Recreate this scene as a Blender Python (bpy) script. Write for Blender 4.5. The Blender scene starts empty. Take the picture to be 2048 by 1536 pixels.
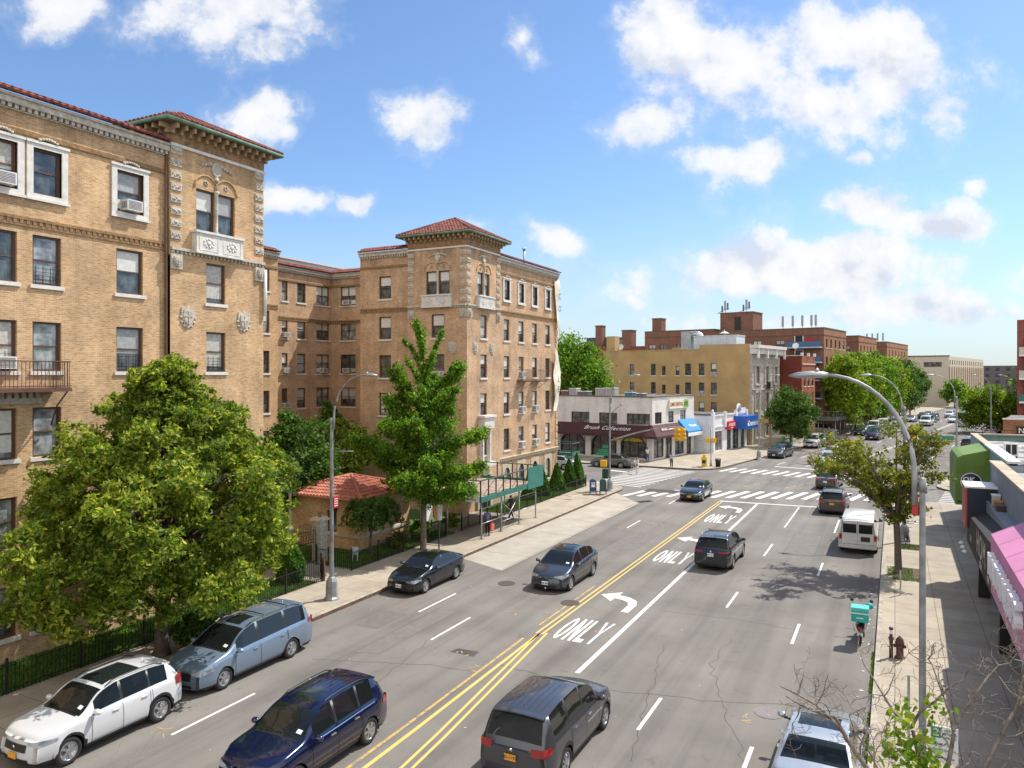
import bpy, math, random
import numpy as np
from mathutils import Vector, Matrix
rad = math.radians
rnd = random.Random(11)
scene = bpy.context.scene
C = scene.collection
# ---------------------------------------------------------------- camera model (photo 2048 x 1536)
TH = rad(27.05); CS = math.cos(TH); SN = math.sin(TH)
FP = 1500.0; HC = 10.0; VY = 750.0
def P(u, v, z=0.0):                     # where a point of the photograph lies on the level z
    d = (HC - z) * FP / (v - VY); l = (u - 1024) * d / FP
    return (-d * SN + l * CS, d * CS + l * SN)
def onX(u, X):
    t = (u - 1024) / FP
    return X * (CS + t * SN) / (t * CS - SN)
def onY(u, Y):
    t = (u - 1024) / FP
    return Y * (t * CS - SN) / (CS + t * SN)
# far part of the avenue bends 10 degrees to the right: frame with origin at the white corner building
W0 = Vector((-24.85, 84.1, 0)); PH = rad(-10)
M2 = Matrix.Translation(W0) @ Matrix.Rotation(PH, 4, 'Z')
def Q(x, s, z=0.0):
    return M2 @ Vector((x, s, z))
# ---------------------------------------------------------------- objects
WM = {}
def place(o, mw=None, parent=None):
    mw = mw if mw is not None else Matrix.Identity(4)
    if o.name not in C.objects: C.objects.link(o)
    if parent is not None:
        o.parent = parent; o.matrix_basis = WM[parent.name].inverted() @ mw
    else: o.matrix_basis = mw
    WM[o.name] = mw.copy()
    return o
def tag(o, label=None, cat=None, group=None, kind=None):
    if label: o['label'] = label
    if cat: o['category'] = cat
    if group: o['group'] = group
    if kind: o['kind'] = kind
    return o
def thing(name, label, cat, loc=(0, 0, 0), rz=0, group=None):
    o = bpy.data.objects.new(name, None); o.empty_display_size = .3
    place(o, Matrix.Translation(Vector(loc)) @ Matrix.Rotation(rz, 4, 'Z'))
    return tag(o, label, cat, group)
def dup(root, mw, label=None, group=None):
    r = root.copy(); place(r, mw)
    if label: r['label'] = label
    if group: r['group'] = group
    for ch in root.children:
        c = ch.copy(); C.objects.link(c); c.parent = r; WM[c.name] = mw @ ch.matrix_basis
        for g in ch.children:
            d = g.copy(); C.objects.link(d); d.parent = c
    return r
def MT(x, y, z=0, rz=0): return Matrix.Translation((x, y, z)) @ Matrix.Rotation(rz, 4, 'Z')
class MB:
    def __init__(s): s.v = []; s.f = []; s.m = []; s.sm = []
    def add(s, vs, fs, mi=0, smooth=False):
        n = len(s.v); s.v.extend([tuple(p) for p in vs])
        for f in fs: s.f.append(tuple(i + n for i in f)); s.m.append(mi); s.sm.append(smooth)
        return s
    def box(s, x0, x1, y0, y1, z0, z1, mi=0):
        if x0 > x1: x0, x1 = x1, x0
        if y0 > y1: y0, y1 = y1, y0
        return s.add([(x0,y0,z0),(x1,y0,z0),(x1,y1,z0),(x0,y1,z0),(x0,y0,z1),(x1,y0,z1),(x1,y1,z1),(x0,y1,z1)],
              [(0,3,2,1),(4,5,6,7),(0,1,5,4),(1,2,6,5),(2,3,7,6),(3,0,4,7)], mi)
    def mbox(s, M, x0, x1, y0, y1, z0, z1, mi=0):
        return s.add([M @ Vector(p) for p in [(x0,y0,z0),(x1,y0,z0),(x1,y1,z0),(x0,y1,z0),(x0,y0,z1),(x1,y0,z1),(x1,y1,z1),(x0,y1,z1)]],
              [(0,3,2,1),(4,5,6,7),(0,1,5,4),(1,2,6,5),(2,3,7,6),(3,0,4,7)], mi)
    def quad(s, a, b, c, d, mi=0): return s.add([a, b, c, d], [(0,1,2,3)], mi)
    def poly(s, pts, mi=0): return s.add(pts, [tuple(range(len(pts)))], mi)
    def prism(s, pts, z0, z1, mi=0, side=None):      # pts ccw in xy
        n = len(pts)
        s.add([(p[0],p[1],z0) for p in pts] + [(p[0],p[1],z1) for p in pts], [tuple(range(n-1,-1,-1)), tuple(range(n,2*n))], mi)
        s.add([(p[0],p[1],z0) for p in pts] + [(p[0],p[1],z1) for p in pts], [(i,(i+1)%n,n+(i+1)%n,n+i) for i in range(n)], mi if side is None else side)
        return s
    def tube(s, pts, rs, n=8, mi=0, caps=True, smooth=True):
        pts = [Vector(p) for p in pts]
        if not hasattr(rs, '__len__'): rs = [rs]*len(pts)
        vs = []; up = Vector((0,0,1))
        for i, p in enumerate(pts):
            a = pts[max(0,i-1)]; b = pts[min(len(pts)-1,i+1)]; t = (b-a)
            t = t.normalized() if t.length > 1e-9 else Vector((0,0,1))
            ref = up if abs(t.z) < .95 else Vector((1,0,0))
            e1 = t.cross(ref).normalized(); e2 = t.cross(e1)
            for k in range(n):
                an = 2*math.pi*k/n
                vs.append(p + rs[i]*(math.cos(an)*e1 + math.sin(an)*e2))
        fs = [(i*n+k, i*n+(k+1)%n, (i+1)*n+(k+1)%n, (i+1)*n+k) for i in range(len(pts)-1) for k in range(n)]
        if caps: fs += [tuple(range(n-1,-1,-1)), tuple((len(pts)-1)*n+k for k in range(n))]
        return s.add(vs, fs, mi, smooth)
    def lathe(s, prof, M=None, n=16, mi=0, smooth=True):   # prof: (r,z) about z
        M = M or Matrix.Identity(4); vs = []
        for r, z in prof:
            for k in range(n):
                a = 2*math.pi*k/n; vs.append(M @ Vector((r*math.cos(a), r*math.sin(a), z)))
        fs = [(i*n+k, i*n+(k+1)%n, (i+1)*n+(k+1)%n, (i+1)*n+k) for i in range(len(prof)-1) for k in range(n)]
        fs += [tuple(range(n-1,-1,-1)), tuple((len(prof)-1)*n+k for k in range(n))]
        return s.add(vs, fs, mi, smooth)
    def merge(s, me_v, me_f, M, mi=0):
        return s.add([M @ Vector(p) for p in me_v], me_f, mi)
    def build(s, name, mats, parent=None, mw=None, label=None, cat=None, group=None, kind=None):
        me = bpy.data.meshes.new(name); me.from_pydata(s.v, [], s.f)
        if not isinstance(mats, (list, tuple)): mats = [mats]
        for m in mats: me.materials.append(m)
        me.polygons.foreach_set('material_index', s.m); me.polygons.foreach_set('use_smooth', s.sm)
        me.update()
        o = bpy.data.objects.new(name, me)
        if mw is None: mw = WM[parent.name] if parent is not None else Matrix.Identity(4)
        place(o, mw, parent)
        return tag(o, label, cat, group, kind)
def I4(): return Matrix.Identity(4)
def fastmesh(name, V, Fc, mats, parent=None, mw=None, mi=None, smooth=False):
    V = np.asarray(V, dtype=np.float32); Fc = np.asarray(Fc, dtype=np.int32); nf, k = Fc.shape
    me = bpy.data.meshes.new(name)
    me.vertices.add(len(V)); me.vertices.foreach_set('co', V.ravel())
    me.loops.add(nf*k); me.loops.foreach_set('vertex_index', Fc.ravel())
    me.polygons.add(nf); me.polygons.foreach_set('loop_start', np.arange(0, nf*k, k, dtype=np.int32))
    if not isinstance(mats, (list, tuple)): mats = [mats]
    for m in mats: me.materials.append(m)
    if mi is not None: me.polygons.foreach_set('material_index', np.asarray(mi, dtype=np.int32))
    if smooth: me.polygons.foreach_set('use_smooth', np.ones(nf, dtype=bool))
    me.update(calc_edges=True)
    o = bpy.data.objects.new(name, me)
    if mw is None: mw = WM[parent.name] if parent is not None else Matrix.Identity(4)
    return place(o, mw, parent)
# ---------------------------------------------------------------- text (converted once, while the scene is empty)
TXT = {}
def text_geo(txt, size=1.0, spacing=1.0, bold=0.0, shear=0.0):
    key = (txt, size, spacing, bold, shear)
    if key in TXT: return TXT[key]
    cu = bpy.data.curves.new('lettering', 'FONT'); cu.body = txt; cu.size = size; cu.align_x = 'CENTER'; cu.align_y = 'CENTER'
    cu.space_character = spacing; cu.resolution_u = 3; cu.offset = bold; cu.shear = shear
    o = bpy.data.objects.new('lettering', cu); C.objects.link(o)
    dg = bpy.context.evaluated_depsgraph_get(); me = bpy.data.meshes.new_from_object(o.evaluated_get(dg))
    V = [tuple(v.co) for v in me.vertices]; Fs = [tuple(p.vertices) for p in me.polygons]
    bpy.data.objects.remove(o); bpy.data.curves.remove(cu); bpy.data.meshes.remove(me)
    TXT[key] = (V, Fs); return TXT[key]
# ---------------------------------------------------------------- materials
def lin(c):
    return tuple((x/12.92 if x <= .04045 else ((x+.055)/1.055)**2.4) for x in c) + (1,)
MATS = {}
def newmat(name):
    m = bpy.data.materials.new(name); m.use_nodes = True
    nt = m.node_tree; b = nt.nodes['Principled BSDF']; return m, nt, b
def nd(nt, t, **kw):
    n = nt.nodes.new(t)
    for k, v in kw.items():
        if k in n.inputs.keys() if isinstance(k, str) else False: n.inputs[k].default_value = v
        else: setattr(n, k, v)
    return n
def ramp(nt, fac, stops):
    r = nt.nodes.new('ShaderNodeValToRGB'); e = r.color_ramp.elements
    while len(e) < len(stops): e.new(.5)
    for i, (p, c) in enumerate(stops):
        e[i].position = p; e[i].color = c if len(c) == 4 else tuple(c)+(1,)
    nt.links.new(fac, r.inputs[0]); return r.outputs[0]
def mixc(nt, fac, a, b, mode='MIX'):
    n = nt.nodes.new('ShaderNodeMix'); n.data_type = 'RGBA'; n.blend_type = mode
    for sock, val in ((n.inputs[0], fac), (n.inputs[6], a), (n.inputs[7], b)):
        if isinstance(val, bpy.types.NodeSocket): nt.links.new(val, sock)
        elif isinstance(val, (int, float)) : sock.default_value = val
        else: sock.default_value = tuple(val) if len(val) == 4 else tuple(val)+(1,)
    return n.outputs[2]
def mth(nt, op, a, b=None, c=None):
    n = nt.nodes.new('ShaderNodeMath'); n.operation = op
    for i, val in enumerate((a, b, c)):
        if val is None: continue
        if isinstance(val, (int, float)): n.inputs[i].default_value = val
        else: nt.links.new(val, n.inputs[i])
    return n.outputs[0]
def noise_(nt, vec, scale, detail=4, rough=.55):
    n = nt.nodes.new('ShaderNodeTexNoise'); n.inputs['Scale'].default_value = scale
    n.inputs['Detail'].default_value = detail; n.inputs['Roughness'].default_value = rough
    if vec is not None: nt.links.new(vec, n.inputs['Vector'])
    return n.outputs['Fac']
def objco(nt): return nt.nodes.new('ShaderNodeTexCoord').outputs['Object']
def scalev(nt, vec, s):
    n = nt.nodes.new('ShaderNodeMapping'); n.inputs['Scale'].default_value = s; nt.links.new(vec, n.inputs['Vector']); return n.outputs[0]
def bump(nt, b, h, strength=.3, dist=.02):
    n = nt.nodes.new('ShaderNodeBump'); n.inputs['Strength'].default_value = strength; n.inputs['Distance'].default_value = dist
    nt.links.new(h, n.inputs['Height']); nt.links.new(n.outputs[0], b.inputs['Normal'])
def flat(name, c, rough=.6, metal=0, var=.12, scale=3.0, spec=.5, coat=0, bmp=0):
    if name in MATS: return MATS[name]
    m, nt, b = newmat(name); base = tuple(c)+(1,) if len(c) == 3 else c
    if var > 0:
        f = noise_(nt, objco(nt), scale, 5, .6)
        dark = tuple(x*(1-var*1.6) for x in base[:3]); lite = tuple(min(1, x*(1+var)) for x in base[:3])
        nt.links.new(ramp(nt, f, [(.3, dark), (.7, lite)]), b.inputs['Base Color'])
        if bmp: bump(nt, b, f, bmp, .02)
    else: b.inputs['Base Color'].default_value = base
    b.inputs['Roughness'].default_value = rough; b.inputs['Metallic'].default_value = metal
    b.inputs['Specular IOR Level'].default_value = spec
    if coat: b.inputs['Coat Weight'].default_value = coat; b.inputs['Coat Roughness'].default_value = .03
    MATS[name] = m; return m
def brick(name, c1, c2, mortar, bw=.21, bh=.068, ms=.012, stain=0.35, odd=1, streak=None):
    if name in MATS: return MATS[name]
    m, nt, b = newmat(name); oc = objco(nt)
    sp = nt.nodes.new('ShaderNodeSeparateXYZ'); nt.links.new(oc, sp.inputs[0])
    uu = mth(nt, 'ADD', sp.outputs[0], sp.outputs[1]); cb = nt.nodes.new('ShaderNodeCombineXYZ')
    nt.links.new(uu, cb.inputs[0]); nt.links.new(sp.outputs[2], cb.inputs[1])
    t = nt.nodes.new('ShaderNodeTexBrick'); nt.links.new(cb.outputs[0], t.inputs['Vector'])
    t.inputs['Scale'].default_value = 1; t.inputs['Brick Width'].default_value = bw; t.inputs['Row Height'].default_value = bh
    t.inputs['Mortar Size'].default_value = ms; t.inputs['Mortar Smooth'].default_value = .3; t.inputs['Bias'].default_value = -.1
    t.inputs['Color1'].default_value = tuple(c1)+(1,); t.inputs['Color2'].default_value = tuple(c2)+(1,); t.inputs['Mortar'].default_value = tuple(mortar)+(1,)
    f = noise_(nt, cb.outputs[0], .6, 6, .65)
    lo = (1-stain,)*3
    col = mixc(nt, 1.0, t.outputs['Color'], ramp(nt, f, [(.3, lo), (.65, (1.08,1.06,1.03))]), 'MULTIPLY')
    f2 = noise_(nt, scalev(nt, cb.outputs[0], (4.5, 13, 1)), 1.0, 2, .5)     # single odd bricks
    if odd: col = mixc(nt, 1.0, col, ramp(nt, f2, [(.33, (.80,.76,.70)), (.5, (1,1,1)), (.75, (1.12,1.11,1.08))]), 'MULTIPLY')
    f4 = noise_(nt, scalev(nt, cb.outputs[0], (1.6, .12, 1)), 1.0, 4, .6)    # faint rain streaks
    col = mixc(nt, 1.0, col, ramp(nt, f4, [(.3, (.86,.84,.8)), (.55, (1,1,1))]), 'MULTIPLY')
    if streak:      # grime running down from the parapet: z range
        z0, z1 = streak
        mr = nt.nodes.new('ShaderNodeMapRange'); nt.links.new(sp.outputs[2], mr.inputs[0])
        mr.inputs[1].default_value = z0; mr.inputs[2].default_value = z1
        f3 = noise_(nt, scalev(nt, cb.outputs[0], (1.8, .25, 1)), 1.0, 6, .75)
        g = mth(nt, 'MULTIPLY', mth(nt, 'POWER', mr.outputs[0], 1.5), ramp(nt, f3, [(.38, (0,0,0)), (.66, (1,1,1))]))
        col = mixc(nt, mth(nt, 'MULTIPLY', g, .7), col, (.075,.045,.02))
    nt.links.new(col, b.inputs['Base Color']); b.inputs['Roughness'].default_value = .9
    b.inputs['Specular IOR Level'].default_value = .15
    bump(nt, b, t.outputs['Fac'], .35, -.008)
    MATS[name] = m; return m
def leafmat(name, c1, c2, c3, tr=.35):
    if name in MATS: return MATS[name]
    m, nt, b = newmat(name)
    g = nt.nodes.new('ShaderNodeNewGeometry')
    colr = ramp(nt, g.outputs['Random Per Island'], [(0, c1), (.55, c2), (1, c3)])
    n = noise_(nt, objco(nt), .55, 3, .6)
    colr = mixc(nt, 1.0, colr, ramp(nt, n, [(.32, (.62,.70,.6)), (.68, (1.25,1.2,1.0))]), 'MULTIPLY')
    nt.links.new(colr, b.inputs['Base Color']); b.inputs['Roughness'].default_value = .55
    b.inputs['Specular IOR Level'].default_value = .25
    t = nt.nodes.new('ShaderNodeBsdfTranslucent'); nt.links.new(mixc(nt, 1.0, colr, (1.5,1.6,.7,1), 'MULTIPLY'), t.inputs[0])
    mx = nt.nodes.new('ShaderNodeMixShader'); mx.inputs[0].default_value = tr
    nt.links.new(b.outputs[0], mx.inputs[1]); nt.links.new(t.outputs[0], mx.inputs[2])
    nt.links.new(mx.outputs[0], nt.nodes['Material Output'].inputs[0])
    MATS[name] = m; return m
def glass(name, c=(.02,.026,.028), rough=.04, var=.0, spec=.8):
    if name in MATS: return MATS[name]
    m, nt, b = newmat(name)
    if var:
        f = noise_(nt, objco(nt), 1.7, 3)
        nt.links.new(ramp(nt, f, [(.35, tuple(x*.5 for x in c)), (.7, tuple(x*(1+var*3) for x in c))]), b.inputs['Base Color'])
    else: b.inputs['Base Color'].default_value = tuple(c)+(1,)
    b.inputs['Roughness'].default_value = rough; b.inputs['Specular IOR Level'].default_value = spec
    MATS[name] = m; return m
def paint(name, c, metal=.35, rough=.32, coat=1.0):
    if name in MATS: return MATS[name]
    m, nt, b = newmat(name); b.inputs['Base Color'].default_value = tuple(c)+(1,)
    b.inputs['Metallic'].default_value = metal; b.inputs['Roughness'].default_value = rough
    b.inputs['Coat Weight'].default_value = coat; b.inputs['Coat Roughness'].default_value = .04
    n = noise_(nt, objco(nt), 2.5, 4)
    r = nt.nodes.new('ShaderNodeMapRange'); nt.links.new(n, r.inputs[0]); r.inputs[3].default_value = rough*.8; r.inputs[4].default_value = rough*1.35
    nt.links.new(r.outputs[0], b.inputs['Roughness'])
    MATS[name] = m; return m

TAN = brick('tan_brick', (.60,.39,.21), (.455,.28,.145), (.60,.47,.33), streak=(17.6,19.7))
STONE = flat('pale_terracotta', (.47,.43,.36), .8, var=.22, scale=5, bmp=.3)
WSTONE = flat('white_stone', (.62,.60,.56), .7, var=.12, scale=4)
BROWNF = flat('brown_window_frame', (.10,.055,.035), .5, var=.1)
TILE = flat('red_roof_tile', (.215,.062,.045), .8, var=.45, scale=2.2)
COPPER = flat('green_copper', (.13,.25,.18), .7, var=.3, scale=2)
WGLASS = glass('window_glass', (.045,.052,.055), .06, .8)
WGLASS2 = glass('window_glass_pale', (.20,.215,.22), .08, .5)
BLIND = flat('window_blind', (.60,.60,.56), .35, var=.1, scale=6)
BLIND2 = flat('window_curtain', (.45,.43,.38), .4, var=.2, scale=8)
ACM = flat('air_conditioner_white', (.62,.61,.58), .5, var=.1)
ACD = flat('air_conditioner_grille', (.12,.12,.12), .6, var=.1)
IRON = flat('black_iron', (.012,.012,.013), .5, var=.1)
RUST = flat('rusty_brown_iron', (.13,.055,.035), .7, var=.3)
STEEL = flat('galvanised_steel', (.40,.41,.42), .42, metal=.75, var=.18, scale=2)
STEELP = flat('grey_painted_steel', (.29,.30,.31), .5, metal=.3, var=.28, scale=2.5)
GREENP = flat('green_plywood', (.03,.17,.13), .6, var=.15)
WHITE = flat('white_paint', (.74,.74,.72), .5, var=.06)
BLACK = flat('black_plastic', (.014,.014,.015), .45, var=.1)
RUBBER = flat('tyre_rubber', (.018,.018,.019), .75, var=.15)
CHROME = flat('chrome', (.65,.66,.68), .18, metal=1, var=.03)
ALLOY = flat('alloy_rim', (.48,.49,.50), .3, metal=.85, var=.05)
REDL = flat('red_lamp_glass', (.30,.006,.009), .12, var=.1, spec=.8, coat=.6)
CLEARL = flat('headlamp_glass', (.30,.33,.36), .08, var=.5, spec=.9, coat=.8)
AMBER = flat('amber_lamp', (.75,.20,.02), .15, var=.05, coat=.5)
CARGL = glass('car_glass', (.012,.016,.016), .04, .0, .45)
CARGL2 = glass('car_windscreen', (.028,.046,.043), .03, .5, .7)
def seethrough(name, c, tr):
    m, nt, b = newmat(name); b.inputs['Base Color'].default_value = (.01,.012,.012,1); b.inputs['Roughness'].default_value = .03; b.inputs['Specular IOR Level'].default_value = .6
    t = nt.nodes.new('ShaderNodeBsdfTransparent'); t.inputs[0].default_value = tuple(c)+(1,); mx = nt.nodes.new('ShaderNodeMixShader'); lw = nt.nodes.new('ShaderNodeLayerWeight'); lw.inputs[0].default_value = .35
    nt.links.new(mth(nt,'MULTIPLY', mth(nt,'SUBTRACT',1.0,lw.outputs['Fresnel']), tr), mx.inputs[0]); nt.links.new(b.outputs[0], mx.inputs[1]); nt.links.new(t.outputs[0], mx.inputs[2]); nt.links.new(mx.outputs[0], nt.nodes['Material Output'].inputs[0]); MATS[name] = m; return m
CARGL_A = seethrough('windscreen_clear', (.62,.75,.70), .72); CARGL_B = seethrough('side_glass_tinted', (.35,.42,.40), .6)
SEATM = flat('seat_grey', (.16,.15,.14), .8, var=.2); DASHM = flat('dashboard', (.05,.05,.052), .7, var=.1)
BARK = flat('tree_bark', (.11,.085,.065), .95, var=.35, scale=6, bmp=.8)
YELP = flat('yellow_signal_paint', (.72,.40,.02), .5, var=.1)
# ================================================================ vehicles: lofted shells
def pchip(xs, ys, x):
    xs = np.array(xs, float); ys = np.array(ys, float); x = np.asarray(x, float)
    h = np.diff(xs); d = np.diff(ys)/h; m = np.zeros(len(xs)); m[0] = d[0]; m[-1] = d[-1]
    for i in range(1, len(xs)-1):
        m[i] = 0 if d[i-1]*d[i] <= 0 else 2*d[i-1]*d[i]/(d[i-1]+d[i])
    i = np.clip(np.searchsorted(xs, x)-1, 0, len(xs)-2); t = np.clip((x-xs[i])/h[i], 0, 1)
    return (2*t**3-3*t**2+1)*ys[i]+(t**3-2*t**2+t)*h[i]*m[i]+(-2*t**3+3*t**2)*ys[i+1]+(t**3-t**2)*h[i]*m[i+1]
SIDE = ([0,.12,.3,.5,.75,.93,1.0],[.93,.965,.99,1.0,.985,.965,.94])
class Car:
    def __init__(s, **k):
        s.L=4.7; s.W=1.86; s.wb=2.75; s.fo=.92; s.r=.34; s.sill=.24; s.tum=.36
        s.top=None; s.belt=None; s.cowl=1.2; s.head=1.95; s.rh=4.2; s.rb=4.55; s.win=[(1.45,2.5),(2.6,3.5)]
        s.sweepf=.22; s.sweepr=.12; s.nosew=.82; s.tailw=.88; s.clad=False; s.plan=.55
        s.lampz=(.60,.76); s.lampx=.50; s.tailz=(.80,1.0); s.grille=(.42,.40,.66); s.lean=.10; s.tlx=.45
        s.roofglass=None; s.rails=False; s.spoiler=False; s.chrome=False; s.spokes=5; s.rimc=ALLOY; s.plate='w'; s.mir=None
        s.platetxt=None; s.kindn=''; s.tailplate=None; s.bars=False; s.ribs=False; s.badge=False; s.boxy=False; s.fog=True; s.lowgr=True
        s.__dict__.update(k)
    def top_(s, t): return pchip([a for a,_ in s.top],[b for _,b in s.top],t)
    def belt_(s, t): return np.minimum(pchip([a for a,_ in s.belt],[b for _,b in s.belt],t), s.top_(t)-.02)
    def W_(s, t):
        hw = s.W/2; pl = s.plan
        f = s.nosew + (1-s.nosew)*np.sin(np.clip(t/pl,0,1)*np.pi/2)
        r = s.tailw + (1-s.tailw)*np.sin(np.clip((s.L-t)/pl,0,1)*np.pi/2)
        return hw*f*r
    def side_(s, t, z):
        b = s.belt_(t); f = (z-s.sill)/(b-s.sill)
        return s.W_(t)*pchip(SIDE[0],SIDE[1],np.clip(f,0,1))
    def warp(s, t, x, z):                        # nose and tail shaping -> local y (front is +y)
        hw = s.W/2; q = (abs(x)/hw)**2.4
        ff = max(0,1-t/1.0); fr = max(0,1-(s.L-t)/.8)
        t2 = t + s.sweepf*q*ff + s.lean*max(0,(z-.42)/.45)**1.6*ff*(1 if z<1.2 else 0) + .05*max(0,(.38-z)/.2)*ff
        t2 -= s.sweepr*q*fr + .05*max(0,(.40-z)/.2)*fr
        return s.L/2 - t2
    def arch(s, t):
        z = s.sill + 0*t
        for tw in (s.fo, s.fo+s.wb):
            R_ = s.r+.055; dx = abs(t-tw)
            if dx < R_: z = max(z, s.r-.02+math.sqrt(R_*R_-dx*dx))
        return z
    def section(s, t):
        zb = float(s.belt_(t)); tp = float(s.top_(t)); z0 = s.arch(t); pts = []
        for f in (0,.10,.26,.44,.62,.78,.90,1.0):
            z = z0+(zb-z0)*f; pts.append((float(s.side_(t,z)), z))
        k = min(1,max(0,(tp-zb)/.4)); k = k*k*(3-2*k); fac = .58+.355*k
        zc = zb+(tp-zb)*fac; xb = pts[-1][0]
        for f in (.12,.55,1.0):
            z = zb+(zc-zb)*f; pts.append((xb-.012*k-s.tum*(z-zb), z))
        xc = pts[-1][0]
        for c in (.90,.72,.48,.24,0):
            pts.append((xc*c, zc+(tp-zc)*(1-c**2.4)))
        return pts                               # rows 0..7 lower, 8..10 glasshouse side, 11..15 top
    def make(s, name, mw, col, label, cat, group=None, lod=0):
        mat = col; root = bpy.data.objects.new(name, None); root.empty_display_size=.3
        place(root, mw); tag(root, label, cat, group)
        ts = set(np.linspace(0, s.L, 40 if lod==0 else 22).round(3))
        ts |= {0.0, .03,.08,.16, s.L, s.L-.03, s.L-.08, s.cowl+.03, s.head, s.rh, s.rb, s.cowl}
        for a, b in s.win: ts |= {a, b}
        if s.roofglass: ts |= {s.roofglass[0], s.roofglass[1]}
        for tw in (s.fo, s.fo+s.wb):
            R_ = s.r+.055
            for q in np.linspace(-1,1,11 if lod==0 else 7): ts.add(round(float(tw+R_*math.sin(q*math.pi/2)),3))
        key = [0.0, s.L, s.cowl+.03, s.head, s.rh, s.rb]+[x for w in s.win for x in w]+(list(s.roofglass[:2]) if s.roofglass else [])
        ts = sorted(t for t in ts if 0 <= t <= s.L); out = []
        for t in ts:
            if out and t-out[-1] < .018:
                if any(abs(t-k)<1e-6 for k in key): out[-1] = t
                continue
            out.append(t)
        ts = out; S = [s.section(t) for t in ts]; nr = len(S[0])
        body = MB(); gl = {'windscreen':MB(),'rear_window':MB(),'side_window':[], 'sunroof':MB()}
        swl = {}
        for i in range(len(ts)-1):
            a, b = ts[i], ts[i+1]; mid = (a+b)/2
            for sg in (1,-1):
                for r in range(nr-1):
                    q = [(S[i][r],a),(S[i+1][r],b),(S[i+1][r+1],b),(S[i][r+1],a)]
                    vs = [(sg*p[0], s.warp(t,p[0],p[1]), p[1]) for p,t in q]
                    f = [(0,1,2,3)] if sg == 1 else [(3,2,1,0)]
                    if r >= nr-2: pass
                    tgt = body; mi = 0
                    if r in (8,9):
                        for wi,(w0,w1) in enumerate(s.win):
                            if w0-1e-4 <= a and b <= w1+1e-4: tgt = swl.setdefault((wi,sg), MB())
                        if tgt is body and s.win[0][0] < mid < s.win[-1][1]: mi = 1
                    if r >= 11 and s.cowl+.03-1e-4 <= a and b <= s.head+1e-4: tgt = gl['windscreen']
                    if r >= 11 and s.rh-1e-4 <= a and b <= s.rb+1e-4: tgt = gl['rear_window']
                    if s.roofglass and s.roofglass[0]-1e-4 <= a and b <= s.roofglass[1]+1e-4 and r >= s.roofglass[2]: tgt = gl['sunroof']
                    if r == 0 and tgt is body: mi = 1 if (s.clad or S[i][0][1] < s.sill+.02) else 0
                    if s.clad and r == 1 and S[i][0][1] > s.sill+.02: mi = 1
                    tgt.add(vs, f, mi, True)
        # caps
        for end, t, sgn in ((0, 0.0, 1), (1, s.L, -1)):
            sec = S[0] if end == 0 else S[-1]; cols = np.linspace(-1,1,11)
            for r in range(nr-1):
                for c in range(10):
                    vs = []
                    for rr, cc in ((r,c),(r,c+1),(r+1,c+1),(r+1,c)):
                        x = sec[rr][0]*cols[cc]; vs.append((x, s.warp(t,x,sec[rr][1]), sec[rr][1]))
                    body.add(vs, [(3,2,1,0)] if sgn == 1 else [(0,1,2,3)], 1 if (r == 0 and s.clad) else 0, True)
        # merge doubles for smooth shading
        bo = body.build('body', [mat, BLACK], root); weld(bo.data)
        for k in ('windscreen','rear_window','sunroof'):
            if gl[k].f: o = gl[k].build(k, (CARGL_A if lod==0 else CARGL2) if k=='windscreen' else (CARGL_B if lod==0 and k=='rear_window' else CARGL), root); weld(o.data)
        for k, m in sorted(swl.items()): o = m.build('side_window', CARGL_B if lod==0 else CARGL, root); weld(o.data)
        # underbody and wheel wells
        ub = MB(); hw = s.W/2
        ub.box(-hw*.86, hw*.86, -s.L/2+.25, s.L/2-.3, s.sill-.04, s.sill+.03)
        for tw in (s.fo, s.fo+s.wb):
            R_ = s.r+.05; y = s.L/2-tw
            for sg in (1,-1):
                pr = [(hw*.97*sg, y+R_*math.cos(a), s.r-.02+R_*math.sin(a)) for a in np.linspace(-.25,math.pi+.25,13)]
                vs = pr+[(hw*.5*sg,p[1],p[2]) for p in pr]
                ub.add([(v[0]*.995,v[1],v[2]) for v in vs], [(i,i+1,13+i+1,13+i) for i in range(12)]+[tuple(range(13,26))])
        ub.build('underbody', BLACK, root)
        if lod == 0:
            zs = s.sill+.06; d_ = MB(); yd = s.L/2-s.cowl-.25; zd = float(s.belt_(s.cowl+.2))-.10
            d_.box(-hw*.82,hw*.82,yd-.25,yd+.2,zd-.25,zd); d_.box(-hw*.82,hw*.82,-s.L/2+.35,yd,zs,zs+.04); d_.build('dashboard', DASHM, root)
            m = MB(); m.tube([(-.36+.17*math.cos(a),yd-.34+.05*math.sin(a),zd+.02+.17*math.sin(a)) for a in np.linspace(0,2*math.pi,15)],.014,5); m.build('steering_wheel', DASHM, root)
            rows_ = [s.head+.25] + ([s.head+1.15] if s.rh-s.head > 1.1 else []) + ([s.head+2.0] if s.rh-s.head > 2.4 else [])
            for i_,tr_ in enumerate(rows_):
                for sx in ((-.37,.37)):
                    m = MB(); y_ = s.L/2-tr_-.1; zt_ = zd+.12
                    m.add([(sx+a*.24,y_+b,c) for c,b in ((zs+.12,.45),(zs+.28,.50),(zs+.30,.02),(zt_,-.16),(zt_,-.28),(zs+.12,-.14)) for a in (-1,1)], [(0,1,3,2),(2,3,5,4),(4,5,7,6),(6,7,9,8),(8,9,11,10),(0,2,4,10),(1,11,5,3),(4,6,8,10),(5,11,9,7)])
                    m.box(sx-.13,sx+.13,y_-.30,y_-.20,zt_+.02,zt_+.19); m.build('seat', SEATM, root)
        # wheels
        for tw in (s.fo, s.fo+s.wb):
            for sg in (1,-1):
                wheel(root, sg*(hw*.985-.115), s.L/2-tw, s.r, .215, sg, s.spokes, s.rimc, lod)
        s.details(root, mat, lod)
        return root
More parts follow.
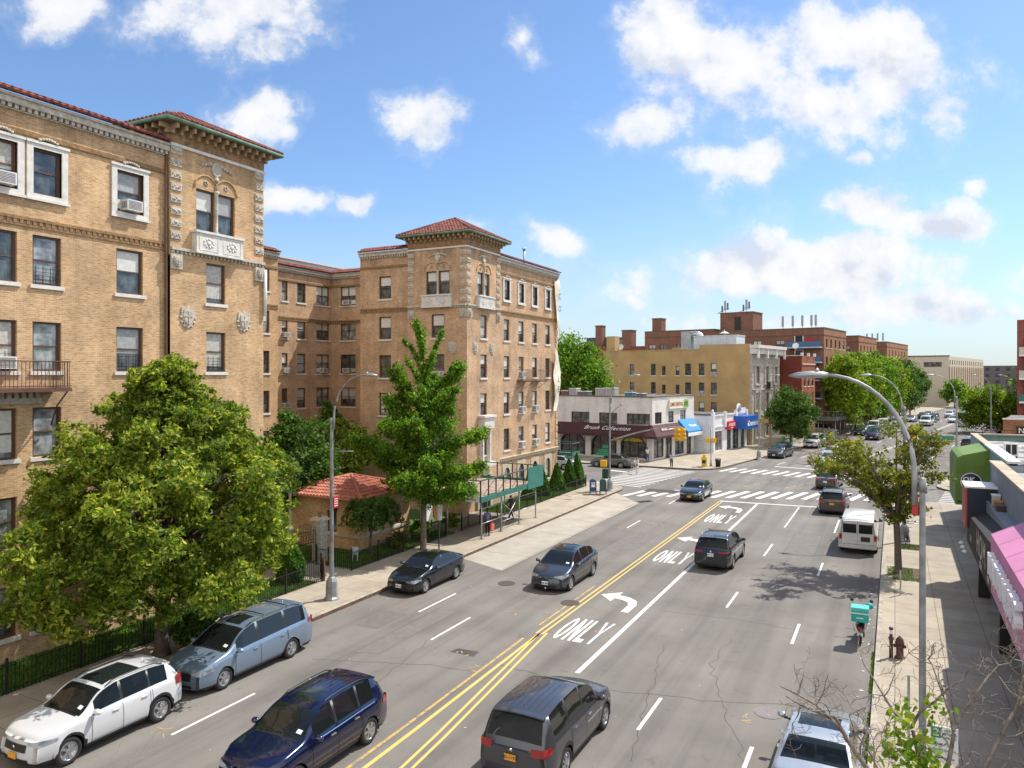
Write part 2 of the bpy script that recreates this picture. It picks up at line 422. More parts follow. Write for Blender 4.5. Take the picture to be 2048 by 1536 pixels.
    # --- conforming patches
    def fpt(s, x, z, off=0):  return (x, s.warp(0.0,x,z)+off, z)
    def rpt(s, x, z, off=0):  return (x, s.warp(s.L,x,z)-off, z)
    def spt(s, t, z, sg, off=0):
        x = float(s.side_(t,z))+off; return (sg*x, s.warp(t,x,z), z)
    def tpt(s, t, x, off=0):                      # on the top surface
        sec = s.section(t); xc = sec[10][0]; zc = sec[10][1]; tp = sec[-1][1]; c = min(1,abs(x)/xc)
        z = zc+(tp-zc)*(1-c**2.4)+off; return (x, s.warp(t,abs(x),z-off), z)
    def patch(s, mb, fn, u0, u1, v0, v1, nu, nv, mi=0, skew=None):
        vs = []
        for i in range(nu+1):
            for j in range(nv+1):
                u = u0+(u1-u0)*i/nu; v = v0+(v1-v0)*j/nv
                if skew: u, v = skew(i/nu, j/nv)
                vs.append(fn(u, v))
        mb.add(vs, [(i*(nv+1)+j,(i+1)*(nv+1)+j,(i+1)*(nv+1)+j+1,i*(nv+1)+j+1) for i in range(nu) for j in range(nv)], mi, True)
    def details(s, root, mat, lod):
        if s.kindn == 'van':
            hw = s.W/2
            for sg in (-1,1):
                m = MB(); s.patch(m, lambda x,z: s.rpt(x,z,.010), sg*.06, sg*.74*hw, 1.20, 1.70, 4, 3); m.build('rear_window', CARGL, root)
                m = MB(); s.patch(m, lambda x,z: s.rpt(x,z,.006), sg*.80*hw-.006, sg*.80*hw+.006, .62, 1.86, 1, 6); m.build('door_gap', BLACK, root)
            m = MB(); s.patch(m, lambda x,z: s.rpt(x,z,.006), -.006, .006, .62, 1.86, 1, 6); m.build('door_gap', BLACK, root)
            m = MB(); m.box(-hw*.97,hw*.97,-s.L/2-.10,-s.L/2+.12,.40,.58); m.build('rear_bumper', CHROME, root)
            m = MB(); m.box(.16,.62,-s.L/2-.012,-s.L/2+.05,.76,1.02); m.build('plate_recess', BLACK, root)
        hw = s.W/2; w0 = hw*s.nosew*.97; z0, z1 = s.lampz; zt0, zt1 = s.tailz; wt = hw*s.tailw*.97
        for sg in (1,-1):
            m = MB()
            s.patch(m, lambda x,z: s.fpt(x,z,.012), 0,0,0,0, 4,2, 0, lambda i,j: (sg*(w0*s.lampx+(w0*1.0-w0*s.lampx)*i), z0+(z1-z0)*(j*(.35+.65*i)+(1-i)*.55*0+ (1-(.35+.65*i))*.5)))
            s.patch(m, lambda t,z: s.spt(t,z,sg,.010), 0,0,0,0, 4,2, 0, lambda i,j: (.0+.42*i, z0+(z1-z0)*(j*(1-.55*i)+.5*i)))
            m.build('headlight', [CLEARL], root)
            m = MB()
            s.patch(m, lambda x,z: s.rpt(x,z,.012), sg*wt*s.tlx, sg*wt, zt0, zt1, 3, 2, 0)
            s.patch(m, lambda t,z: s.spt(t,z,sg,.010), 0,0,0,0, 4,2, 0, lambda i,j: (s.L-.28*i, zt0+(zt1-zt0)*(j*(1-.3*i)+.15*i)))
            m.build('tail_light', [REDL], root)
            # mirrors
            tm = s.cowl+.38 if s.mir is None else s.mir; zm = float(s.belt_(tm))+.06; xm = float(s.side_(tm,zm-.1)); y = s.L/2-tm
            m = MB(); m.lathe([(.0,-.10),(.07,-.085),(.10,-.03),(.105,.04),(.09,.085),(.0,.10)], Matrix.Translation((sg*(xm+.13),y,zm+.04)) @ Matrix.Rotation(rad(90),4,'Y') @ Matrix.Diagonal((.75,.85,1.05,1)), 10)
            m.box(sg*(xm-.03), sg*(xm+.08), y-.03, y+.03, zm-.05, zm+.0, 1)
            m.build('side_mirror', [BLACK if s.boxy else mat, BLACK], root)
        # grille + lower intake
        gw, g0, g1 = s.grille; m = MB()
        if g1 > g0:
            s.patch(m, lambda x,z: s.fpt(x,z,.014), -hw*gw, hw*gw, g0, g1, 8, 3)
            m.build('grille', BLACK, root)
            if s.chrome or s.bars:
                m = MB()
                s.patch(m, lambda x,z: s.fpt(x,z,.024), -hw*gw*1.04, hw*gw*1.04, g1-.01, g1+.025, 8, 1)
                if s.bars:
                    for q in (.33,.66): s.patch(m, lambda x,z: s.fpt(x,z,.022), -hw*gw, hw*gw, g0+(g1-g0)*q-.01, g0+(g1-g0)*q+.01, 8, 1)
                m.build('grille_trim', CHROME, root)
        if s.lowgr:
            m = MB(); s.patch(m, lambda x,z: s.fpt(x,z,.012), -hw*.55, hw*.55, s.sill+.04, s.sill+.13, 8, 2); m.build('lower_intake', BLACK, root)
        # plates
        pm = {'y': flat('plate_gold', (.70,.33,.02), .5, var=.05), 'w': flat('plate_white', (.72,.73,.75), .5, var=.05)}[s.plate]
        for end in (0,1):
            tx = s.platetxt
            zf = .46 if end == 0 else (s.tailplate or (zt0-.12))
            y = s.warp(0.0,.1,zf)+.03 if end == 0 else s.warp(s.L,.1,zf)-.03
            m = MB(); m.box(-.155,.155, y-.012, y+.012, zf-.075, zf+.075)
            if tx and lod == 0:
                V,Fs = text_geo(tx, .105, 1.0, .002)
                Mx = Matrix.Translation((0,y+(.016 if end==0 else -.016),zf)) @ (Matrix.Rotation(math.pi,4,'Z') if end==0 else I4()) @ Matrix.Rotation(rad(90),4,'X')
                m.merge(V, Fs, Mx, 1)
            m.build('license_plate', [pm, flat('plate_ink', (.02,.03,.12), .5, var=0)], root)
        if lod >= 2: return
        # door seams, handles, sill trim
        m = MB(); seams = [s.win[0][0]-.12 if not s.boxy else s.win[0][0]-.05]+[w[0]-.05 for w in s.win[1:3]]+[s.win[min(1,len(s.win)-1)][1]+.08]
        for sg in (1,-1):
            for t in seams: s.patch(m, lambda tt,z: s.spt(tt,z,sg,.004), t-.006, t+.006, max(s.arch(t),s.sill)+.06, float(s.belt_(t))-.01, 1, 8)
            s.patch(m, lambda tt,z: s.spt(tt,z,sg,.005), seams[0], seams[-1], s.sill+.10, s.sill+.112, 8, 1)
        for c in (.0,):
            pass
        s.patch(m, lambda t,x: s.tpt(t,x,.004), s.cowl-.02, s.cowl+.03, -hw*.72, hw*.72, 1, 8)     # cowl gap
        s.patch(m, lambda x,z: s.rpt(x,z,.006), -hw*.80, hw*.80, s.sill+.26, s.sill+.27, 8, 1)
        m.build('panel_gap', BLACK, root)
        for sg in (1,-1):
            for w in s.win[:2]:
                th_ = w[1]-.18; zz = float(s.belt_(th_))-.10; x = float(s.side_(th_,zz)); y = s.L/2-th_
                m = MB(); m.box(sg*(x+.004), sg*(x+.035), y-.09, y+.09, zz-.014, zz+.016); m.build('door_handle', CHROME if s.chrome else mat, root)
        if s.chrome:
            for sg in (1,-1):
                m = MB(); s.patch(m, lambda tt,z: s.spt(tt,float(s.belt_(tt))+z,sg,.006), s.win[0][0], s.win[-1][1], -.022, .0, 14, 1)
                m.build('window_trim', CHROME, root)
        if s.rails:
            for sg in (1,-1):
                m = MB(); pts = []
                for i in range(9):
                    t = s.head+.1+(s.rh-s.head-.25)*i/8; sec = s.section(t); h = .055 if 0<i<8 else .0
                    pts.append((sg*sec[10][0]*.93, s.warp(t,sec[10][0],sec[10][1]), sec[10][1]+.02+h))
                m.tube(pts, .017, 6)
                m.build('roof_rail', CHROME if s.rails == 2 else BLACK, root)
            if s.rails == 3 or s.ribs == 3:
                for q in (.35,.75):
                    m = MB(); t = s.head+(s.rh-s.head)*q; sec = s.section(t)
                    m.tube([(x*sec[10][0], s.warp(t,0,1.5), sec[-1][1]+.06-.03*abs(x)) for x in (-.93,-.5,0,.5,.93)], .018, 6)
                    m.build('roof_bar', BLACK, root)
        if s.ribs:
            m = MB()
            for x in (-.62,-.42,-.21,0,.21,.42,.62):
                a = (s.roofglass[1] if s.roofglass else s.head)+.12
                s.patch(m, lambda t,xx: s.tpt(t,xx,.006), a, s.rh-.2, x*hw*.78-.008, x*hw*.78+.008, 8, 1)
            m.build('roof_rib', mat, root)
        if s.spoiler:
            m = MB(); t0 = s.rh-.06; vs = []
            for j, (dt, dz) in enumerate(((-.10,.012),(.16,.0),(.16,-.035),(-.02,-.05))):
                for i in range(9):
                    x = (-1+2*i/8)*s.section(s.rh)[10][0]*.95; zz = s.tpt(s.rh-.05,x)[2]
                    vs.append((x, s.L/2-(t0+dt)-.03*0, zz+dz))
            m.add(vs, [(j*9+i,j*9+i+1,((j+1)%4)*9+i+1,((j+1)%4)*9+i) for j in range(4) for i in range(8)]+[(0,9,18,27),(8,35,26,17)], 0)
            m.build('spoiler', mat, root)
        # wipers + inspection sticker
        for x0 in (-.45,.12):
            m = MB(); s.patch(m, lambda t,x: s.tpt(t,x,.012), 0,0,0,0, 6,1, 0, lambda i,j: (s.cowl+.07+.16*i+.018*j, hw*(x0+.55*i)))
            m.build('wiper', BLACK, root)
        m = MB(); s.patch(m, lambda t,x: s.tpt(t,x,.006), s.cowl+.18, s.cowl+.27, -hw*.66, -hw*.5, 1, 1); m.build('sticker', WHITE, root)
        if s.roofglass is None or s.badge:
            m = MB(); t = s.rh-.3; p = s.tpt(t,0); m.lathe([(.05,-.01),(.035,.03),(.008,.06)], Matrix.Translation(p) @ Matrix.Diagonal((.4,1.2,1,1)), 8); m.build('antenna_fin', mat, root)
        if s.badge:
            m = MB(); zz = s.grille[2]-.09; m.lathe([(.055,0),(.055,.012)], Matrix.Translation(s.fpt(0,zz,.018)) @ Matrix.Rotation(rad(-90),4,'X'), 12)
            m.lathe([(.05,0),(.05,.012)], Matrix.Translation(s.rpt(0,(s.tailplate or zt0)+.17,.004)) @ Matrix.Rotation(rad(90),4,'X'), 12); m.build('badge', CHROME, root)
def weld(me):
    import bmesh
    b = bmesh.new(); b.from_mesh(me); bmesh.ops.remove_doubles(b, verts=b.verts, dist=.0008)
    bmesh.ops.dissolve_degenerate(b, dist=.0004, edges=b.edges)
    b.to_mesh(me); b.free(); me.update()
def wheel(root, x, y, r, w, sg, spokes, rimm, lod):
    key = ('wheel', round(r,3), spokes, rimm.name, lod); M = MT(x, y, 0, 0 if sg == 1 else math.pi)
    c = WHEELS.get(key)
    if c is None:
        n = 28 if lod == 0 else 16; R90 = Matrix.Translation((0,0,r)) @ Matrix.Rotation(rad(90),4,'Y'); ri = r*.66; h = w/2
        t = MB(); t.lathe([(ri*.9,-h),(ri,-h),(r-.035,-h),(r-.008,-h+.03),(r,-h+.06),(r,h-.06),(r-.008,h-.03),(r-.035,h-.004),(ri+.02,h),(ri,h-.02),(ri*.9,h-.06)], R90, n)
        q = MB(); q.lathe([(ri*1.0,h-.055),(ri*.99,h-.012),(ri*.93,h-.006),(ri*.90,h-.03),(ri*.88,h-.08)], R90, n, 0)
        q.lathe([(ri*.95,h-.09),(.05,h-.085),(.0,h-.085)], R90, n, 1)
        q.lathe([(.062,h-.08),(.06,h-.025),(.03,h-.018),(0,h-.018)], R90, 12, 0)
        for k in range(spokes):
            a0 = 2*math.pi*k/spokes
            for dd in ((-.13,.13) if spokes <= 6 else (0,)):
                vs = []
                for rr, ww, xx in ((.045,.030,h-.022),(ri*.55,.020,h-.018),(ri*.95,.026,h-.014)):
                    a = a0+dd*(rr/ri)*1.1
                    for z_ in (0,-.028):
                        for sd in (-1,1):
                            vs.append((xx+z_, rr*math.cos(a)-sd*ww*math.sin(a), r+rr*math.sin(a)+sd*ww*math.cos(a)))
                fs = []
                for i in (0,1):
                    b = i*4; fs += [(b,b+1,b+5,b+4),(b+2,b+6,b+7,b+3),(b,b+4,b+6,b+2),(b+1,b+3,b+7,b+5)]
                q.add(vs, fs, 0)
        c = (t, q); wo = t.build('wheel', RUBBER, root, WM[root.name] @ M); ro = q.build('rim', [rimm, BLACK], wo)
        WHEELS[key] = (wo.data, ro.data); return
    wo = bpy.data.objects.new('wheel', c[0]); place(wo, WM[root.name] @ M, root)
    ro = bpy.data.objects.new('rim', c[1]); place(ro, WM[root.name] @ M, wo)
WHEELS = {}
def spec(kind, **k):
    b = dict()
    if kind == 'suv': b = dict(L=4.7,W=1.92,wb=2.82,fo=.93,r=.36,sill=.27,top=[(0,.80),(.06,.93),(.35,1.01),(1.05,1.10),(1.22,1.13),(1.95,1.56),(2.5,1.68),(3.3,1.70),(4.05,1.64),(4.22,1.58),(4.62,1.08),(4.7,.98)],
        belt=[(0,.74),(.3,.90),(1.2,1.0),(2.5,1.03),(3.8,1.07),(4.4,1.08),(4.7,.95)],cowl=1.22,head=1.98,rh=4.18,rb=4.58,win=[(1.62,2.42),(2.5,3.38),(3.46,4.12)],spoiler=True,grille=(.52,.52,.74),lampz=(.68,.84),tailz=(.86,1.04),clad=True)
    if kind == 'minivan': b = dict(L=5.2,W=1.98,wb=3.0,fo=.98,r=.35,sill=.23,top=[(0,.72),(.06,.84),(.4,.97),(1.0,1.08),(1.15,1.11),(2.0,1.58),(2.6,1.70),(4.0,1.73),(4.7,1.68),(4.85,1.62),(5.12,1.12),(5.2,1.0)],
        belt=[(0,.68),(.3,.86),(1.2,.98),(2.5,1.0),(4.0,1.06),(4.9,1.08),(5.2,.95)],cowl=1.15,head=2.05,rh=4.82,rb=5.10,win=[(1.55,2.48),(2.58,3.72),(3.82,4.78)],spoiler=True,grille=(.5,.50,.70),lampz=(.64,.79),tailz=(.98,1.18))
    if kind == 'sedan': b = dict(L=4.75,W=1.82,wb=2.75,fo=.93,r=.33,sill=.22,top=[(0,.66),(.06,.76),(.4,.86),(1.1,.97),(1.3,1.0),(2.05,1.38),(2.5,1.45),(3.2,1.43),(3.55,1.36),(4.15,1.08),(4.3,1.05),(4.68,1.02),(4.75,.92)],
        belt=[(0,.60),(.3,.76),(1.2,.90),(2.5,.93),(3.8,.97),(4.4,.98),(4.75,.84)],cowl=1.3,head=2.12,rh=3.5,rb=4.12,win=[(1.65,2.48),(2.56,3.35),(3.40,3.72)],grille=(.45,.36,.56),lampz=(.58,.72),tailz=(.74,.90),tailplate=.70,tum=.42,lean=.14)
    if kind == 'fastback': b = dict(L=4.75,W=1.92,wb=2.89,fo=.90,r=.35,sill=.22,top=[(0,.66),(.06,.76),(.4,.90),(1.0,1.02),(1.15,1.06),(2.05,1.52),(2.5,1.60),(3.0,1.62),(3.7,1.52),(4.3,1.24),(4.45,1.18),(4.68,1.12),(4.75,1.0)],
        belt=[(0,.62),(.3,.80),(1.2,.96),(2.5,1.02),(3.8,1.10),(4.4,1.12),(4.75,.95)],cowl=1.13,head=2.05,rh=3.75,rb=4.4,win=[(1.5,2.42),(2.5,3.35),(3.4,3.9)],grille=(.0,.4,.3),lampz=(.66,.82),tailz=(.88,1.0),tum=.45,lean=.18,sweepf=.3)
    if kind == 'van': b = dict(L=5.5,W=2.02,wb=3.5,fo=.85,r=.37,sill=.33,top=[(0,.92),(.05,1.05),(.3,1.12),(.8,1.20),(.95,1.24),(1.6,1.86),(2.0,2.02),(3.5,2.06),(5.2,2.04),(5.38,2.0),(5.47,1.93),(5.5,1.88)],
        belt=[(0,.86),(.3,1.05),(1.0,1.18),(2.5,1.20),(5.0,1.22),(5.5,1.18)],cowl=.95,head=1.68,rh=5.499,rb=5.4995,win=[(1.35,2.05),(2.2,3.4),(3.5,5.1)],tum=.18,nosew=.9,tailw=.96,plan=.3,sweepr=.05,sweepf=.12,lean=.05,grille=(.62,.62,.86),lampz=(.66,.88),lampx=.66,tailz=(.82,1.12),tlx=.86,tailplate=.93,mir=1.35,boxy=True)
    if kind == 'boxy': b = dict(L=4.7,W=1.95,wb=2.87,fo=.85,r=.39,sill=.38,top=[(0,.98),(.05,1.12),(.3,1.16),(1.1,1.20),(1.25,1.24),(1.6,1.78),(1.8,1.88),(3.5,1.93),(4.55,1.90),(4.64,1.82),(4.68,1.3),(4.7,1.2)],
        belt=[(0,.95),(.3,1.08),(1.2,1.12),(4.4,1.14),(4.7,1.1)],cowl=1.25,head=1.66,rh=4.62,rb=4.68,win=[(1.5,2.3),(2.4,3.2),(3.35,4.4)],tum=.14,nosew=.93,tailw=.97,plan=.25,sweepf=.06,sweepr=.03,lean=.02,grille=(.5,.7,.95),lampz=(.75,.93),lampx=.62,boxy=True,tailz=(.5,.62),tlx=.8)
    b['kindn'] = kind; b.update(k); return Car(**b)
# ================================================================ walls, windows, buildings
def wall(mb, p0, p1, z0, z1, ops=(), depth=.24, mi=0):
    """brick wall from p0 to p1, outside on the right-hand side; ops = (a0,a1,b0,b1) holes with reveals"""
    p0 = Vector((p0[0],p0[1])); p1 = Vector((p1[0],p1[1])); L = (p1-p0).length; d = (p1-p0)/L; n = Vector((d.y,-d.x))
    A = sorted({0.0, L}|{round(x,4) for o in ops for x in o[:2] if 0<x<L}); B = sorted({z0,z1}|{round(x,4) for o in ops for x in o[2:4] if z0<x<z1})
    pt = lambda a,z,k=0: (p0.x+d.x*a-n.x*k, p0.y+d.y*a-n.y*k, z)
    for i in range(len(A)-1):
        j = 0
        while j < len(B)-1:
            am = (A[i]+A[i+1])/2; bm = (B[j]+B[j+1])/2
            hole = any(o[0]<am<o[1] and o[2]<bm<o[3] for o in ops)
            if hole: j += 1; continue
            k = j+1
            while k < len(B)-1 and not any(o[0]<am<o[1] and o[2]<(B[k]+B[k+1])/2<o[3] for o in ops): k += 1
            mb.quad(pt(A[i],B[j]),pt(A[i+1],B[j]),pt(A[i+1],B[k]),pt(A[i],B[k]),mi); j = k
    for o in ops:
        a0,a1,b0,b1 = o[:4]
        mb.quad(pt(a0,b0),pt(a0,b0,depth),pt(a0,b1,depth),pt(a0,b1),mi); mb.quad(pt(a1,b0,depth),pt(a1,b0),pt(a1,b1),pt(a1,b1,depth),mi)
        mb.quad(pt(a0,b1),pt(a0,b1,depth),pt(a1,b1,depth),pt(a1,b1),mi); mb.quad(pt(a0,b0,depth),pt(a0,b0),pt(a1,b0),pt(a1,b0,depth),mi)
        mb.quad(pt(a0,b0,depth),pt(a1,b0,depth),pt(a1,b1,depth),pt(a0,b1,depth),mi)
    return d, n
WC = {}
BLIND3 = flat('window_blind_grey', (.33,.34,.34), .4, var=.15, scale=6); BLIND4 = flat('window_blind_tan', (.36,.27,.18), .5, var=.2, scale=6)
def cached(key, fn):
    if key not in WC: WC[key] = fn()
    return WC[key]
def cobj(name, mesh, mw, parent):
    o = bpy.data.objects.new(name, mesh); return place(o, mw, parent)
def meshof(mb, mats):
    me = bpy.data.meshes.new('part'); me.from_pydata(mb.v, [], mb.f)
    for m in (mats if isinstance(mats,(list,tuple)) else [mats]): me.materials.append(m)
    me.polygons.foreach_set('material_index', mb.m); me.polygons.foreach_set('use_smooth', mb.sm); me.update(); return me
def window(parent, M, w, h, blind=0.0, ac=False, sill=True, fm=None, panes=1, gl=None, curtain=False, guard=False, split=True, sillm=None):
    """M: local x along wall, y inwards, z up from sill, origin bottom centre of the opening on the wall face"""
    fm = fm or BROWNF; gl = gl or WGLASS; fw = .07; w = round(w,2); h = round(h,2)
    def fr():
        m = MB(); m.box(-w/2,-w/2+fw,.09,.19,0,h); m.box(w/2-fw,w/2,.09,.19,0,h); m.box(-w/2+fw,w/2-fw,.09,.19,0,fw); m.box(-w/2+fw,w/2-fw,.09,.19,h-fw,h)
        if split: m.box(-w/2+fw,w/2-fw,.11,.17,h*.49,h*.49+.055)
        for k in range(1,panes): x = -w/2+w*k/panes; m.box(x-.04,x+.04,.095,.185,fw,h-fw)
        if w > .8: m.box(-w/2+fw, -w/2+fw+.035,.12,.17,fw,h-fw); m.box(w/2-fw-.035, w/2-fw,.12,.17,fw,h-fw)
        return meshof(m, fm)
    wo = cobj('window', cached(('fr',w,h,fm.name,panes,split), fr), M, parent)
    cobj('pane', cached(('pn',w,h,gl.name), lambda: meshof(MB().quad((-w/2+.03,.16,.03),(w/2-.03,.16,.03),(w/2-.03,.16,h-.03),(-w/2+.03,.16,h-.03)), gl)), M, wo)
    if blind > 0:
        bh = round(blind,1); bt = 1 if curtain else int(rnd.random()*3.3)%4 if rnd.random() < .6 else 0
        cobj('blind', cached(('bl',w,h,bh,bt), lambda: meshof(MB().box(-w/2+.075,w/2-.075,.150,.156,h-.08-(h-.16)*bh,h-.075), (BLIND, BLIND2, BLIND3, BLIND4)[bt])), M, wo)
    if sill: cobj('sill', cached(('si',w,(sillm or WSTONE).name), lambda: meshof(MB().box(-w/2-.1,w/2+.1,-.07,.10,-.14,-.002), sillm or WSTONE)), M, wo)
    if ac:
        def acf():
            m = MB(); m.box(-.33,.33,-.32,.20,.0,.42,0)
            m.box(-.28,.28,-.325,-.31,.05,.37,1)
            for k in range(6): m.box(-.28,.28,-.33,-.326,.07+.05*k,.085+.05*k,0)
            for sx in (-1,1):
                for k in range(3): m.box(sx*.331,sx*.335,-.26+k*.10,-.20+k*.10,.08,.34,1)
            m.box(-w/2+.07,-.33,.10,.13,.06,.42,0); m.box(.33,w/2-.07,.10,.13,.06,.42,0)
            return meshof(m, [ACM, ACD])
        cobj('air_conditioner', cached(('ac',w), acf), M @ Matrix.Translation((0,0,.07)), wo)
    if guard:
        def gf():
            m = MB()
            for k in range(5): m.box(-w/2+.08,w/2-.08,-.0,.02,.06+k*.13,.075+k*.13)
            for k in range(4): x=-w/2+.12+(w-.24)*k/3; m.box(x-.01,x+.01,.02,.035,.02,.68)
            return meshof(m, IRON)
        cobj('window_guard', cached(('gu',w), gf), M, wo)
    return wo
def wframe(p0, d, a, z):           # matrix on a wall: x along, y inwards
    return Matrix(((d.x,-d.y,0,p0[0]+d.x*a),(d.y,d.x,0,p0[1]+d.y*a),(0,0,1,z),(0,0,0,1)))
def facade(parent, name, p0, p1, z0, z1, wins, mat, mw=None, mb=None, depth=.24, holes=(), **kw):
    """wins: list of dict(a,z,w,h,...) a = centre distance from p0, z = sill height"""
    own = mb is None; mb = mb or MB()
    d, n = wall(mb, p0, p1, z0, z1, [(q['a']-q['w']/2,q['a']+q['w']/2,q['z'],q['z']+q['h']) for q in wins]+list(holes), depth)
    base = mw if mw is not None else I4()
    for q in wins:
        k = {a:b for a,b in q.items() if a not in ('a','z','w','h')}
        window(parent, base @ wframe(p0, d, q['a'], q['z']), q['w'], q['h'], **{**kw, **k})
    return mb, d, n
def rw(r=None):                     # random window dressing
    r = r or rnd; x = r.random()
    return dict(blind=r.choice((.4,.5,.5,.6,.9)) if x < .6 else 0, curtain=x < .14, ac=r.random() < .11, guard=r.random() < .12, gl=WGLASS2 if r.random()<.3 else WGLASS)
def band(mb, p0, p1, z0, z1, out, back=0.0, mi=0, ext=0.0):  # string course standing proud of a wall
    p0 = Vector((p0[0],p0[1])); p1 = Vector((p1[0],p1[1])); d = (p1-p0).normalized(); n = Vector((d.y,-d.x))
    a = p0-d*ext-n*back; b = p1+d*ext-n*back; c = p1+d*ext+n*out; e = p0-d*ext+n*out
    mb.prism([(e.x,e.y),(c.x,c.y),(b.x,b.y),(a.x,a.y)], z0, z1, mi)
def dentils(mb, p0, p1, z0, z1, out, step, w, mi=0):
    p0 = Vector((p0[0],p0[1])); p1 = Vector((p1[0],p1[1])); L = (p1-p0).length; d = (p1-p0)/L; k = int(L/step)
    for i in range(k):
        a = p0+d*((i+.5)*L/k-w/2); band(mb, a, a+d*w, z0, z1, out, 0, mi)
def tiles(mb, e0, e1, r0, r1, tw=.25, rows=None, mi=0, n=4):
    """barrel tiles on the slope with eave e0-e1 and ridge r0-r1 (3d points)"""
    e0,e1,r0,r1 = map(Vector,(e0,e1,r0,r1)); L = (e1-e0).length; cols = max(2,int(L/tw)); ed = (e1-e0)/L
    slope = ((r0+r1)/2-(e0+e1)/2); nrm = ed.cross(slope).normalized(); nrm = nrm if nrm.z > 0 else -nrm
    up = nrm.cross(ed).normalized(); up = up if up.dot(slope) > 0 else -up; H = slope.dot(up); rows = rows or max(1,int(H/.36)); ww = L/cols/2
    la = (r0-e0).dot(ed); lb = (r1-e0).dot(ed)
    for c in range(cols):
        x = (c+.5)*L/cols
        hmax = H if la <= x <= lb else (H*x/la if x < la else H*(L-x)/max(1e-6,L-lb))
        for r in range(rows):
            y0 = H*r/rows; y1 = min(H*(r+1)/rows+.05, hmax)
            if y0 >= hmax-.02: break
            vs = []
            for yy, lift, sc in ((y0-.04,.055,1.0),(y1,.012,.86)):
                for k in range(n+1):
                    a = math.pi*k/n; q = e0+ed*(x-ww*sc*math.cos(a))+up*yy+nrm*(lift+ww*.75*math.sin(a)*sc); vs.append(q)
            m_ = n+1
            mb.add(vs, [(k,k+1,m_+k+1,m_+k) for k in range(n)]+[tuple(range(n,-1,-1))], mi, False)
    mb.add([e0,e1,r1,r0] if (r1-r0).length > .01 else [e0,e1,r0], [(0,1,2,3)] if (r1-r0).length > .01 else [(0,1,2)], mi)
def hiproof(parent, x0, x1, y0, y1, z, h, ov, mat=None, gut=True, tw=.25, gutm=None):
    m = MB(); cx, cy = (x0+x1)/2, (y0+y1)/2
    X0,X1,Y0,Y1 = x0-ov,x1+ov,y0-ov,y1+ov; W_, D_ = X1-X0, Y1-Y0
    if abs(W_-D_) < .3: ra = rb = (cx,cy,z+h)
    elif W_ > D_: ra, rb = (X0+D_/2,cy,z+h),(X1-D_/2,cy,z+h)
    else: ra, rb = (cx,Y0+W_/2,z+h),(cx,Y1-W_/2,z+h)
    if W_ > D_+.3: S_ = [((X0,Y0,z),(X1,Y0,z),ra,rb),((X1,Y0,z),(X1,Y1,z),rb,rb),((X1,Y1,z),(X0,Y1,z),rb,ra),((X0,Y1,z),(X0,Y0,z),ra,ra)]
    else: S_ = [((X0,Y0,z),(X1,Y0,z),ra,ra),((X1,Y0,z),(X1,Y1,z),ra,rb),((X1,Y1,z),(X0,Y1,z),rb,rb),((X0,Y1,z),(X0,Y0,z),rb,ra)]
    for s_ in S_: tiles(m, *s_, tw=tw)
    for e in ((X0,Y0),(X1,Y0),(X1,Y1),(X0,Y1)):
        top = min((ra,rb), key=lambda q:(q[0]-e[0])**2+(q[1]-e[1])**2); m.tube([(e[0],e[1],z+.08),(top[0],top[1],top[2]+.06)], .10, 6)
    if ra != rb: m.tube([(ra[0],ra[1],ra[2]+.06),(rb[0],rb[1],rb[2]+.06)], .10, 6)
    ro = m.build('roof', mat or TILE, parent, I4())
    if gut:
        g = MB(); q = [(X0,Y0,z-.02),(X1,Y0,z-.02),(X1,Y1,z-.02),(X0,Y1,z-.02)]
        for i in range(4): g.tube([q[i],q[(i+1)%4]], .085, 8)
        g.box(X0+.05,X1-.05,Y0+.05,Y1-.05,z-.09,z-.02,1)
        g.build('gutter', [gutm or COPPER, flat('soffit_brown',(.16,.11,.06),.8)], ro)
    return ro
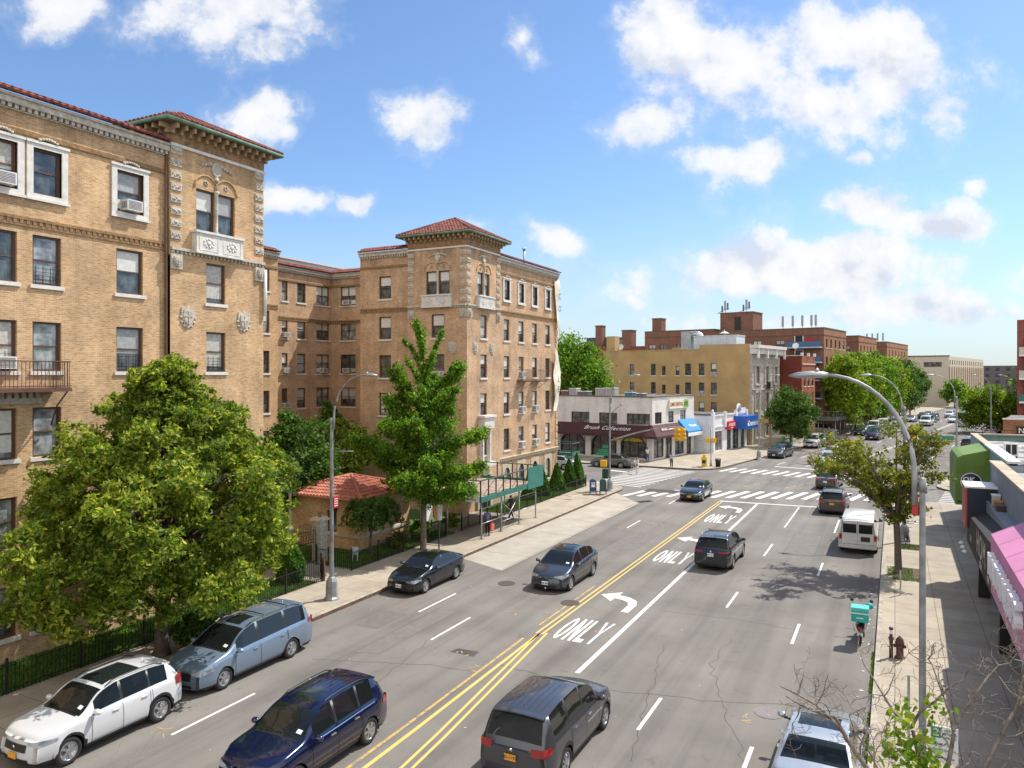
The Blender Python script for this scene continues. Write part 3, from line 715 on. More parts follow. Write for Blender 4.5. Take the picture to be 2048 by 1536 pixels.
def cartouche(mb, M, s=1.0, kind=0):
    if kind == 0:    # shield
        pts = [(-.32,.42),(.32,.42),(.34,.1),(.22,-.28),(0,-.46),(-.22,-.28),(-.34,.1)]
        for sc, y0, y1 in ((1.0,-.06,.01),(.72,-.10,-.06)):
            vs = [M @ Vector((x*sc*s,y1,z*sc*s)) for x,z in pts]+[M @ Vector((x*sc*s,y0,z*sc*s)) for x,z in pts]; k = len(pts)
            mb.add(vs, [tuple(range(k,2*k)), tuple(range(k-1,-1,-1))]+[(i,(i+1)%k,k+(i+1)%k,k+i) for i in range(k)])
        for i in range(12):
            a = 2*math.pi*i/12; mb.lathe([(.075*s,0),(.05*s,.05),(0,.07)], M @ Matrix.Translation((.36*s*math.cos(a),-.0,-.0+.42*s*math.sin(a))) @ Matrix.Rotation(rad(90),4,'X'), 6)
        mb.mbox(M,-.03*s,.03*s,-.125,-.10,-.26*s,.26*s); mb.mbox(M,-.18*s,.18*s,-.12,-.10,.02*s,.07*s)
    elif kind == 1:  # oval with wings
        mb.lathe([(.27*s,0),(.25*s,.08),(.19*s,.10),(.17*s,.06),(0,.09)], M @ Matrix.Diagonal((1,1,1.3,1)) @ Matrix.Rotation(rad(90),4,'X'), 14)
        for sg in (-1,1):
            for k in range(4): mb.lathe([(.12*s-.02*k,0),(.07*s,.07),(0,.09)], M @ Matrix.Translation((sg*(.30+.15*k)*s,0,(.22-.05*k)*s)) @ Matrix.Rotation(rad(90),4,'X'), 7)
        mb.lathe([(.14*s,0),(.09*s,.1),(0,.12)], M @ Matrix.Translation((0,0,-.42*s)) @ Matrix.Rotation(rad(90),4,'X'), 8)
    elif kind == 2:  # relief block (quoin)
        mb.mbox(M,-.26,.26,-.05,.02,-.15,.15)
        for k in range(5):
            x = -.17+.085*k; mb.lathe([(.05,0),(.035,.035),(0,.05)], M @ Matrix.Translation((x,-.05,.05*math.sin(k*2.1+M[0][3]+M[2][3]*5))) @ Matrix.Rotation(rad(90),4,'X'), 6)
    elif kind == 3:  # crest above a window
        for k in range(7):
            x = -.30+.10*k; mb.lathe([(.075,0),(.05,.06),(0,.08)], M @ Matrix.Translation((x,0,.12*math.cos(x*4)-.02)) @ Matrix.Rotation(rad(90),4,'X'), 6)
def surround(parent, M, w, h, t=.22, crest=True):
    m = MB()
    m.mbox(M,-w/2-t,-w/2,-.06,.10,-t,h+t); m.mbox(M,w/2,w/2+t,-.06,.10,-t,h+t); m.mbox(M,-w/2,w/2,-.058,.10,-t,-.0); m.mbox(M,-w/2,w/2,-.058,.10,h,h+t)
    m.mbox(M,-w/2-t-.05,w/2+t+.05,-.10,-.061,h+t-.07,h+t+.02); m.mbox(M,-w/2-t-.05,w/2+t+.05,-.12,-.061,-t-.03,-t+.06)
    o = m.build('window_surround', WSTONE, parent, I4())
    if crest: m = MB(); cartouche(m, M @ Matrix.Translation((0,-.06,h+t+.05)), 1, 3); m.build('crest', STONE, o, I4())
def pairwin(parent, mb, M, w=1.0, h=1.85, rail=.9):
    """two sashes with a stone column between, arched brick heads and a carved balcony panel below"""
    m = MB()
    m.lathe([(.10,0),(.12,.08),(.075,.14),(.07,.9),(.085,1.3),(.07,h-.12),(.12,h-.02),(.13,h+.06)], M @ Matrix.Translation((0,-.02,0)), 10)
    m.build('stone_column', STONE, parent, I4())
    m = MB(); W_ = w*2+.55
    m.mbox(M,-W_/2,W_/2,-.30,.0,-rail,-.10); m.mbox(M,-W_/2-.06,W_/2+.06,-.36,.02,-.10,.0); m.mbox(M,-W_/2-.04,W_/2+.04,-.34,.0,-rail-.08,-rail)
    for sx in (-1,1):
        c = sx*W_/4
        m.mbox(M,c-W_*.2,c+W_*.2,-.315,-.30,-rail+.06,-rail+.09); m.mbox(M,c-W_*.2,c+W_*.2,-.315,-.30,-.19,-.16)
        m.mbox(M,c-W_*.2,c-W_*.2+.03,-.315,-.30,-rail+.09,-.19); m.mbox(M,c+W_*.2-.03,c+W_*.2,-.315,-.30,-rail+.09,-.19)
        for k in range(9):
            a = 2*math.pi*k/9; m.lathe([(.07,0),(.04,.03),(0,.04)], M @ Matrix.Translation((c+.24*math.cos(a),-.30,-rail/2-.05+.17*math.sin(a))) @ Matrix.Rotation(rad(90),4,'X'), 6)
        m.lathe([(.11,0),(.07,.04),(0,.05)], M @ Matrix.Translation((c,-.30,-rail/2-.05)) @ Matrix.Rotation(rad(90),4,'X'), 8)
    m.build('balcony_panel', WSTONE, parent, I4())
    m = MB()
    for sx in (-1,1):
        pts = [M @ Vector((sx*(w/2+.05)+.62*math.cos(a), -.03, h+.02+.62*math.sin(a))) for a in np.linspace(0,math.pi,12)]
        m.tube(pts, .035, 5)
    m.build('brick_arch', TAN, parent, I4())
    m = MB()
    for sx in (-1,1): 
        for k in range(5):
            a = 2*math.pi*k/5; m.lathe([(.06,0),(0,.06)], M @ Matrix.Translation((sx*(w/2+.05)+.08*math.cos(a),-.01,h+.3+.08*math.sin(a))) @ Matrix.Rotation(rad(90),4,'X'), 6)
    m.build('rosette', STONE, parent, I4())
    for sx in (-1,1): window(parent, M @ Matrix.Translation((sx*(w/2+.06),0,0)), w, h, blind=rnd.choice((.4,.5)), sill=False)
def parapet(parent, p0, p1, zt, tile=True, both=True, e0=0, e1=0):
    """cornice of the tan apartment blocks: soldier brick frieze, dentils, stone gutter, tile edge"""
    m = MB(); band(m, p0, p1, zt-.28, zt-.06, .22, 0, 0); band(m, p0, p1, zt-.06, zt+.02, .30, 0, 0)
    m2 = MB(); dentils(m2, p0, p1, zt-.42, zt-.28, .16, .22, .12); band(m2, p0, p1, zt-.46, zt-.42, .08)
    o = m.build('cornice', STONE, parent, I4()); m2.build('dentil_course', STONE, o, I4())
    m = MB(); band(m, p0, p1, zt-1.22, zt-1.12, .07); band(m, p0, p1, zt-1.12, zt-1.04, .04)
    m.build('brick_moulding', flat('dark_tan_brick',(.25,.15,.07),.9,var=.3,scale=8), parent, I4())
    if tile:
        a = Vector((p0[0],p0[1],0)); b = Vector((p1[0],p1[1],0)); d = (b-a).normalized(); n = Vector((d.y,-d.x,0))
        m = MB(); tiles(m, a+n*.34+Vector((0,0,zt+.04)), b+n*.34+Vector((0,0,zt+.04)), a-n*.5+Vector((0,0,zt+.45)), b-n*.5+Vector((0,0,zt+.45)), .27)
        m.build('tile_edge', TILE, parent, I4())
def belt(parent, p0, p1, z, white=False):
    m = MB()
    if white:
        band(m, p0, p1, z+.10, z+.22, .14); dentils(m, p0, p1, z-.02, z+.10, .09, .2, .1); m.build('stone_belt', STONE, parent, I4())
    else:
        band(m, p0, p1, z+.10, z+.20, .07); dentils(m, p0, p1, z-.04, z+.10, .06, .22, .11); band(m, p0, p1, z-.12, z-.04, .05)
        m.build('brick_belt', flat('dark_tan_brick',(.25,.15,.07),.9), parent, I4())
def topfill(parent, name, pts, z, mat):
    MB().poly([(p[0],p[1],z) for p in pts]).build(name, mat, parent, I4())
TAR = flat('roof_tar', (.16,.155,.15), .9, var=.3, scale=.6)

# ---------------------------------------------------------------- building A : left block with the near tower
A = thing('apartment_building', 'tan brick apartment block at the left edge with rusty balcony and near tiled corner tower', 'apartment building', (-33, 12, 0))
XF = -27.0; ty0, ty1 = onX(333,XF), onX(520,XF)
yc = [(onX(a,XF)+onX(b,XF))/2 for a,b in ((-34,38),(70,118),(232,287))]
wA = []; mbA = MB(); P0 = (XF, -1.0)
rowsA = (1.0, 4.05, 7.1, 10.14, 13.2, 16.4)
yw = [3.2, 6.0, 9.4]
for yy in yw+yc:
    for i, z in enumerate(rowsA):
        q = dict(a=yy-P0[1], z=z, w=1.02 if yy != yc[2] else 1.16, h=1.75 if i < 5 else 1.62); q.update(rw())
        if i == 5: q['sill'] = False
        if yy == yc[2]: q['ac'] = i == 5; q['guard'] = i == 3
        if yy == yc[1]: q['ac'] = False; q['guard'] = i == 4
        if yy == yc[0]: q['ac'] = i in (3,5)
        wA.append(q)
mb, d, n = facade(A, 'wall', P0, (XF, ty0), -.1, 19.6, wA, TAN, mb=mbA)
for q in wA:
    if q['sill'] is False if 'sill' in q else False: surround(A, wframe(P0, d, q['a'], q['z']), q['w'], q['h'])
# tower front, standing 0.25 m proud, and its side return
XT = XF+.22; T0 = (XT, ty0)
ut = (onX(432,XT)-ty0); wT = []
for i, z in enumerate((1.0,4.05,7.1,10.14,13.15)):
    q = dict(a=ut, z=z, w=1.05, h=1.75); q.update(rw()); q['ac'] = False; q['curtain'] = i > 2; q['blind'] = .9 if i > 2 else 0; q['guard'] = i == 3; wT.append(q)
def pairholes(u_, z, w, h): return [(u_+s*(w/2+.06)-w/2, u_+s*(w/2+.06)+w/2, z, z+h) for s in (-1,1)]
mb2, d, n = facade(A, 'wall', T0, (XT, ty1), -.1, 20.3, wT, TAN, mb=mbA, holes=pairholes(ut,16.2,1.0,1.85))
pairwin(A, mbA, wframe(T0, d, ut, 16.2))
wall(mbA, (XT-5.2, ty0), (XT, ty0), 15, 20.3); wall(mbA, (XT, ty1), (XT-5.2, ty1), -.1, 20.3); wall(mbA, (XT-5.2, ty1), (XT-5.2, ty0), 18, 20.3)
# rear walls of the block round the court
XC = -42.6
wall(mbA, (XF-5, ty1-.3), (XC, ty1-.3), -.1, 19.6)
wC = []
for yy in (34.2, 38.6, 42.2):
    for z in rowsA:
        q = dict(a=yy-(ty1-.3), z=z, w=.9, h=1.7); q.update(rw()); q['ac'] = False; wC.append(q)
facade(A, 'wall', (XC, ty1-.3), (XC, 43.5), -.1, 19.7, wC, TAN, mb=mbA)
wall(mbA, (XC, 43.5), (-46.9, 43.5), -.1, 19.7); wall(mbA, (-46.9,43.5), (-55,43.5), -.1, 19.0); wall(mbA, (-55,43.5), (-55,-1), -.1, 19.0); wall(mbA, (-55,-1), P0, -.1, 19.6)
mbA.build('wall', TAN, A, I4())
topfill(A, 'flat_roof', [P0,(XF,ty1-.3),(XC,ty1-.3),(XC,43.5),(-55,43.5),(-55,-1)], 19.0, TAR)
parapet(A, P0, (XF, ty0), 19.57); parapet(A, (XC, ty1+.5), (XC, 43.5), 19.4); belt(A, P0, (XF, ty0), 15.3); belt(A, (XC, ty1), (XC, 43.5), 15.2)
belt(A, T0, (XT, ty1), 15.12, True); 
m = MB(); band(m, T0, (XT, ty1), 19.55, 19.68, .07, 0, 0, .07); m.build('stone_string', WSTONE, A, I4())
m = MB(); band(m, T0, (XT, ty1), 19.7, 20.28, .04); m.build('frieze', flat('soldier_brick',(.27,.165,.08),.9,var=.35,scale=6), A, I4())
def tower_eaves(B_, x0, x1, y0, y1, z, h, faces):
    r_ = hiproof(B_, x0, x1, y0, y1, z, h, .62)
    for (a, b) in faces:
        a_, b_ = Vector(a), Vector(b); L = (b_-a_).length; dd = (b_-a_)/L; k = int(L/.42)
        for i in range(k+1):
            m = MB(); q = a_+dd*(L*i/k-.06); band(m, q, q+dd*.12, z-.30, z-.10, .50)
            band(m, q, q+dd*.12, z-.46, z-.30, .22); m.build('eaves_bracket', flat('tan_stone',(.36,.26,.15),.8), r_, I4())
tower_eaves(A, XT-5.2, XT, ty0, ty1, 20.5, 1.5, [(T0,(XT,ty1)),((XT-5.2,ty0),(XT,ty0))])
for side in (.28, ty1-ty0-.28):
    for k in range(8):
        m = MB(); cartouche(m, wframe(T0, d, side, 15.85+.505*k), 1, 2); m.build('quoin', STONE, A, I4())
for side in (.28, ty1-ty0-.28):
    m = MB(); M_ = wframe(T0, d, side, 14.75); m.mbox(M_,-.28,.28,-.08,.0,-.32,.32); cartouche(m, M_ @ Matrix.Translation((0,-.08,0)), .5, 0); m.build('carved_corbel', STONE, A, I4())
m = MB(); cartouche(m, wframe(T0, d, ut, 19.05), 1.0, 1); m.build('cartouche', STONE, A, I4())
for uu_ in (375, 487):
    m = MB(); cartouche(m, wframe(T0, d, onX(uu_,XT)-ty0, 12.45), 1.0, 0); m.build('shield', STONE, A, I4())
m = MB(); m.tube([(XF+.1, ty0-.08, .2),(XF+.1, ty0-.08, 19.2)], .06, 8); m.build('drain_pipe', flat('brown_drain_pipe',(.13,.07,.04),.6), A, I4())
m = MB(); m.tube([(XT+.1, ty1+.02, 12.8),(XT+.1, ty1+.02, 15.0)], .08, 8); m.build('downspout', WHITE, A, I4())
# rusty balcony
m = MB(); X1b = XF+1.05; yb0 = 9.0; yb1 = onX(142,X1b)
for k in range(int((yb1-yb0)/.13)+1): y = yb0+.13*k; m.tube([(X1b,y,9.55),(X1b,y,10.45)], .012, 4, caps=False)
for k in range(8): m.tube([(XF+.13*k+.05,yb1,9.55),(XF+.13*k+.05,yb1,10.45)], .012, 4, caps=False)
for z in (9.55,9.62,10.47): m.tube([(XF,yb1,z),(X1b,yb1,z),(X1b,yb0,z)], .022, 5)
bo = m.build('balcony', RUST, A, I4())
m = MB(); m.box(XF+.02,X1b+.03,yb0,yb1+.03,9.42,9.54); m.build('balcony_floor', RUST, bo, I4())
m = MB(); m.tube([(X1b-.05,yb1-.1,9.42),(XF+.4,yb1-.1,8.9),(XF+.05,yb1-.1,8.2)], .03, 6); m.build('balcony_brace', RUST, bo, I4())
m = MB(); band(m, (XF,yb0), (XF,yb1-.5), 9.0, 9.2, .16); dentils(m, (XF,yb0), (XF,yb1-.5), 9.2, 9.42, .2, .24, .13); m.build('corbel_table', STONE, A, I4())
# ---------------------------------------------------------------- building B : second tan block
TAN2 = brick('tan_brick_far', (.58,.385,.235), (.43,.265,.155), (.56,.44,.33), streak=(17.2,19.2))
B = thing('apartment_building', 'tan brick apartment block behind the tall ginkgo, its tower under a red hipped roof', 'apartment building', (-33, 54, 0))
by0, by1, by2 = 45.85, 50.85, 62.3; mbB = MB(); rowsB = (4.1, 6.95, 9.8, 12.7, 15.75)
XT = XF+.0
def rowcol(lst, p0v, cols, rows, w, h, **k):
    for c in cols:
        for i, z in enumerate(rows):
            q = dict(a=abs(c-p0v), z=z, w=w, h=h); q.update(rw()); q.update(k); lst.append(q)
# avenue front
wl = []; T0 = (XT, by0); ut = onX(967.5,XT)-by0
rowcol(wl, by0, [by0+ut], rowsB[:4], .95, 1.7); 
for q in wl: q['guard'] = False
mb, d, n = facade(B, 'wall', T0, (XT, by1), -.1, 20.0, wl, TAN2, mb=mbB, holes=pairholes(ut,15.8,.85,1.7))
pairwin(B, mbB, wframe(T0, d, ut, 15.8), .85, 1.7, .85)
wl = []; P0b = (XF-.22, by1); cols = [onX((a+b)/2, XF-.22) for a,b in ((1007,1019.5),(1036.5,1048),(1064,1074.5),(1090,1100.5))]
rowcol(wl, by1, cols, rowsB, .95, 1.68)
for q in wl:
    if q['z'] > 15: q['sill'] = False; q['ac'] = False; q['z'] = 15.9; q['h'] = 1.55
for k in (5,7,10): wl[k]['ac'] = True
mb, d, n = facade(B, 'wall', P0b, (XF-.22, by2), 3.35, 19.2, wl, TAN2, mb=mbB)
for q in wl:
    if q['z'] > 15: surround(B, wframe(P0b, d, q['a'], q['z']), q['w'], q['h'], .17)
# ground floor with arched limestone windows
wg = []; rowcol(wg, by1, cols, (.95,), .95, 1.75)
for q in wg: q['ac'] = False; q['guard'] = False
facade(B, 'wall', P0b, (XF-.22, by2), -.1, 3.35, wg, TAN2, mb=mbB)
for q in wg:
    M_ = wframe(P0b, d, q['a'], q['z']); m = MB(); w_, h_ = q['w'], q['h']
    m.mbox(M_,-w_/2-.3,-w_/2,-.05,.02,-.9,h_+.35); m.mbox(M_,w_/2,w_/2+.3,-.05,.02,-.9,h_+.35); m.mbox(M_,-w_/2,w_/2,-.048,.02,h_,h_+.35); m.mbox(M_,-w_/2,w_/2,-.05,.02,-.9,-.15)
    for sg in (-1,1):
        vs = [M_ @ Vector(p) for p in ((sg*w_/2,-.047,h_),(sg*w_/2,-.047,h_-.3),(sg*(w_/2-.28),-.047,h_))]; m.add(vs, [(0,1,2)] if sg > 0 else [(0,2,1)])
    m.build('stone_window_surround', flat('limestone',(.50,.43,.31),.85,var=.15), B, I4())
m = MB(); band(m, P0b, (XF-.22, by2), 3.28, 3.5, .12); band(m, P0b, (XF-.22, by2), 3.5, 3.56, .2); band(m, P0b, (XF-.22,by2), -.1, .55, .08); m.build('stone_course', flat('limestone',(.50,.43,.31),.85), B, I4())
m = MB()
for k in range(22): band(m, (XF-.22,by2-.45), (XF-.22,by2), 3.7+.62*k, 4.15+.62*k, .06, 0, 0, 0)
m.build('brick_quoin', TAN2, B, I4())
# south faces : block and tower
XB = -36.65; wl = []
rowcol(wl, XB, [onY(770,by0+.25)], (4.0,)+rowsB[1:], 1.12, 1.7); 
mb, dS, n = facade(B, 'wall', (XB,by0+.25), (XT-5.05,by0+.25), -.1, 19.3, wl, TAN2, mb=mbB)
T1 = (XT-5.05, by0); us = onY(875.5,by0)-(XT-5.05); wl = []
rowcol(wl, 0, [us], (4.0,)+rowsB[1:4], 1.1, 1.7)
facade(B, 'wall', T1, (XT,by0), -.1, 20.0, wl, TAN2, mb=mbB, holes=pairholes(us,15.8,.95,1.72))
pairwin(B, mbB, wframe(T1, dS, us, 15.8), .95, 1.72, .85)
wall(mbB, (XT,by1), (XT-5.05,by1), 18.5, 20); wall(mbB, (XT-5.05,by1), (XT-5.05,by0), 18.5, 20)
wall(mbB, (XF-.22,by2), (-58,by2), -.1, 19.2)
# court walls
yB = 54.66; wall(mbB, (XB,yB), (XB,by0+.25), -.1, 19.3)
wl = []; rowcol(wl, -46.9, [onY(696,yB)], rowsA, 1.75, 1.75, panes=2)
for q in wl: q['ac'] = q['z'] in (16.4,10.14)
facade(B, 'wall', (-46.9,yB), (XB,yB), -.1, 19.5, wl, TAN2, mb=mbB)
wl = []
for cu, w_ in ((569.5,.7),(603,1.05),(646,1.75)):
    rowcol(wl, 43.5, [onX(cu,-46.9)], rowsA, w_, 1.75, panes=2 if w_ > 1.5 else 1)
facade(B, 'wall', (-46.9,43.5), (-46.9,yB), -.1, 19.5, wl, TAN2, mb=mbB)
mbB.build('wall', TAN2, B, I4())
topfill(B, 'flat_roof', [(XF-.22,by1),(XF-.22,by2),(-58,by2),(-58,43.5),(-46.9,43.5),(-46.9,yB),(XB,yB),(XB,by0+.25),(XT-5.05,by0+.25),(XT-5.05,by1)], 18.7, TAR)
parapet(B, P0b, (XF-.22,by2), 19.1); parapet(B, (XB,by0+.25), (XT-5.05,by0+.25), 19.3); parapet(B, (-46.9,yB), (XB,yB), 19.35); parapet(B, (-46.9,43.6), (-46.9,yB), 19.35)
for a_, b_, wt in ((P0b,(XF-.22,by2),0),((XB,by0+.25),(XT-5.05,by0+.25),0),((-46.9,yB),(XB,yB),0),((-46.9,43.6),(-46.9,yB),0),(T0,(XT,by1),1),(T1,(XT,by0),1)):
    belt(B, a_, b_, 14.85, bool(wt))
m = MB(); 
for a_, b_ in ((T0,(XT,by1)),(T1,(XT,by0))): band(m, a_, b_, 19.1, 19.22, .07)
m.build('stone_string', WSTONE, B, I4())
m = MB()
for a_, b_ in ((T0,(XT,by1)),(T1,(XT,by0))): band(m, a_, b_, 19.26, 19.95, .04)
m.build('frieze', flat('soldier_brick',(.27,.165,.08),.9), B, I4())
tower_eaves(B, XT-5.05, XT, by0, by1, 20.15, 1.6, [(T0,(XT,by1)),(T1,(XT,by0))])
for base_, dd, LL in ((T0,d,5.0),(T1,dS,5.05)):
    for side in (.28, LL-.28):
        for k in range(7): m = MB(); cartouche(m, wframe(base_, dd, side, 15.4+.56*k), 1, 2); m.build('quoin', STONE, B, I4())
for base_, dd, LL, uc in ((T0,d,5.0,ut),(T1,dS,5.05,us)):
    for side in (.30, LL-.30):
        m = MB(); M_ = wframe(base_, dd, side, 14.45); m.mbox(M_,-.28,.28,-.08,.0,-.3,.3); cartouche(m, M_ @ Matrix.Translation((0,-.08,0)), .5, 0); m.build('carved_corbel', STONE, B, I4())
    m = MB(); cartouche(m, wframe(base_, dd, uc, 18.55), .95, 1); m.build('cartouche', STONE, B, I4())
    for sx in (-1.25,1.25):
        m = MB(); cartouche(m, wframe(base_, dd, uc+sx, 11.95), .95, 0); m.build('shield', STONE, B, I4())
# stone bay above the entrance on the avenue front, small balconies
m = MB(); M_ = wframe(T0, d, ut, 3.6); m.mbox(M_,-.75,.75,-.5,0,2.5,3.3); m.mbox(M_,-.9,.9,-.62,0,3.3,3.45); m.mbox(M_,-.62,-.45,-.3,0,0,2.5); m.mbox(M_,.45,.62,-.3,0,0,2.5); m.mbox(M_,-.9,.9,-.55,0,-.3,0); m.build('stone_bay', WSTONE, B, I4())
m = MB(); M_ = wframe(T0, d, ut, 0); m.mbox(M_,-.8,.8,-.04,.0,0,2.6,1); m.mbox(M_,-1.1,-.8,-.15,0,0,3.0); m.mbox(M_,.8,1.1,-.15,0,0,3.0); m.mbox(M_,-.8,.8,-.15,0,2.6,3.0); m.build('entrance', [flat('limestone',(.50,.43,.31),.85), IRON], B, I4())
for ci in (1,2):
    m = MB(); M_ = wframe(P0b, d, cols[ci]-by1, 9.5); W_=.78
    for z in (0,.08,.92): m.tube([M_ @ Vector(p) for p in ((-W_,0,z),(-W_,-.85,z),(W_,-.85,z),(W_,0,z))], .02, 5)
    for k in range(12): x=-W_+2*W_*k/11; m.tube([M_ @ Vector((x,-.85,0)),M_ @ Vector((x,-.85,.92))], .012, 4, caps=False)
    m.mbox(M_,-W_,W_,-.85,0,-.05,0); m.tube([M_ @ Vector((-W_+.1,-.8,-.05)),M_ @ Vector((-W_+.1,0,-.6))], .02, 5); m.tube([M_ @ Vector((W_-.1,-.8,-.05)),M_ @ Vector((W_-.1,0,-.6))], .02, 5)
    m.build('balcony', RUST, B, I4())
# rooftop things
m = MB(); m.box(-34.4,-31.6,52,55.5,18.7,21.0); m.build('roof_penthouse', flat('brown_render',(.22,.16,.11),.85), B, I4())
for x, y, h in ((-44.2,41,1.2),(-28.6,58.3,1.5)):
    m = MB(); m.tube([(x,y,18.7),(x,y,19.3+h)], .09, 8); m.lathe([(.14,0),(.14,.2),(0,.25)], MT(x,y,19.3+h), 8); m.build('vent_pipe', STEEL, B, I4())
m = MB(); m.tube([(-33,51,20.8),(-33,51,22.3)], .02, 5); m.build('antenna', IRON, B, I4())
m = MB(); m.box(-56,-49.5,50,60,18.7,20.6); m.box(-56.2,-49.3,49.8,60.2,20.6,20.75); m.build('roof_shed', flat('pale_roof_shed',(.55,.52,.50),.8), B, I4())
m = MB(); m.box(-52,-49.6,46,48.4,18.7,21.2); m.prism([(-52.2,45.8),(-49.4,45.8),(-49.4,48.6),(-52.2,48.6)],21.2,21.4); m.build('chimney', flat('roof_chimney',(.24,.12,.08),.9), B, I4())
# torn banner on the corner
BAN = flat('banner_cloth', (.66,.62,.52), .9, var=.12, scale=2)
def cloth(fn, nu, nv):
    m = MB(); vs = [fn(i/nu, j/nv) for i in range(nu+1) for j in range(nv+1)]
    m.add(vs, [(i*(nv+1)+j,(i+1)*(nv+1)+j,(i+1)*(nv+1)+j+1,i*(nv+1)+j+1) for i in range(nu) for j in range(nv)], 0, True); return m
bn = thing('banner', 'torn cream cloth banner hanging down the far corner of the second tan block', 'banner', (XF+.1, 61.6, 4.4))
def f1(i,j):
    w_ = 1.1*(1-.9*j**1.3); return (XF+.02+.1*math.sin(j*9)*i, 62.25-w_*(1-i)*.98, 18.3-5.0*j+.3*i)
cloth(f1, 8, 14).build('upper_cloth', BAN, bn, I4())
def f2(i,j):
    w_ = .12+1.05*min(1,j*2.6); w_ = w_ if j < .84 else w_*(1-(j-.84)*4.5)
    return (XF+.06+.10*math.sin(j*11+i*2), 61.05+w_*i+(.55*math.sin(math.pi*min(1,j*2.2)) if i > .6 else 0), 12.4-5.6*j)
cloth(f2, 8, 24).build('lower_cloth', BAN, bn, I4())
INKG = flat('faded_ink', (.10,.10,.09), .9, var=.1)
for s_, y_, z_ in (('C',61.75,17.0),('O',61.75,15.9),('L',61.5,9.6),('E',61.5,8.7)):
    V,Fs = text_geo(s_, .75, 1, .01); m = MB(); m.merge(V, Fs, Matrix.Translation((XF+.27, y_, z_)) @ Matrix.Rotation(rad(90),4,'Z') @ Matrix.Rotation(rad(90),4,'X')); m.build('letter', INKG, bn, I4())
# ================================================================ ground, roads, markings
def asphalt():
    m, nt, b = newmat('asphalt'); oc = objco(nt)
    f = noise_(nt, oc, .22, 6, .6); col = ramp(nt, f, [(.3, (.140,.130,.118)), (.7, (.215,.199,.180))])
    g = noise_(nt, oc, 38, 2, .7); col = mixc(nt, 1, col, ramp(nt, g, [(.3,(.80,.80,.80)),(.7,(1.18,1.17,1.15))]), 'MULTIPLY')
    # wheel tracks and tar drips run along the avenue
    h = noise_(nt, scalev(nt, oc, (1.1,.035,1)), 1.0, 5, .6); col = mixc(nt, 1, col, ramp(nt, h, [(.32,(.76,.76,.77)),(.52,(1,1,1)),(.74,(1.10,1.09,1.07))]), 'MULTIPLY')
    s_ = noise_(nt, oc, 1.3, 5, .7); col = mixc(nt, 1, col, ramp(nt, s_, [(.26,(.70,.69,.68)),(.40,(1,1,1))]), 'MULTIPLY')
    sx_ = nt.nodes.new('ShaderNodeSeparateXYZ'); nt.links.new(oc, sx_.inputs[0])
    ph_ = mth(nt,'FRACT', mth(nt,'MULTIPLY', mth(nt,'ADD', sx_.outputs[0], 60.35), 1/3.02)); bd = mth(nt,'ABSOLUTE', mth(nt,'SUBTRACT', ph_, .5))      # oil-dark lane centres, paler wheel paths
    lf = noise_(nt, scalev(nt, oc, (.5,.06,1)), 1.0, 5, .65); dk = mth(nt,'MULTIPLY', ramp(nt, bd, [(0,(1,1,1)),(.16,(0,0,0))]), ramp(nt, lf, [(.35,(.15,.15,.15)),(.65,(1,1,1))]))
    col = mixc(nt, mth(nt,'MULTIPLY', dk, .30), col, (.085,.078,.07))
    # cracks
    def cr(scale, wdt, seed):
        w = nt.nodes.new('ShaderNodeTexNoise'); w.inputs['Scale'].default_value = .9; w.inputs['Detail'].default_value = 5; nt.links.new(oc, w.inputs['Vector'])
        ad = nt.nodes.new('ShaderNodeVectorMath'); ad.operation = 'MULTIPLY_ADD'; nt.links.new(w.outputs['Color'], ad.inputs[0]); ad.inputs[1].default_value = (.9,.9,0); nt.links.new(oc, ad.inputs[2])
        mp = nt.nodes.new('ShaderNodeMapping'); mp.inputs['Location'].default_value = (seed,seed*.7,0); mp.inputs['Scale'].default_value=(1,.75,0); nt.links.new(ad.outputs[0], mp.inputs[0])
        v = nt.nodes.new('ShaderNodeTexVoronoi'); v.feature = 'DISTANCE_TO_EDGE'; v.inputs['Scale'].default_value = scale; nt.links.new(mp.outputs[0], v.inputs['Vector'])
        return mth(nt, 'LESS_THAN', v.outputs['Distance'], wdt)
    msk = noise_(nt, oc, .13, 3, .5)
    c1 = mth(nt, 'MULTIPLY', cr(.16,.0017,3.1), ramp(nt, msk, [(.58,(0,0,0)),(.64,(.7,.7,.7))]))
    c2 = mth(nt, 'MULTIPLY', cr(.55,.006,9.7), ramp(nt, msk, [(.64,(0,0,0)),(.68,(.6,.6,.6))]))
    c = mth(nt, 'MAXIMUM', c1, c2); col = mixc(nt, mth(nt,'MULTIPLY',c,.34), col, (.055,.05,.045))
    nt.links.new(col, b.inputs['Base Color']); b.inputs['Roughness'].default_value = .88; b.inputs['Specular IOR Level'].default_value = .25
    bump(nt, b, g, .35, .008); return m
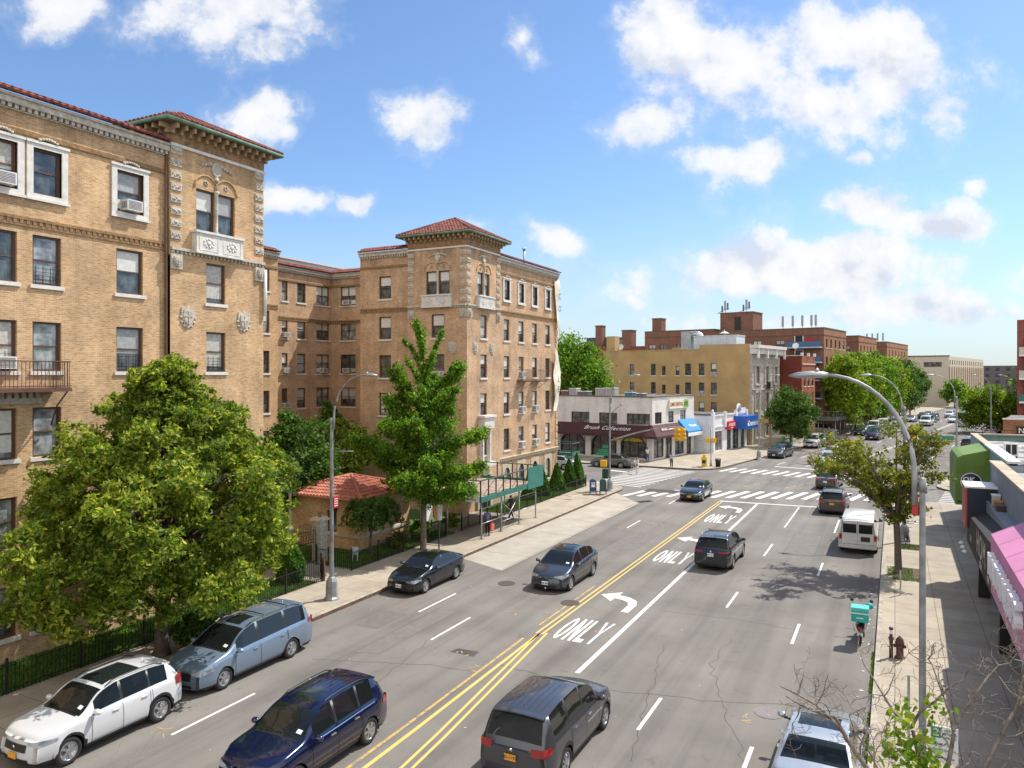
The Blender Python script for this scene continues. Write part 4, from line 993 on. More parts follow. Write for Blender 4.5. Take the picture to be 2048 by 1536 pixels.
def slabs(name, c, bx, by, jw=.012, rot=0, var=.16):
    m, nt, b = newmat(name); oc = objco(nt)
    mp = nt.nodes.new('ShaderNodeMapping'); mp.inputs['Rotation'].default_value = (0,0,rot); nt.links.new(oc, mp.inputs[0])
    t = nt.nodes.new('ShaderNodeTexBrick'); t.offset = 0; nt.links.new(mp.outputs[0], t.inputs['Vector']); t.inputs['Scale'].default_value = 1
    t.inputs['Brick Width'].default_value = bx; t.inputs['Row Height'].default_value = by; t.inputs['Mortar Size'].default_value = jw; t.inputs['Mortar Smooth'].default_value=.2; t.inputs['Bias'].default_value=0
    t.inputs['Color1'].default_value = tuple(c)+(1,); t.inputs['Color2'].default_value = tuple(x*.86 for x in c)+(1,); t.inputs['Mortar'].default_value = tuple(x*.35 for x in c)+(1,)
    f = noise_(nt, oc, .8, 6, .65); g = noise_(nt, oc, 25, 2, .6); s_ = noise_(nt, oc, 3.1, 4, .6)
    col = mixc(nt, 1, t.outputs['Color'], ramp(nt, f, [(.3,(1-var*1.3,)*3),(.7,(1+var*.6,)*3)]), 'MULTIPLY')
    col = mixc(nt, 1, col, ramp(nt, g, [(.3,(.9,)*3),(.7,(1.07,)*3)]), 'MULTIPLY'); col = mixc(nt, 1, col, ramp(nt, s_, [(.22,(.6,.58,.56)),(.34,(1,1,1))]), 'MULTIPLY')
    nt.links.new(col, b.inputs['Base Color']); b.inputs['Roughness'].default_value = .88; b.inputs['Specular IOR Level'].default_value = .2
    bump(nt, b, t.outputs['Fac'], .3, -.01); return m
ASPH = asphalt(); CONC = slabs('sidewalk_concrete', (.40,.345,.27), 1.52, 1.52); CONC2 = slabs('sidewalk_concrete_bent', (.40,.345,.27), 1.52, 1.52, rot=rad(10))
KERB = flat('kerb_stone', (.36,.32,.26), .85, var=.25, scale=4); KERBR = flat('kerb_steel_facing', (.13,.075,.05), .8, var=.35, scale=5)
PADC = slabs('bus_pad_concrete', (.43,.39,.325), 6.0, 6.2, .02)
m = MB(); m.quad((-900,-300,0),(900,-300,0),(900,1500,0),(-900,1500,0)); m.build('ground', ASPH, kind='structure')
def sidewalk(name, pts, mat=CONC, z=.15, kerb=None, kw=.17):
    """pts ccw; the outline gets a kerb strip"""
    m = MB(); m.prism(pts, -.02, z, 0, 2)
    n = len(pts)
    for i in (range(n) if kerb is None else kerb):
        a = Vector(pts[i]+(0,)) if len(pts[i]) == 2 else Vector(pts[i]); b = Vector(pts[(i+1)%n]+(0,)); d = (b-a).normalized(); q = Vector((-d.y,d.x,0))
        z1 = z+.004; m.add([(a.x,a.y,z1),(b.x,b.y,z1),(b.x+q.x*kw,b.y+q.y*kw,z1),(a.x+q.x*kw,a.y+q.y*kw,z1)], [(0,1,2,3)], 1)
    return m.build(name, [mat, KERB, KERBR], kind='structure')
def arc(cx, cy, r, a0, a1, n=8): return [(cx+r*math.cos(rad(a0+(a1-a0)*i/n)), cy+r*math.sin(rad(a0+(a1-a0)*i/n))) for i in range(n+1)]
KL = -21.0; KR = -.62
# left pavement, with the corner at the side street
lft = [(-70,-5),(KL,-5)]+arc(KL-3.2,61.6,3.2,0,90)+[(-70,64.8)]
sidewalk('left_sidewalk', lft, kerb=range(1,11))
# right pavement
rgt = [(KR,-5),(40,-5),(40,66.5)]+[(4.5,66.5)]+arc(KR+2.8,63.7,2.8,90,180)
sidewalk('right_sidewalk', rgt, kerb=[0]+list(range(3,13)))
# beyond the crossing: pavements in the bent frame
def q2(x,s): p = Q(x,s); return (p.x,p.y)
KX = 8.75; RX = 29.0
def arcq(cx, cs, r, a0, a1, n=8): return [q2(cx+r*math.cos(rad(a0+(a1-a0)*i/n)), cs+r*math.sin(rad(a0+(a1-a0)*i/n))) for i in range(n+1)]
farl = [(-75,78.6)]+[(-24,78.9)]+arcq(KX-3.4,-1.0,3.4,-75,0,7)+[q2(KX,45),q2(KX,100),q2(KX-3,300),q2(-60,300)]
sidewalk('far_left_sidewalk', farl, CONC2, kerb=range(0,12))
farr = arcq(RX+3.4,-2.0,3.4,180,270,7)+[q2(90,-5.4),q2(90,300),q2(RX-2,300),q2(RX,100),q2(RX,40)]
sidewalk('far_right_sidewalk', farr, CONC2, kerb=list(range(0,8))+[10,11,12])
# lawn strip, earth behind the fence, path into the court
GRASSM = flat('lawn_green', (.055,.12,.018), .95, var=.4, scale=9, bmp=.6)
m = MB(); FX = -24.4
m.quad((-27,-2,.16),(FX,-2,.16),(FX,27.6,.16),(-27,27.6,.16)); m.quad((-46,30.2,.16),(FX,30.2,.16),(FX,40.2,.16),(-46,40.2,.16)); m.quad((-27.2,47.2,.16),(FX,47.2,.16),(FX,62.0,.16),(-27.2,62.0,.16)); m.quad((-46,40.2,.16),(-27.2,40.2,.16),(-27.2,45.8,.16),(-46,45.8,.16))
m.build('lawn', GRASSM, kind='structure')
m = MB(); m.quad((-21,35.2,.004),(-17.9,33.9,.004),(-17.8,56.5,.004),(-21,60.6,.004)); m.build('bus_stop_pad', PADC, kind='structure')
# ---- painted markings
def paintm(name, c, wear):
    m, nt, b = newmat(name); oc = objco(nt); f = noise_(nt, oc, 3.2, 6, .75); g = noise_(nt, oc, 22, 3, .7)
    a = mth(nt, 'MULTIPLY_ADD', g, .35, f)
    col = ramp(nt, a, [(wear,(.20,.18,.16)),(wear+.10,tuple(c))]); nt.links.new(col, b.inputs['Base Color']); b.inputs['Roughness'].default_value = .7; return m
PW = paintm('road_paint_white', (.62,.60,.565), .43); PWW = paintm('road_paint_worn_white', (.56,.53,.49), .50); PY = paintm('road_paint_yellow', (.60,.42,.11), .47); PYW = paintm('road_paint_worn_yellow', (.50,.32,.08), .58)
def strip(mb, pts, w, z=.004, mi=0):
    for i in range(len(pts)-1):
        a = Vector(pts[i]); b = Vector(pts[i+1]); d = (b-a).normalized(); q = Vector((-d.y,d.x))*w/2
        mb.quad((a.x-q.x,a.y-q.y,z),(b.x-q.x,b.y-q.y,z),(b.x+q.x,b.y+q.y,z),(a.x+q.x,a.y+q.y,z),mi)
m = MB(); strip(m, [(-9.5,23.4),(-9.5,60.3)], .17); strip(m, [(-9.5,19.6),(-9.5,20.8)], .15); m.build('solid_lane_line', PW, kind='structure')
def dashes(name, x, y0, y1, ln, gap, w=.11, mat=PW, lst=None):
    m = MB()
    for a, b in (lst or [(y, y+ln) for y in np.arange(y0, y1, ln+gap)]): strip(m, [(x,a),(x,b)], w)
    return m.build(name, mat, kind='structure')
def yv(v, X):           # Y on the line X=const at photo row v
    d = HC*FP/(v-VY); return (d + X*SN)/CS
XD1, XD2 = -6.45, -3.42
L1 = [(yv(1460,XD1),yv(1396,XD1)),(yv(1215,XD1),yv(1184,XD1)),(yv(1112,XD1),yv(1088,XD1)),(yv(1055,XD1),yv(1015,XD1))]
L2 = [(yv(1550,XD2),yv(1494,XD2)),(yv(1288,XD2),yv(1248,XD2)),(yv(1152,XD2),yv(1126,XD2)),(yv(1066,XD2),yv(1040,XD2))]
dashes('lane_dashes', XD1, 0,0,0,0, lst=L1[:3]); dashes('lane_dashes', XD2, 0,0,0,0, lst=L2); dashes('lane_dashes', XD1, 0,0,0,0, w=.1, lst=[L1[3]])
XE1, XE2 = -15.6, -17.9
dashes('lane_dashes', XE1, 0,0,0,0, w=.10, lst=[(yv(1280,XE1),yv(1235,XE1)),(yv(1056,XE1),yv(1041,XE1)),(yv(1008,XE1),yv(996,XE1))])
dashes('lane_dashes', XE2, 0,0,0,0, w=.10, lst=[(yv(1470,XE2),yv(1387,XE2)),(yv(1224,XE2),yv(1187,XE2))])
YL = -12.25; m = MB()
strip(m, [(YL-.12,26.3),(YL-.12,60.3)], .09); strip(m, [(YL+.12,26.3),(YL+.12,60.3)], .09)
strip(m, [(YL+.0,26.3),(-11.35,17.6),(-10.6,8.5)], .09); strip(m, [(YL+.24,26.5),(-11.08,17.6),(-10.33,8.5)], .09); strip(m, [(YL-.0,26.3),(-12.05,17.6),(-11.95,8.5)], .12)
m.build('yellow_centre_line', PY, kind='structure')
m = MB(); strip(m, [(YL-.33,25.6),(-12.42,17.6),(-12.36,8.5)], .10); strip(m, [(YL-.42,27.2),(YL-.42,33.5)], .09); m.build('worn_yellow_line', PYW, kind='structure')
m = MB(); strip(m, [(YL-.12,60.5),(-6.6,60.9),(-1.4,61.5)], .32, .008); m.build('stop_line', PW, kind='structure')
m = MB()
for k in range(17):
    x = -20.0+1.12*k
    if x > -1.9: break
    strip(m, [(x,59.5+.36*(x+20)),(x+.95,63.8+.36*(x+20))], .46)
m.build('crosswalk', PW, kind='structure')
m = MB()
for k in range(14): y = 64.9+.95*k; strip(m, [(-24.9+.05*k,y+1.1),(-20.2+.14*k,y)], .30)
m.build('crosswalk', PW, kind='structure')
m = MB()
for k in range(15): y = 67.6+.95*k; strip(m, [(3.0+.12*k,y),(7.4+.16*k,y-.3)], .32)
m.build('crosswalk', PWW, kind='structure')
m = MB()
for k in range(18): a = q2(9.4+1.08*k,-3.4+.08*k); b = q2(9.75+1.08*k,.3+.08*k); strip(m, [a,b], .42)
m.build('crosswalk', PW, kind='structure')
m = MB(); strip(m, [q2(12.6,4.2),q2(19,4.2)], .4); strip(m, [q2(18.4,4.6),q2(18.4,40),q2(18.4,110)], .11); strip(m, [q2(18.7,4.6),q2(18.7,110)], .11, mi=0); m.build('far_stop_line', PW, kind='structure')
m = MB()
for x in (12.3,15.4,21.8,25.0):
    for s_ in range(6,120,9): strip(m, [q2(x,s_),q2(x,s_+3)], .12)
m.build('far_lane_dashes', PW, kind='structure')
m = MB(); 
for a,b in (((-12.1,69.2),(-6.5,84)),((-9.2,68.7),(-4.8,80))):
    A_=Vector(a); B_=Vector(b)
    for k in range(9): p=A_.lerp(B_,k/9); r=A_.lerp(B_,(k+.6)/9); strip(m,[tuple(p),tuple(r)],.10); 
m.build('dotted_turn_line', PYW, kind='structure')
m = MB(); strip(m, [(-27.6,75.0),(-24.6,74.2)], .5); m.build('side_street_stop_line', PW, kind='structure')
m = MB(); strip(m, [(-45,71.6),(-27.5,71.6)], .12); m.build('side_street_centre_line', PYW, kind='structure')
# ONLY and arrows: stretched stroke letters
def stroke(mb, M, pts, w, z=.006):
    for i in range(len(pts)-1):
        a, b = Vector(pts[i]), Vector(pts[i+1]); d = (b-a).normalized(); q = Vector((-d.y,d.x))*w/2; a = a-d*w*.18; b = b+d*w*.18
        mb.add([M @ Vector((p.x,p.y,z+i*.0006)) for p in (a-q,b-q,b+q,a+q)], [(0,1,2,3)])
def only(x0, x1, y0, y1, mat):
    m = MB(); W_=(x1-x0); cw = W_/4.45; Hh = y1-y0
    def L_(k, fn):
        bx = x0+cw*(1.13*k)
        fn(lambda x,y: (bx+x*cw, y0+y*Hh), k)
    def vs(pts): m.add([(p[0],p[1],.006) for p in pts], [tuple(range(len(pts)))])
    def O(f,k):
        out = [(.5+.46*math.cos(a), .5+.5*math.sin(a)) for a in np.linspace(0,2*math.pi,22)[:-1]]; inn = [(.5+.20*math.cos(a), .5+.36*math.sin(a)) for a in np.linspace(0,2*math.pi,22)[:-1]]
        n = len(out); V = [f(*p)+(.006,) for p in out]+[f(*p)+(.006,) for p in inn]; m.add(V, [(i,(i+1)%n,n+(i+1)%n,n+i) for i in range(n)])
    def N(f,k):
        vs([f(.04,0),f(.30,0),f(.30,1),f(.04,1)]); vs([f(.70,0),f(.96,0),f(.96,1),f(.70,1)]); vs([f(.30,1),f(.30,.62),f(.70,0),f(.70,.38)])
    def Lt(f,k): vs([f(.06,.0),f(.34,.0),f(.34,1),f(.06,1)]); vs([f(.34,0),f(.92,0),f(.92,.15),f(.34,.15)])
    def Y(f,k): vs([f(.38,0),f(.64,0),f(.64,.48),f(.38,.48)]); vs([f(.38,.48),f(.51,.48),f(.26,1),f(-.02,1)]); vs([f(.51,.48),f(.64,.48),f(1.02,1),f(.76,1)])
    for k, fn in enumerate((O,N,Lt,Y)): L_(k, fn)
    m.build('only_lettering', mat, kind='structure')
only(-11.75,-9.95,26.1,28.7,PW); only(-11.75,-9.95,39.3,42.1,PW); only(-11.75,-9.95,51.5,54.6,PW)
def arrow(x, y):
    m = MB(); V = []
    out = [(.62,0),(.88,0),(.9,1.1),(.72,1.75),(.25,2.15),(-.28,2.28)]; inn = [(.62,0),(.62,1.0),(.46,1.42),(.15,1.66),(-.28,1.74)]
    pts = [(.58,0),(.90,0),(.92,1.1),(.74,1.72),(.28,2.12),(-.25,2.24),(-.22,2.75),(-1.02,2.0),(-.30,1.22),(-.28,1.72),(.12,1.62),(.44,1.38),(.58,1.0)]
    # triangulated by hand: shaft, bend, head
    f = [(0,1,2,12),(12,2,3,11),(11,3,4,10),(10,4,5,9),(5,6,7),(9,5,7),(8,9,7)]
    m.add([(x+p[0],y+p[1],.006) for p in pts], f); m.build('left_turn_arrow', PW, kind='structure')
arrow(-10.9,30.3); arrow(-10.9,43.6); arrow(-10.95,56.0)
# manholes, patches, cracks, sprayed utility marks, litter
def manhole(u, v, r, grate=False, col_=(.07,.055,.045)):
    x, y = P(u,v); m = MB(); m.lathe([(r,.0),(r,.010),(r*.93,.012),(r*.92,.006),(0,.006)], MT(x,y,.004), 24, 0, False)
    if grate:
        for k in range(-5,6):
            w = math.sqrt(max(0,(r*.88)**2-(k*r*.16)**2)); m.box(x-w,x+w,y+k*r*.16-.015,y+k*r*.16+.015,.012,.018,1)
    m.build('manhole_cover', [flat('iron_cover_%d'%int(col_[0]*100), col_, .7, var=.3, scale=20), flat('cover_rib',(.30,.27,.26),.7)], label={1013:'dark manhole cover in the lane beside the approaching grey car',1140:'manhole cover under the yellow centre line',1620:'grey iron manhole cover in the right lane inside the tree shadow',1537:'slotted grey manhole cover by the silver car at the bottom'}[u], cat='manhole')
manhole(1013,1167,.42); manhole(1140,1206,.42); manhole(1620,1158,.40,True,(.20,.18,.17)); manhole(1537,1426,.42,True,(.22,.20,.20))
DARK = flat('tar_seal', (.085,.077,.068), .9, var=.2); 
def crack(name, pts, w=.03, amp=.12, seed=1):
    r = random.Random(seed); out = []
    for i in range(len(pts)-1):
        a = Vector(pts[i]); b = Vector(pts[i+1]); k = max(2,int((b-a).length/.35))
        for j in range(k): p = a.lerp(b,j/k); out.append((p.x+r.uniform(-amp,amp)*.5,p.y+r.uniform(-amp,amp)*.5))
    m = MB(); strip(m, out, w, .003); m.build(name, DARK, kind='structure')
crack('road_crack', [P(620,1318),P(860,1330),P(960,1345)], .03, .1, 2); crack('road_crack', [P(1000,1330),P(1200,1378),P(1400,1400),P(1600,1412)], .035, .15, 3)
crack('road_crack', [P(1330,1222),P(1480,1240),P(1640,1268)], .025, .1, 4); crack('road_crack', [P(1560,1062),P(1690,1075)], .02, .1, 5); crack('road_crack', [P(1240,1095),P(1290,1070)], .03, .2, 6)
crack('road_crack', [P(1330,1290),P(1290,1420),P(1255,1536)], .025, .2, 7); crack('road_crack', [P(1495,1536),P(1420,1330),P(1470,1270)], .02, .25, 8); crack('road_crack', [P(640,1450),P(800,1330),P(880,1262)], .025, .2, 9)
m = MB(); x0,y0 = P(1322,982); m.quad((x0-1.4,y0-.8,.005),(x0+1.4,y0-.8,.005),(x0+1.5,y0+.9,.005),(x0-1.3,y0+.9,.005)); m.build('asphalt_patch', flat('fresh_asphalt',(.06,.055,.05),.9,var=.2), kind='structure')
m = MB(); x0,y0 = P(928,1305); m.quad((x0-.5,y0-.15,.005),(x0+.5,y0-.2,.005),(x0+.45,y0+.3,.005),(x0-.4,y0+.25,.005)); m.build('asphalt_patch', flat('fresh_asphalt',(.06,.055,.05),.9), kind='structure')
for nm,(xa,ya,xb,yb,sk),c in (('utility_cut',(-17.4,21.5,-16.5,27.0,.3),(.150,.139,.126)),('utility_cut',(-14.9,41.0,-13.2,46.0,.1),(.152,.141,.128)),('utility_cut',(-5.6,44.0,-4.0,50.0,.2),(.160,.149,.135)),('utility_cut',(-19.2,23.9,-18.2,25.9,0),(.135,.125,.113))):
    m = MB(); m.quad((xa,ya,.0022),(xb,ya+sk,.0022),(xb,yb+sk,.0022),(xa,yb,.0022)); m.build(nm, flat('asphalt_cut_%d'%int(c[0]*1000), c, .9, var=.10, scale=2.5, bmp=.1), kind='structure')
    m = MB(); strip(m, [(xa,ya),(xb,ya+sk),(xb,yb+sk),(xa,yb),(xa,ya)], .02, .0032); m.build('tar_seam', DARK, kind='structure')
def spray(u, v, c, seed, s=1.0):
    r = random.Random(seed); x, y = P(u,v); m = MB()
    for k in range(4):
        a = (x+r.uniform(-.5,.5)*s, y+r.uniform(-.4,.4)*s); b = (a[0]+r.uniform(-.6,.6)*s, a[1]+r.uniform(-.5,.5)*s); strip(m, [a,b], .035, .0055+.0004*k)
    m.build('sprayed_utility_mark', c, kind='structure')
for i,(u,v,c) in enumerate(((310,1463,0),(925,1310,0),(1040,1225,0),(960,1340,0),(1250,1055,0),(1310,1048,0),(1225,1185,1),(1190,1262,1),(1310,990,1),(1500,1440,0),(800,1205,2),(690,1218,2),(70,1420,0))):
    spray(u, v, (PYW, flat('spray_orange',(.55,.22,.08),.8), flat('spray_red',(.45,.10,.07),.8))[c], i+5, .6 if v > 1100 else 1.1)
m = MB(); rr = random.Random(4)
for k in range(60):
    x = rr.uniform(-20.5,-1); y = rr.uniform(14,60); a = rr.uniform(0,3.14); s_ = rr.uniform(.03,.08)
    m.quad((x,y,.012),(x+s_*math.cos(a),y+s_*math.sin(a),.012),(x+s_*math.cos(a)-s_*.6*math.sin(a),y+s_*math.sin(a)+s_*.6*math.cos(a),.016),(x-s_*.6*math.sin(a),y+s_*.6*math.cos(a),.012))
for k in range(40):
    x = rr.uniform(-1.2,-.7); y = rr.uniform(16,40); a = rr.uniform(0,3.14); s_ = rr.uniform(.05,.12)
    m.quad((x,y,.012),(x+s_*math.cos(a),y+s_*math.sin(a),.012),(x+s_*math.cos(a)-s_*.6*math.sin(a),y+s_*math.sin(a)+s_*.6*math.cos(a),.02),(x-s_*.6*math.sin(a),y+s_*.6*math.cos(a),.012))
tag(m.build('road_litter', flat('paper_litter',(.55,.53,.50),.8,var=.3)), 'scraps of paper and leaves scattered over the road', 'litter', kind='stuff')
# real grass blades on the lawns, weeds along the kerb
def blades(areas, n, h, mat, name, label, z=.16):
    r = np.random.RandomState(5); V=[]; F_=[]
    P0_=[]; 
    tot = sum((a[1]-a[0])*(a[3]-a[2]) for a in areas)
    for a in areas:
        k = int(n*(a[1]-a[0])*(a[3]-a[2])/tot); P0_.append(np.stack([r.uniform(a[0],a[1],k), r.uniform(a[2],a[3],k), np.full(k,z)],1))
    p = np.concatenate(P0_); k = len(p); an = r.uniform(0,6.28,k); hh = h*r.uniform(.5,1.3,k); w = .02+h*.12
    dx = np.stack([np.cos(an)*w, np.sin(an)*w, np.zeros(k)],1); up = np.stack([r.normal(0,.25,k)*hh, r.normal(0,.25,k)*hh, hh],1)
    V = np.stack([p-dx, p+dx, p+up],1).reshape(-1,3); F_ = np.arange(3*k).reshape(-1,3)
    return tag(fastmesh(name, V, F_, mat), label, 'grass', kind='stuff')
GBL = leafmat('grass_blade', (.05,.12,.012), (.09,.19,.02), (.16,.24,.04), .3)
blades([(-26.9,FX-.05,3,27.5),(-30,FX-.05,30.3,40.1),(-27.1,FX-.05,47.3,61.9)], 60000, .09, GBL, 'lawn_grass', 'short green grass inside the black fences')
blades([(-.74,-.63,17,20),(-.72,-.63,21.5,24.6),(-.74,-.63,26,30),(-.45,-.38,24,31)], 1500, .06, GBL, 'kerb_weeds', 'green weeds growing in the gutter along the right kerb', .0)
m = MB(); m.box(-.1,1.3,40.6,43.3,.1,.156); m.box(0,1.3,47.8,49.4,.1,.156); m.build('tree_pit_earth', flat('pit_earth',(.10,.075,.05),.95,var=.4,scale=6), kind='structure')
blades([(-.1,1.3,40.5,41.2),(-.35,.8,41.2,43.2),(.0,1.3,47.8,49.4)], 2600, .045, GBL, 'tree_pit_grass', 'patches of grass in the pavement tree pits', .15)
# ================================================================ vegetation
NR = np.random.RandomState(3)
def leaves(parent, name, pts, size, mat, elong=1.7, upb=.35, droop=0, seed=0, outc=None):
    r = np.random.RandomState(seed+17); p = np.asarray(pts, float); k = len(p)
    nrm = r.normal(0,1,(k,3)); nrm[:,2] = nrm[:,2]+upb*2
    if outc is not None:
        o = p-np.asarray(outc); nrm += o/np.linalg.norm(o,axis=1,keepdims=True)*.8
    nrm /= np.linalg.norm(nrm,axis=1,keepdims=True)
    a = r.normal(0,1,(k,3)); a[:,2] -= droop*1.5; a -= nrm*np.sum(a*nrm,1,keepdims=True); a /= np.linalg.norm(a,axis=1,keepdims=True)+1e-9
    b = np.cross(nrm,a); s = size*r.uniform(.6,1.3,(k,1)); L = a*s*elong/2; W_ = b*s/2
    V = np.stack([p-L, p-L*.1+W_, p+L, p-L*.1-W_],1).reshape(-1,3)
    return fastmesh(name, V, np.arange(4*k).reshape(-1,4), mat, parent, I4())
def clump_pts(blobs, n, seed=0, sub=14, tight=.26, shell=.55, sq=1.0):
    r = np.random.RandomState(seed+1); B_ = np.array(blobs, float); wgt = B_[:,3]**2; wgt /= wgt.sum(); out = []
    for b, w in zip(B_, wgt):
        k = int(n*w); ns = max(4,int(sub*b[3]**1.4)); d = r.normal(0,1,(ns,3)); d /= np.linalg.norm(d,axis=1,keepdims=True)
        c = b[:3]+d*b[3]*(r.uniform(shell,1.05,(ns,1)))*np.array([1,1,sq]); i = r.randint(0,ns,k); sg = b[3]*tight*r.uniform(.6,1.2,(ns,1))
        out.append(c[i]+r.normal(0,1,(k,3))*sg[i]*np.array([1,1,.75]))
    return np.concatenate(out)
def limb(mb, a, b, r0, r1, seed, bend=.18, n=5, sides=6):
    r = random.Random(seed); a = Vector(a); b = Vector(b); L = (b-a).length; pts = []; off = Vector((r.uniform(-1,1),r.uniform(-1,1),r.uniform(-.2,.6)))*L*bend
    for i in range(n+1):
        t = i/n; pts.append(a.lerp(b,t)+off*math.sin(math.pi*t)*.6+Vector((r.uniform(-1,1),r.uniform(-1,1),r.uniform(-1,1)))*L*.015)
    mb.tube(pts, [r0+(r1-r0)*i/n for i in range(n+1)], sides, caps=False); return pts
def tree(name, label, x, y, trunk_h, r, blobs, n, size, mat, group=None, cat='tree', seed=1, bark=None, z0=.15, elong=1.7, sub=14, tight=.26, shell=.55, twigs=2, droop=0, clip=None, lean=(0,0), upb=.35):
    t = thing(name, label, cat, (x,y,z0), 0, group); m = MB(); rr = random.Random(seed)
    top = Vector((x+lean[0],y+lean[1],trunk_h)); m.tube([(x,y,z0-.1),(x+.02,y,z0+.25),(x+lean[0]*.5,y+lean[1]*.5+.03,(trunk_h+z0)/2),top], [r*1.5,r*1.05,r*.9,r*.8], 10, caps=False)
    for i, b in enumerate(blobs):
        e = Vector(b[:3]); st = top if b[2] > trunk_h+1 else Vector((x,y,max(z0+1,trunk_h-.4)))
        pts = limb(m, st, e, r*.45*(.6+.4*min(1,b[3])), .02, seed*31+i)
        for k in range(twigs):
            q = pts[rr.randint(2,4)]; dirn = Vector((rr.gauss(0,1),rr.gauss(0,1),rr.uniform(-.2,1))).normalized()*b[3]*.9; limb(m, q, q+dirn, r*.12+.008, .006, seed*77+i*5+k, n=3, sides=4)
    m.build('trunk', bark or BARK, t, I4())
    p = clump_pts(blobs, n, seed, sub, tight, shell)
    if clip: p = p[clip(p)]
    leaves(t, 'crown', p, size, mat, elong, seed=seed, droop=droop, upb=upb); return t
LF1 = leafmat('locust_leaf', (.06,.12,.016), (.17,.235,.03), (.47,.46,.09), .45)
LF2 = leafmat('ginkgo_leaf', (.04,.115,.013), (.11,.225,.022), (.28,.38,.045), .45)
LF3 = leafmat('dark_leaf', (.032,.085,.016), (.065,.135,.025), (.13,.20,.04), .35)
LF4 = leafmat('yellow_green_leaf', (.09,.17,.015), (.17,.27,.02), (.30,.34,.03), .4)
LF5 = leafmat('pear_leaf', (.07,.11,.015), (.15,.18,.02), (.34,.26,.03), .4)
LF6 = leafmat('arborvitae_green', (.03,.095,.012), (.06,.15,.016), (.13,.23,.025), .25)
# -- the big tree at the left kerb
def blobs_profile(cx, cy, prof, rx, ry, seed, br=.9):
    r = random.Random(seed); out = []
    for z, f in prof:
        k = max(1,int(8*f**1.3)) if f > .2 else 1
        for i in range(k):
            a = 2*math.pi*(i+r.uniform(-.3,.3))/k+z; q = f*(.78+.12*r.random()) if k > 1 else 0
            out.append((cx+rx*q*math.cos(a), cy+ry*q*math.sin(a), z+r.uniform(-.3,.3), br*(.75+.5*f*r.uniform(.6,1))))
        if f > .6: out.append((cx+r.uniform(-.6,.6), cy+r.uniform(-.6,.6), z, br*1.3))
    return out
prof = [(9.9,.05),(9.4,.16),(8.8,.30),(8.2,.42),(7.6,.54),(7.0,.66),(6.4,.78),(5.8,.88),(5.2,.96),(4.6,1.02),(4.0,1.05),(3.4,1.0),(2.8,.88)]
def cone_blobs(cx, cy, seed, n=120):
    r = random.Random(seed); zs = [2.6,3.2,4.0,5.0,6.0,7.0,8.0,9.0,9.8,10.4]; fs = [3.6,4.9,5.5,5.6,5.2,4.3,3.1,2.0,1.1,.35]; out = []
    for k in range(n):
        z = 2.7+7.6*(k/n)**1.25; f = float(np.interp(z,zs,fs)); a = k*2.39996; q = math.sqrt(r.uniform(.12,1))*max(.0,f-.55)
        out.append((cx+.88*q*math.cos(a), cy+1.08*q*math.sin(a), z+r.uniform(-.2,.2), .52+.40*min(1,f/4)*r.uniform(.7,1.1)))
    return out
BT = tree('street_tree', 'large broad yellow-green street tree at the left kerb spreading over the parked white car', -23.0, 17.9, 3.6, .24, cone_blobs(-22.5,17.9,8,100), 150000, .086, LF1, seed=4, clip=lambda p: (p[:,0] > -26.65+.1*np.sin(p[:,1]*3)), elong=2.3, tight=.15, shell=.35, sub=34, twigs=2)
# suckers at the foot
def bush(name, label, x, y, w, h, n, size, mat, seed=1, z0=.16, group=None, cat='bush'):
    t = thing(name, label, cat, (x,y,z0), 0, group); m = MB(); rr = random.Random(seed)
    for k in range(7): a = rr.uniform(0,6.28); limb(m, (x,y,z0), (x+w*.35*math.cos(a),y+w*.35*math.sin(a),z0+h*.6), .02, .006, seed+k, n=3, sides=4)
    m.build('stems', BARK, t, I4()); bl = [(x+w*.25*math.cos(a),y+w*.25*math.sin(a),z0+h*(.45+.15*math.sin(a*2.3)),min(w,h)*.38) for a in (0,1.3,2.5,3.8,5.0)]
    leaves(t, 'foliage', clump_pts(bl, n, seed, 20), size, mat, seed=seed); return t
bush('shoot_cluster', 'dark leafy shoots at the foot of the big kerb tree', -22.4, 18.9, 1.3, 1.3, 2200, .11, LF3, 5)
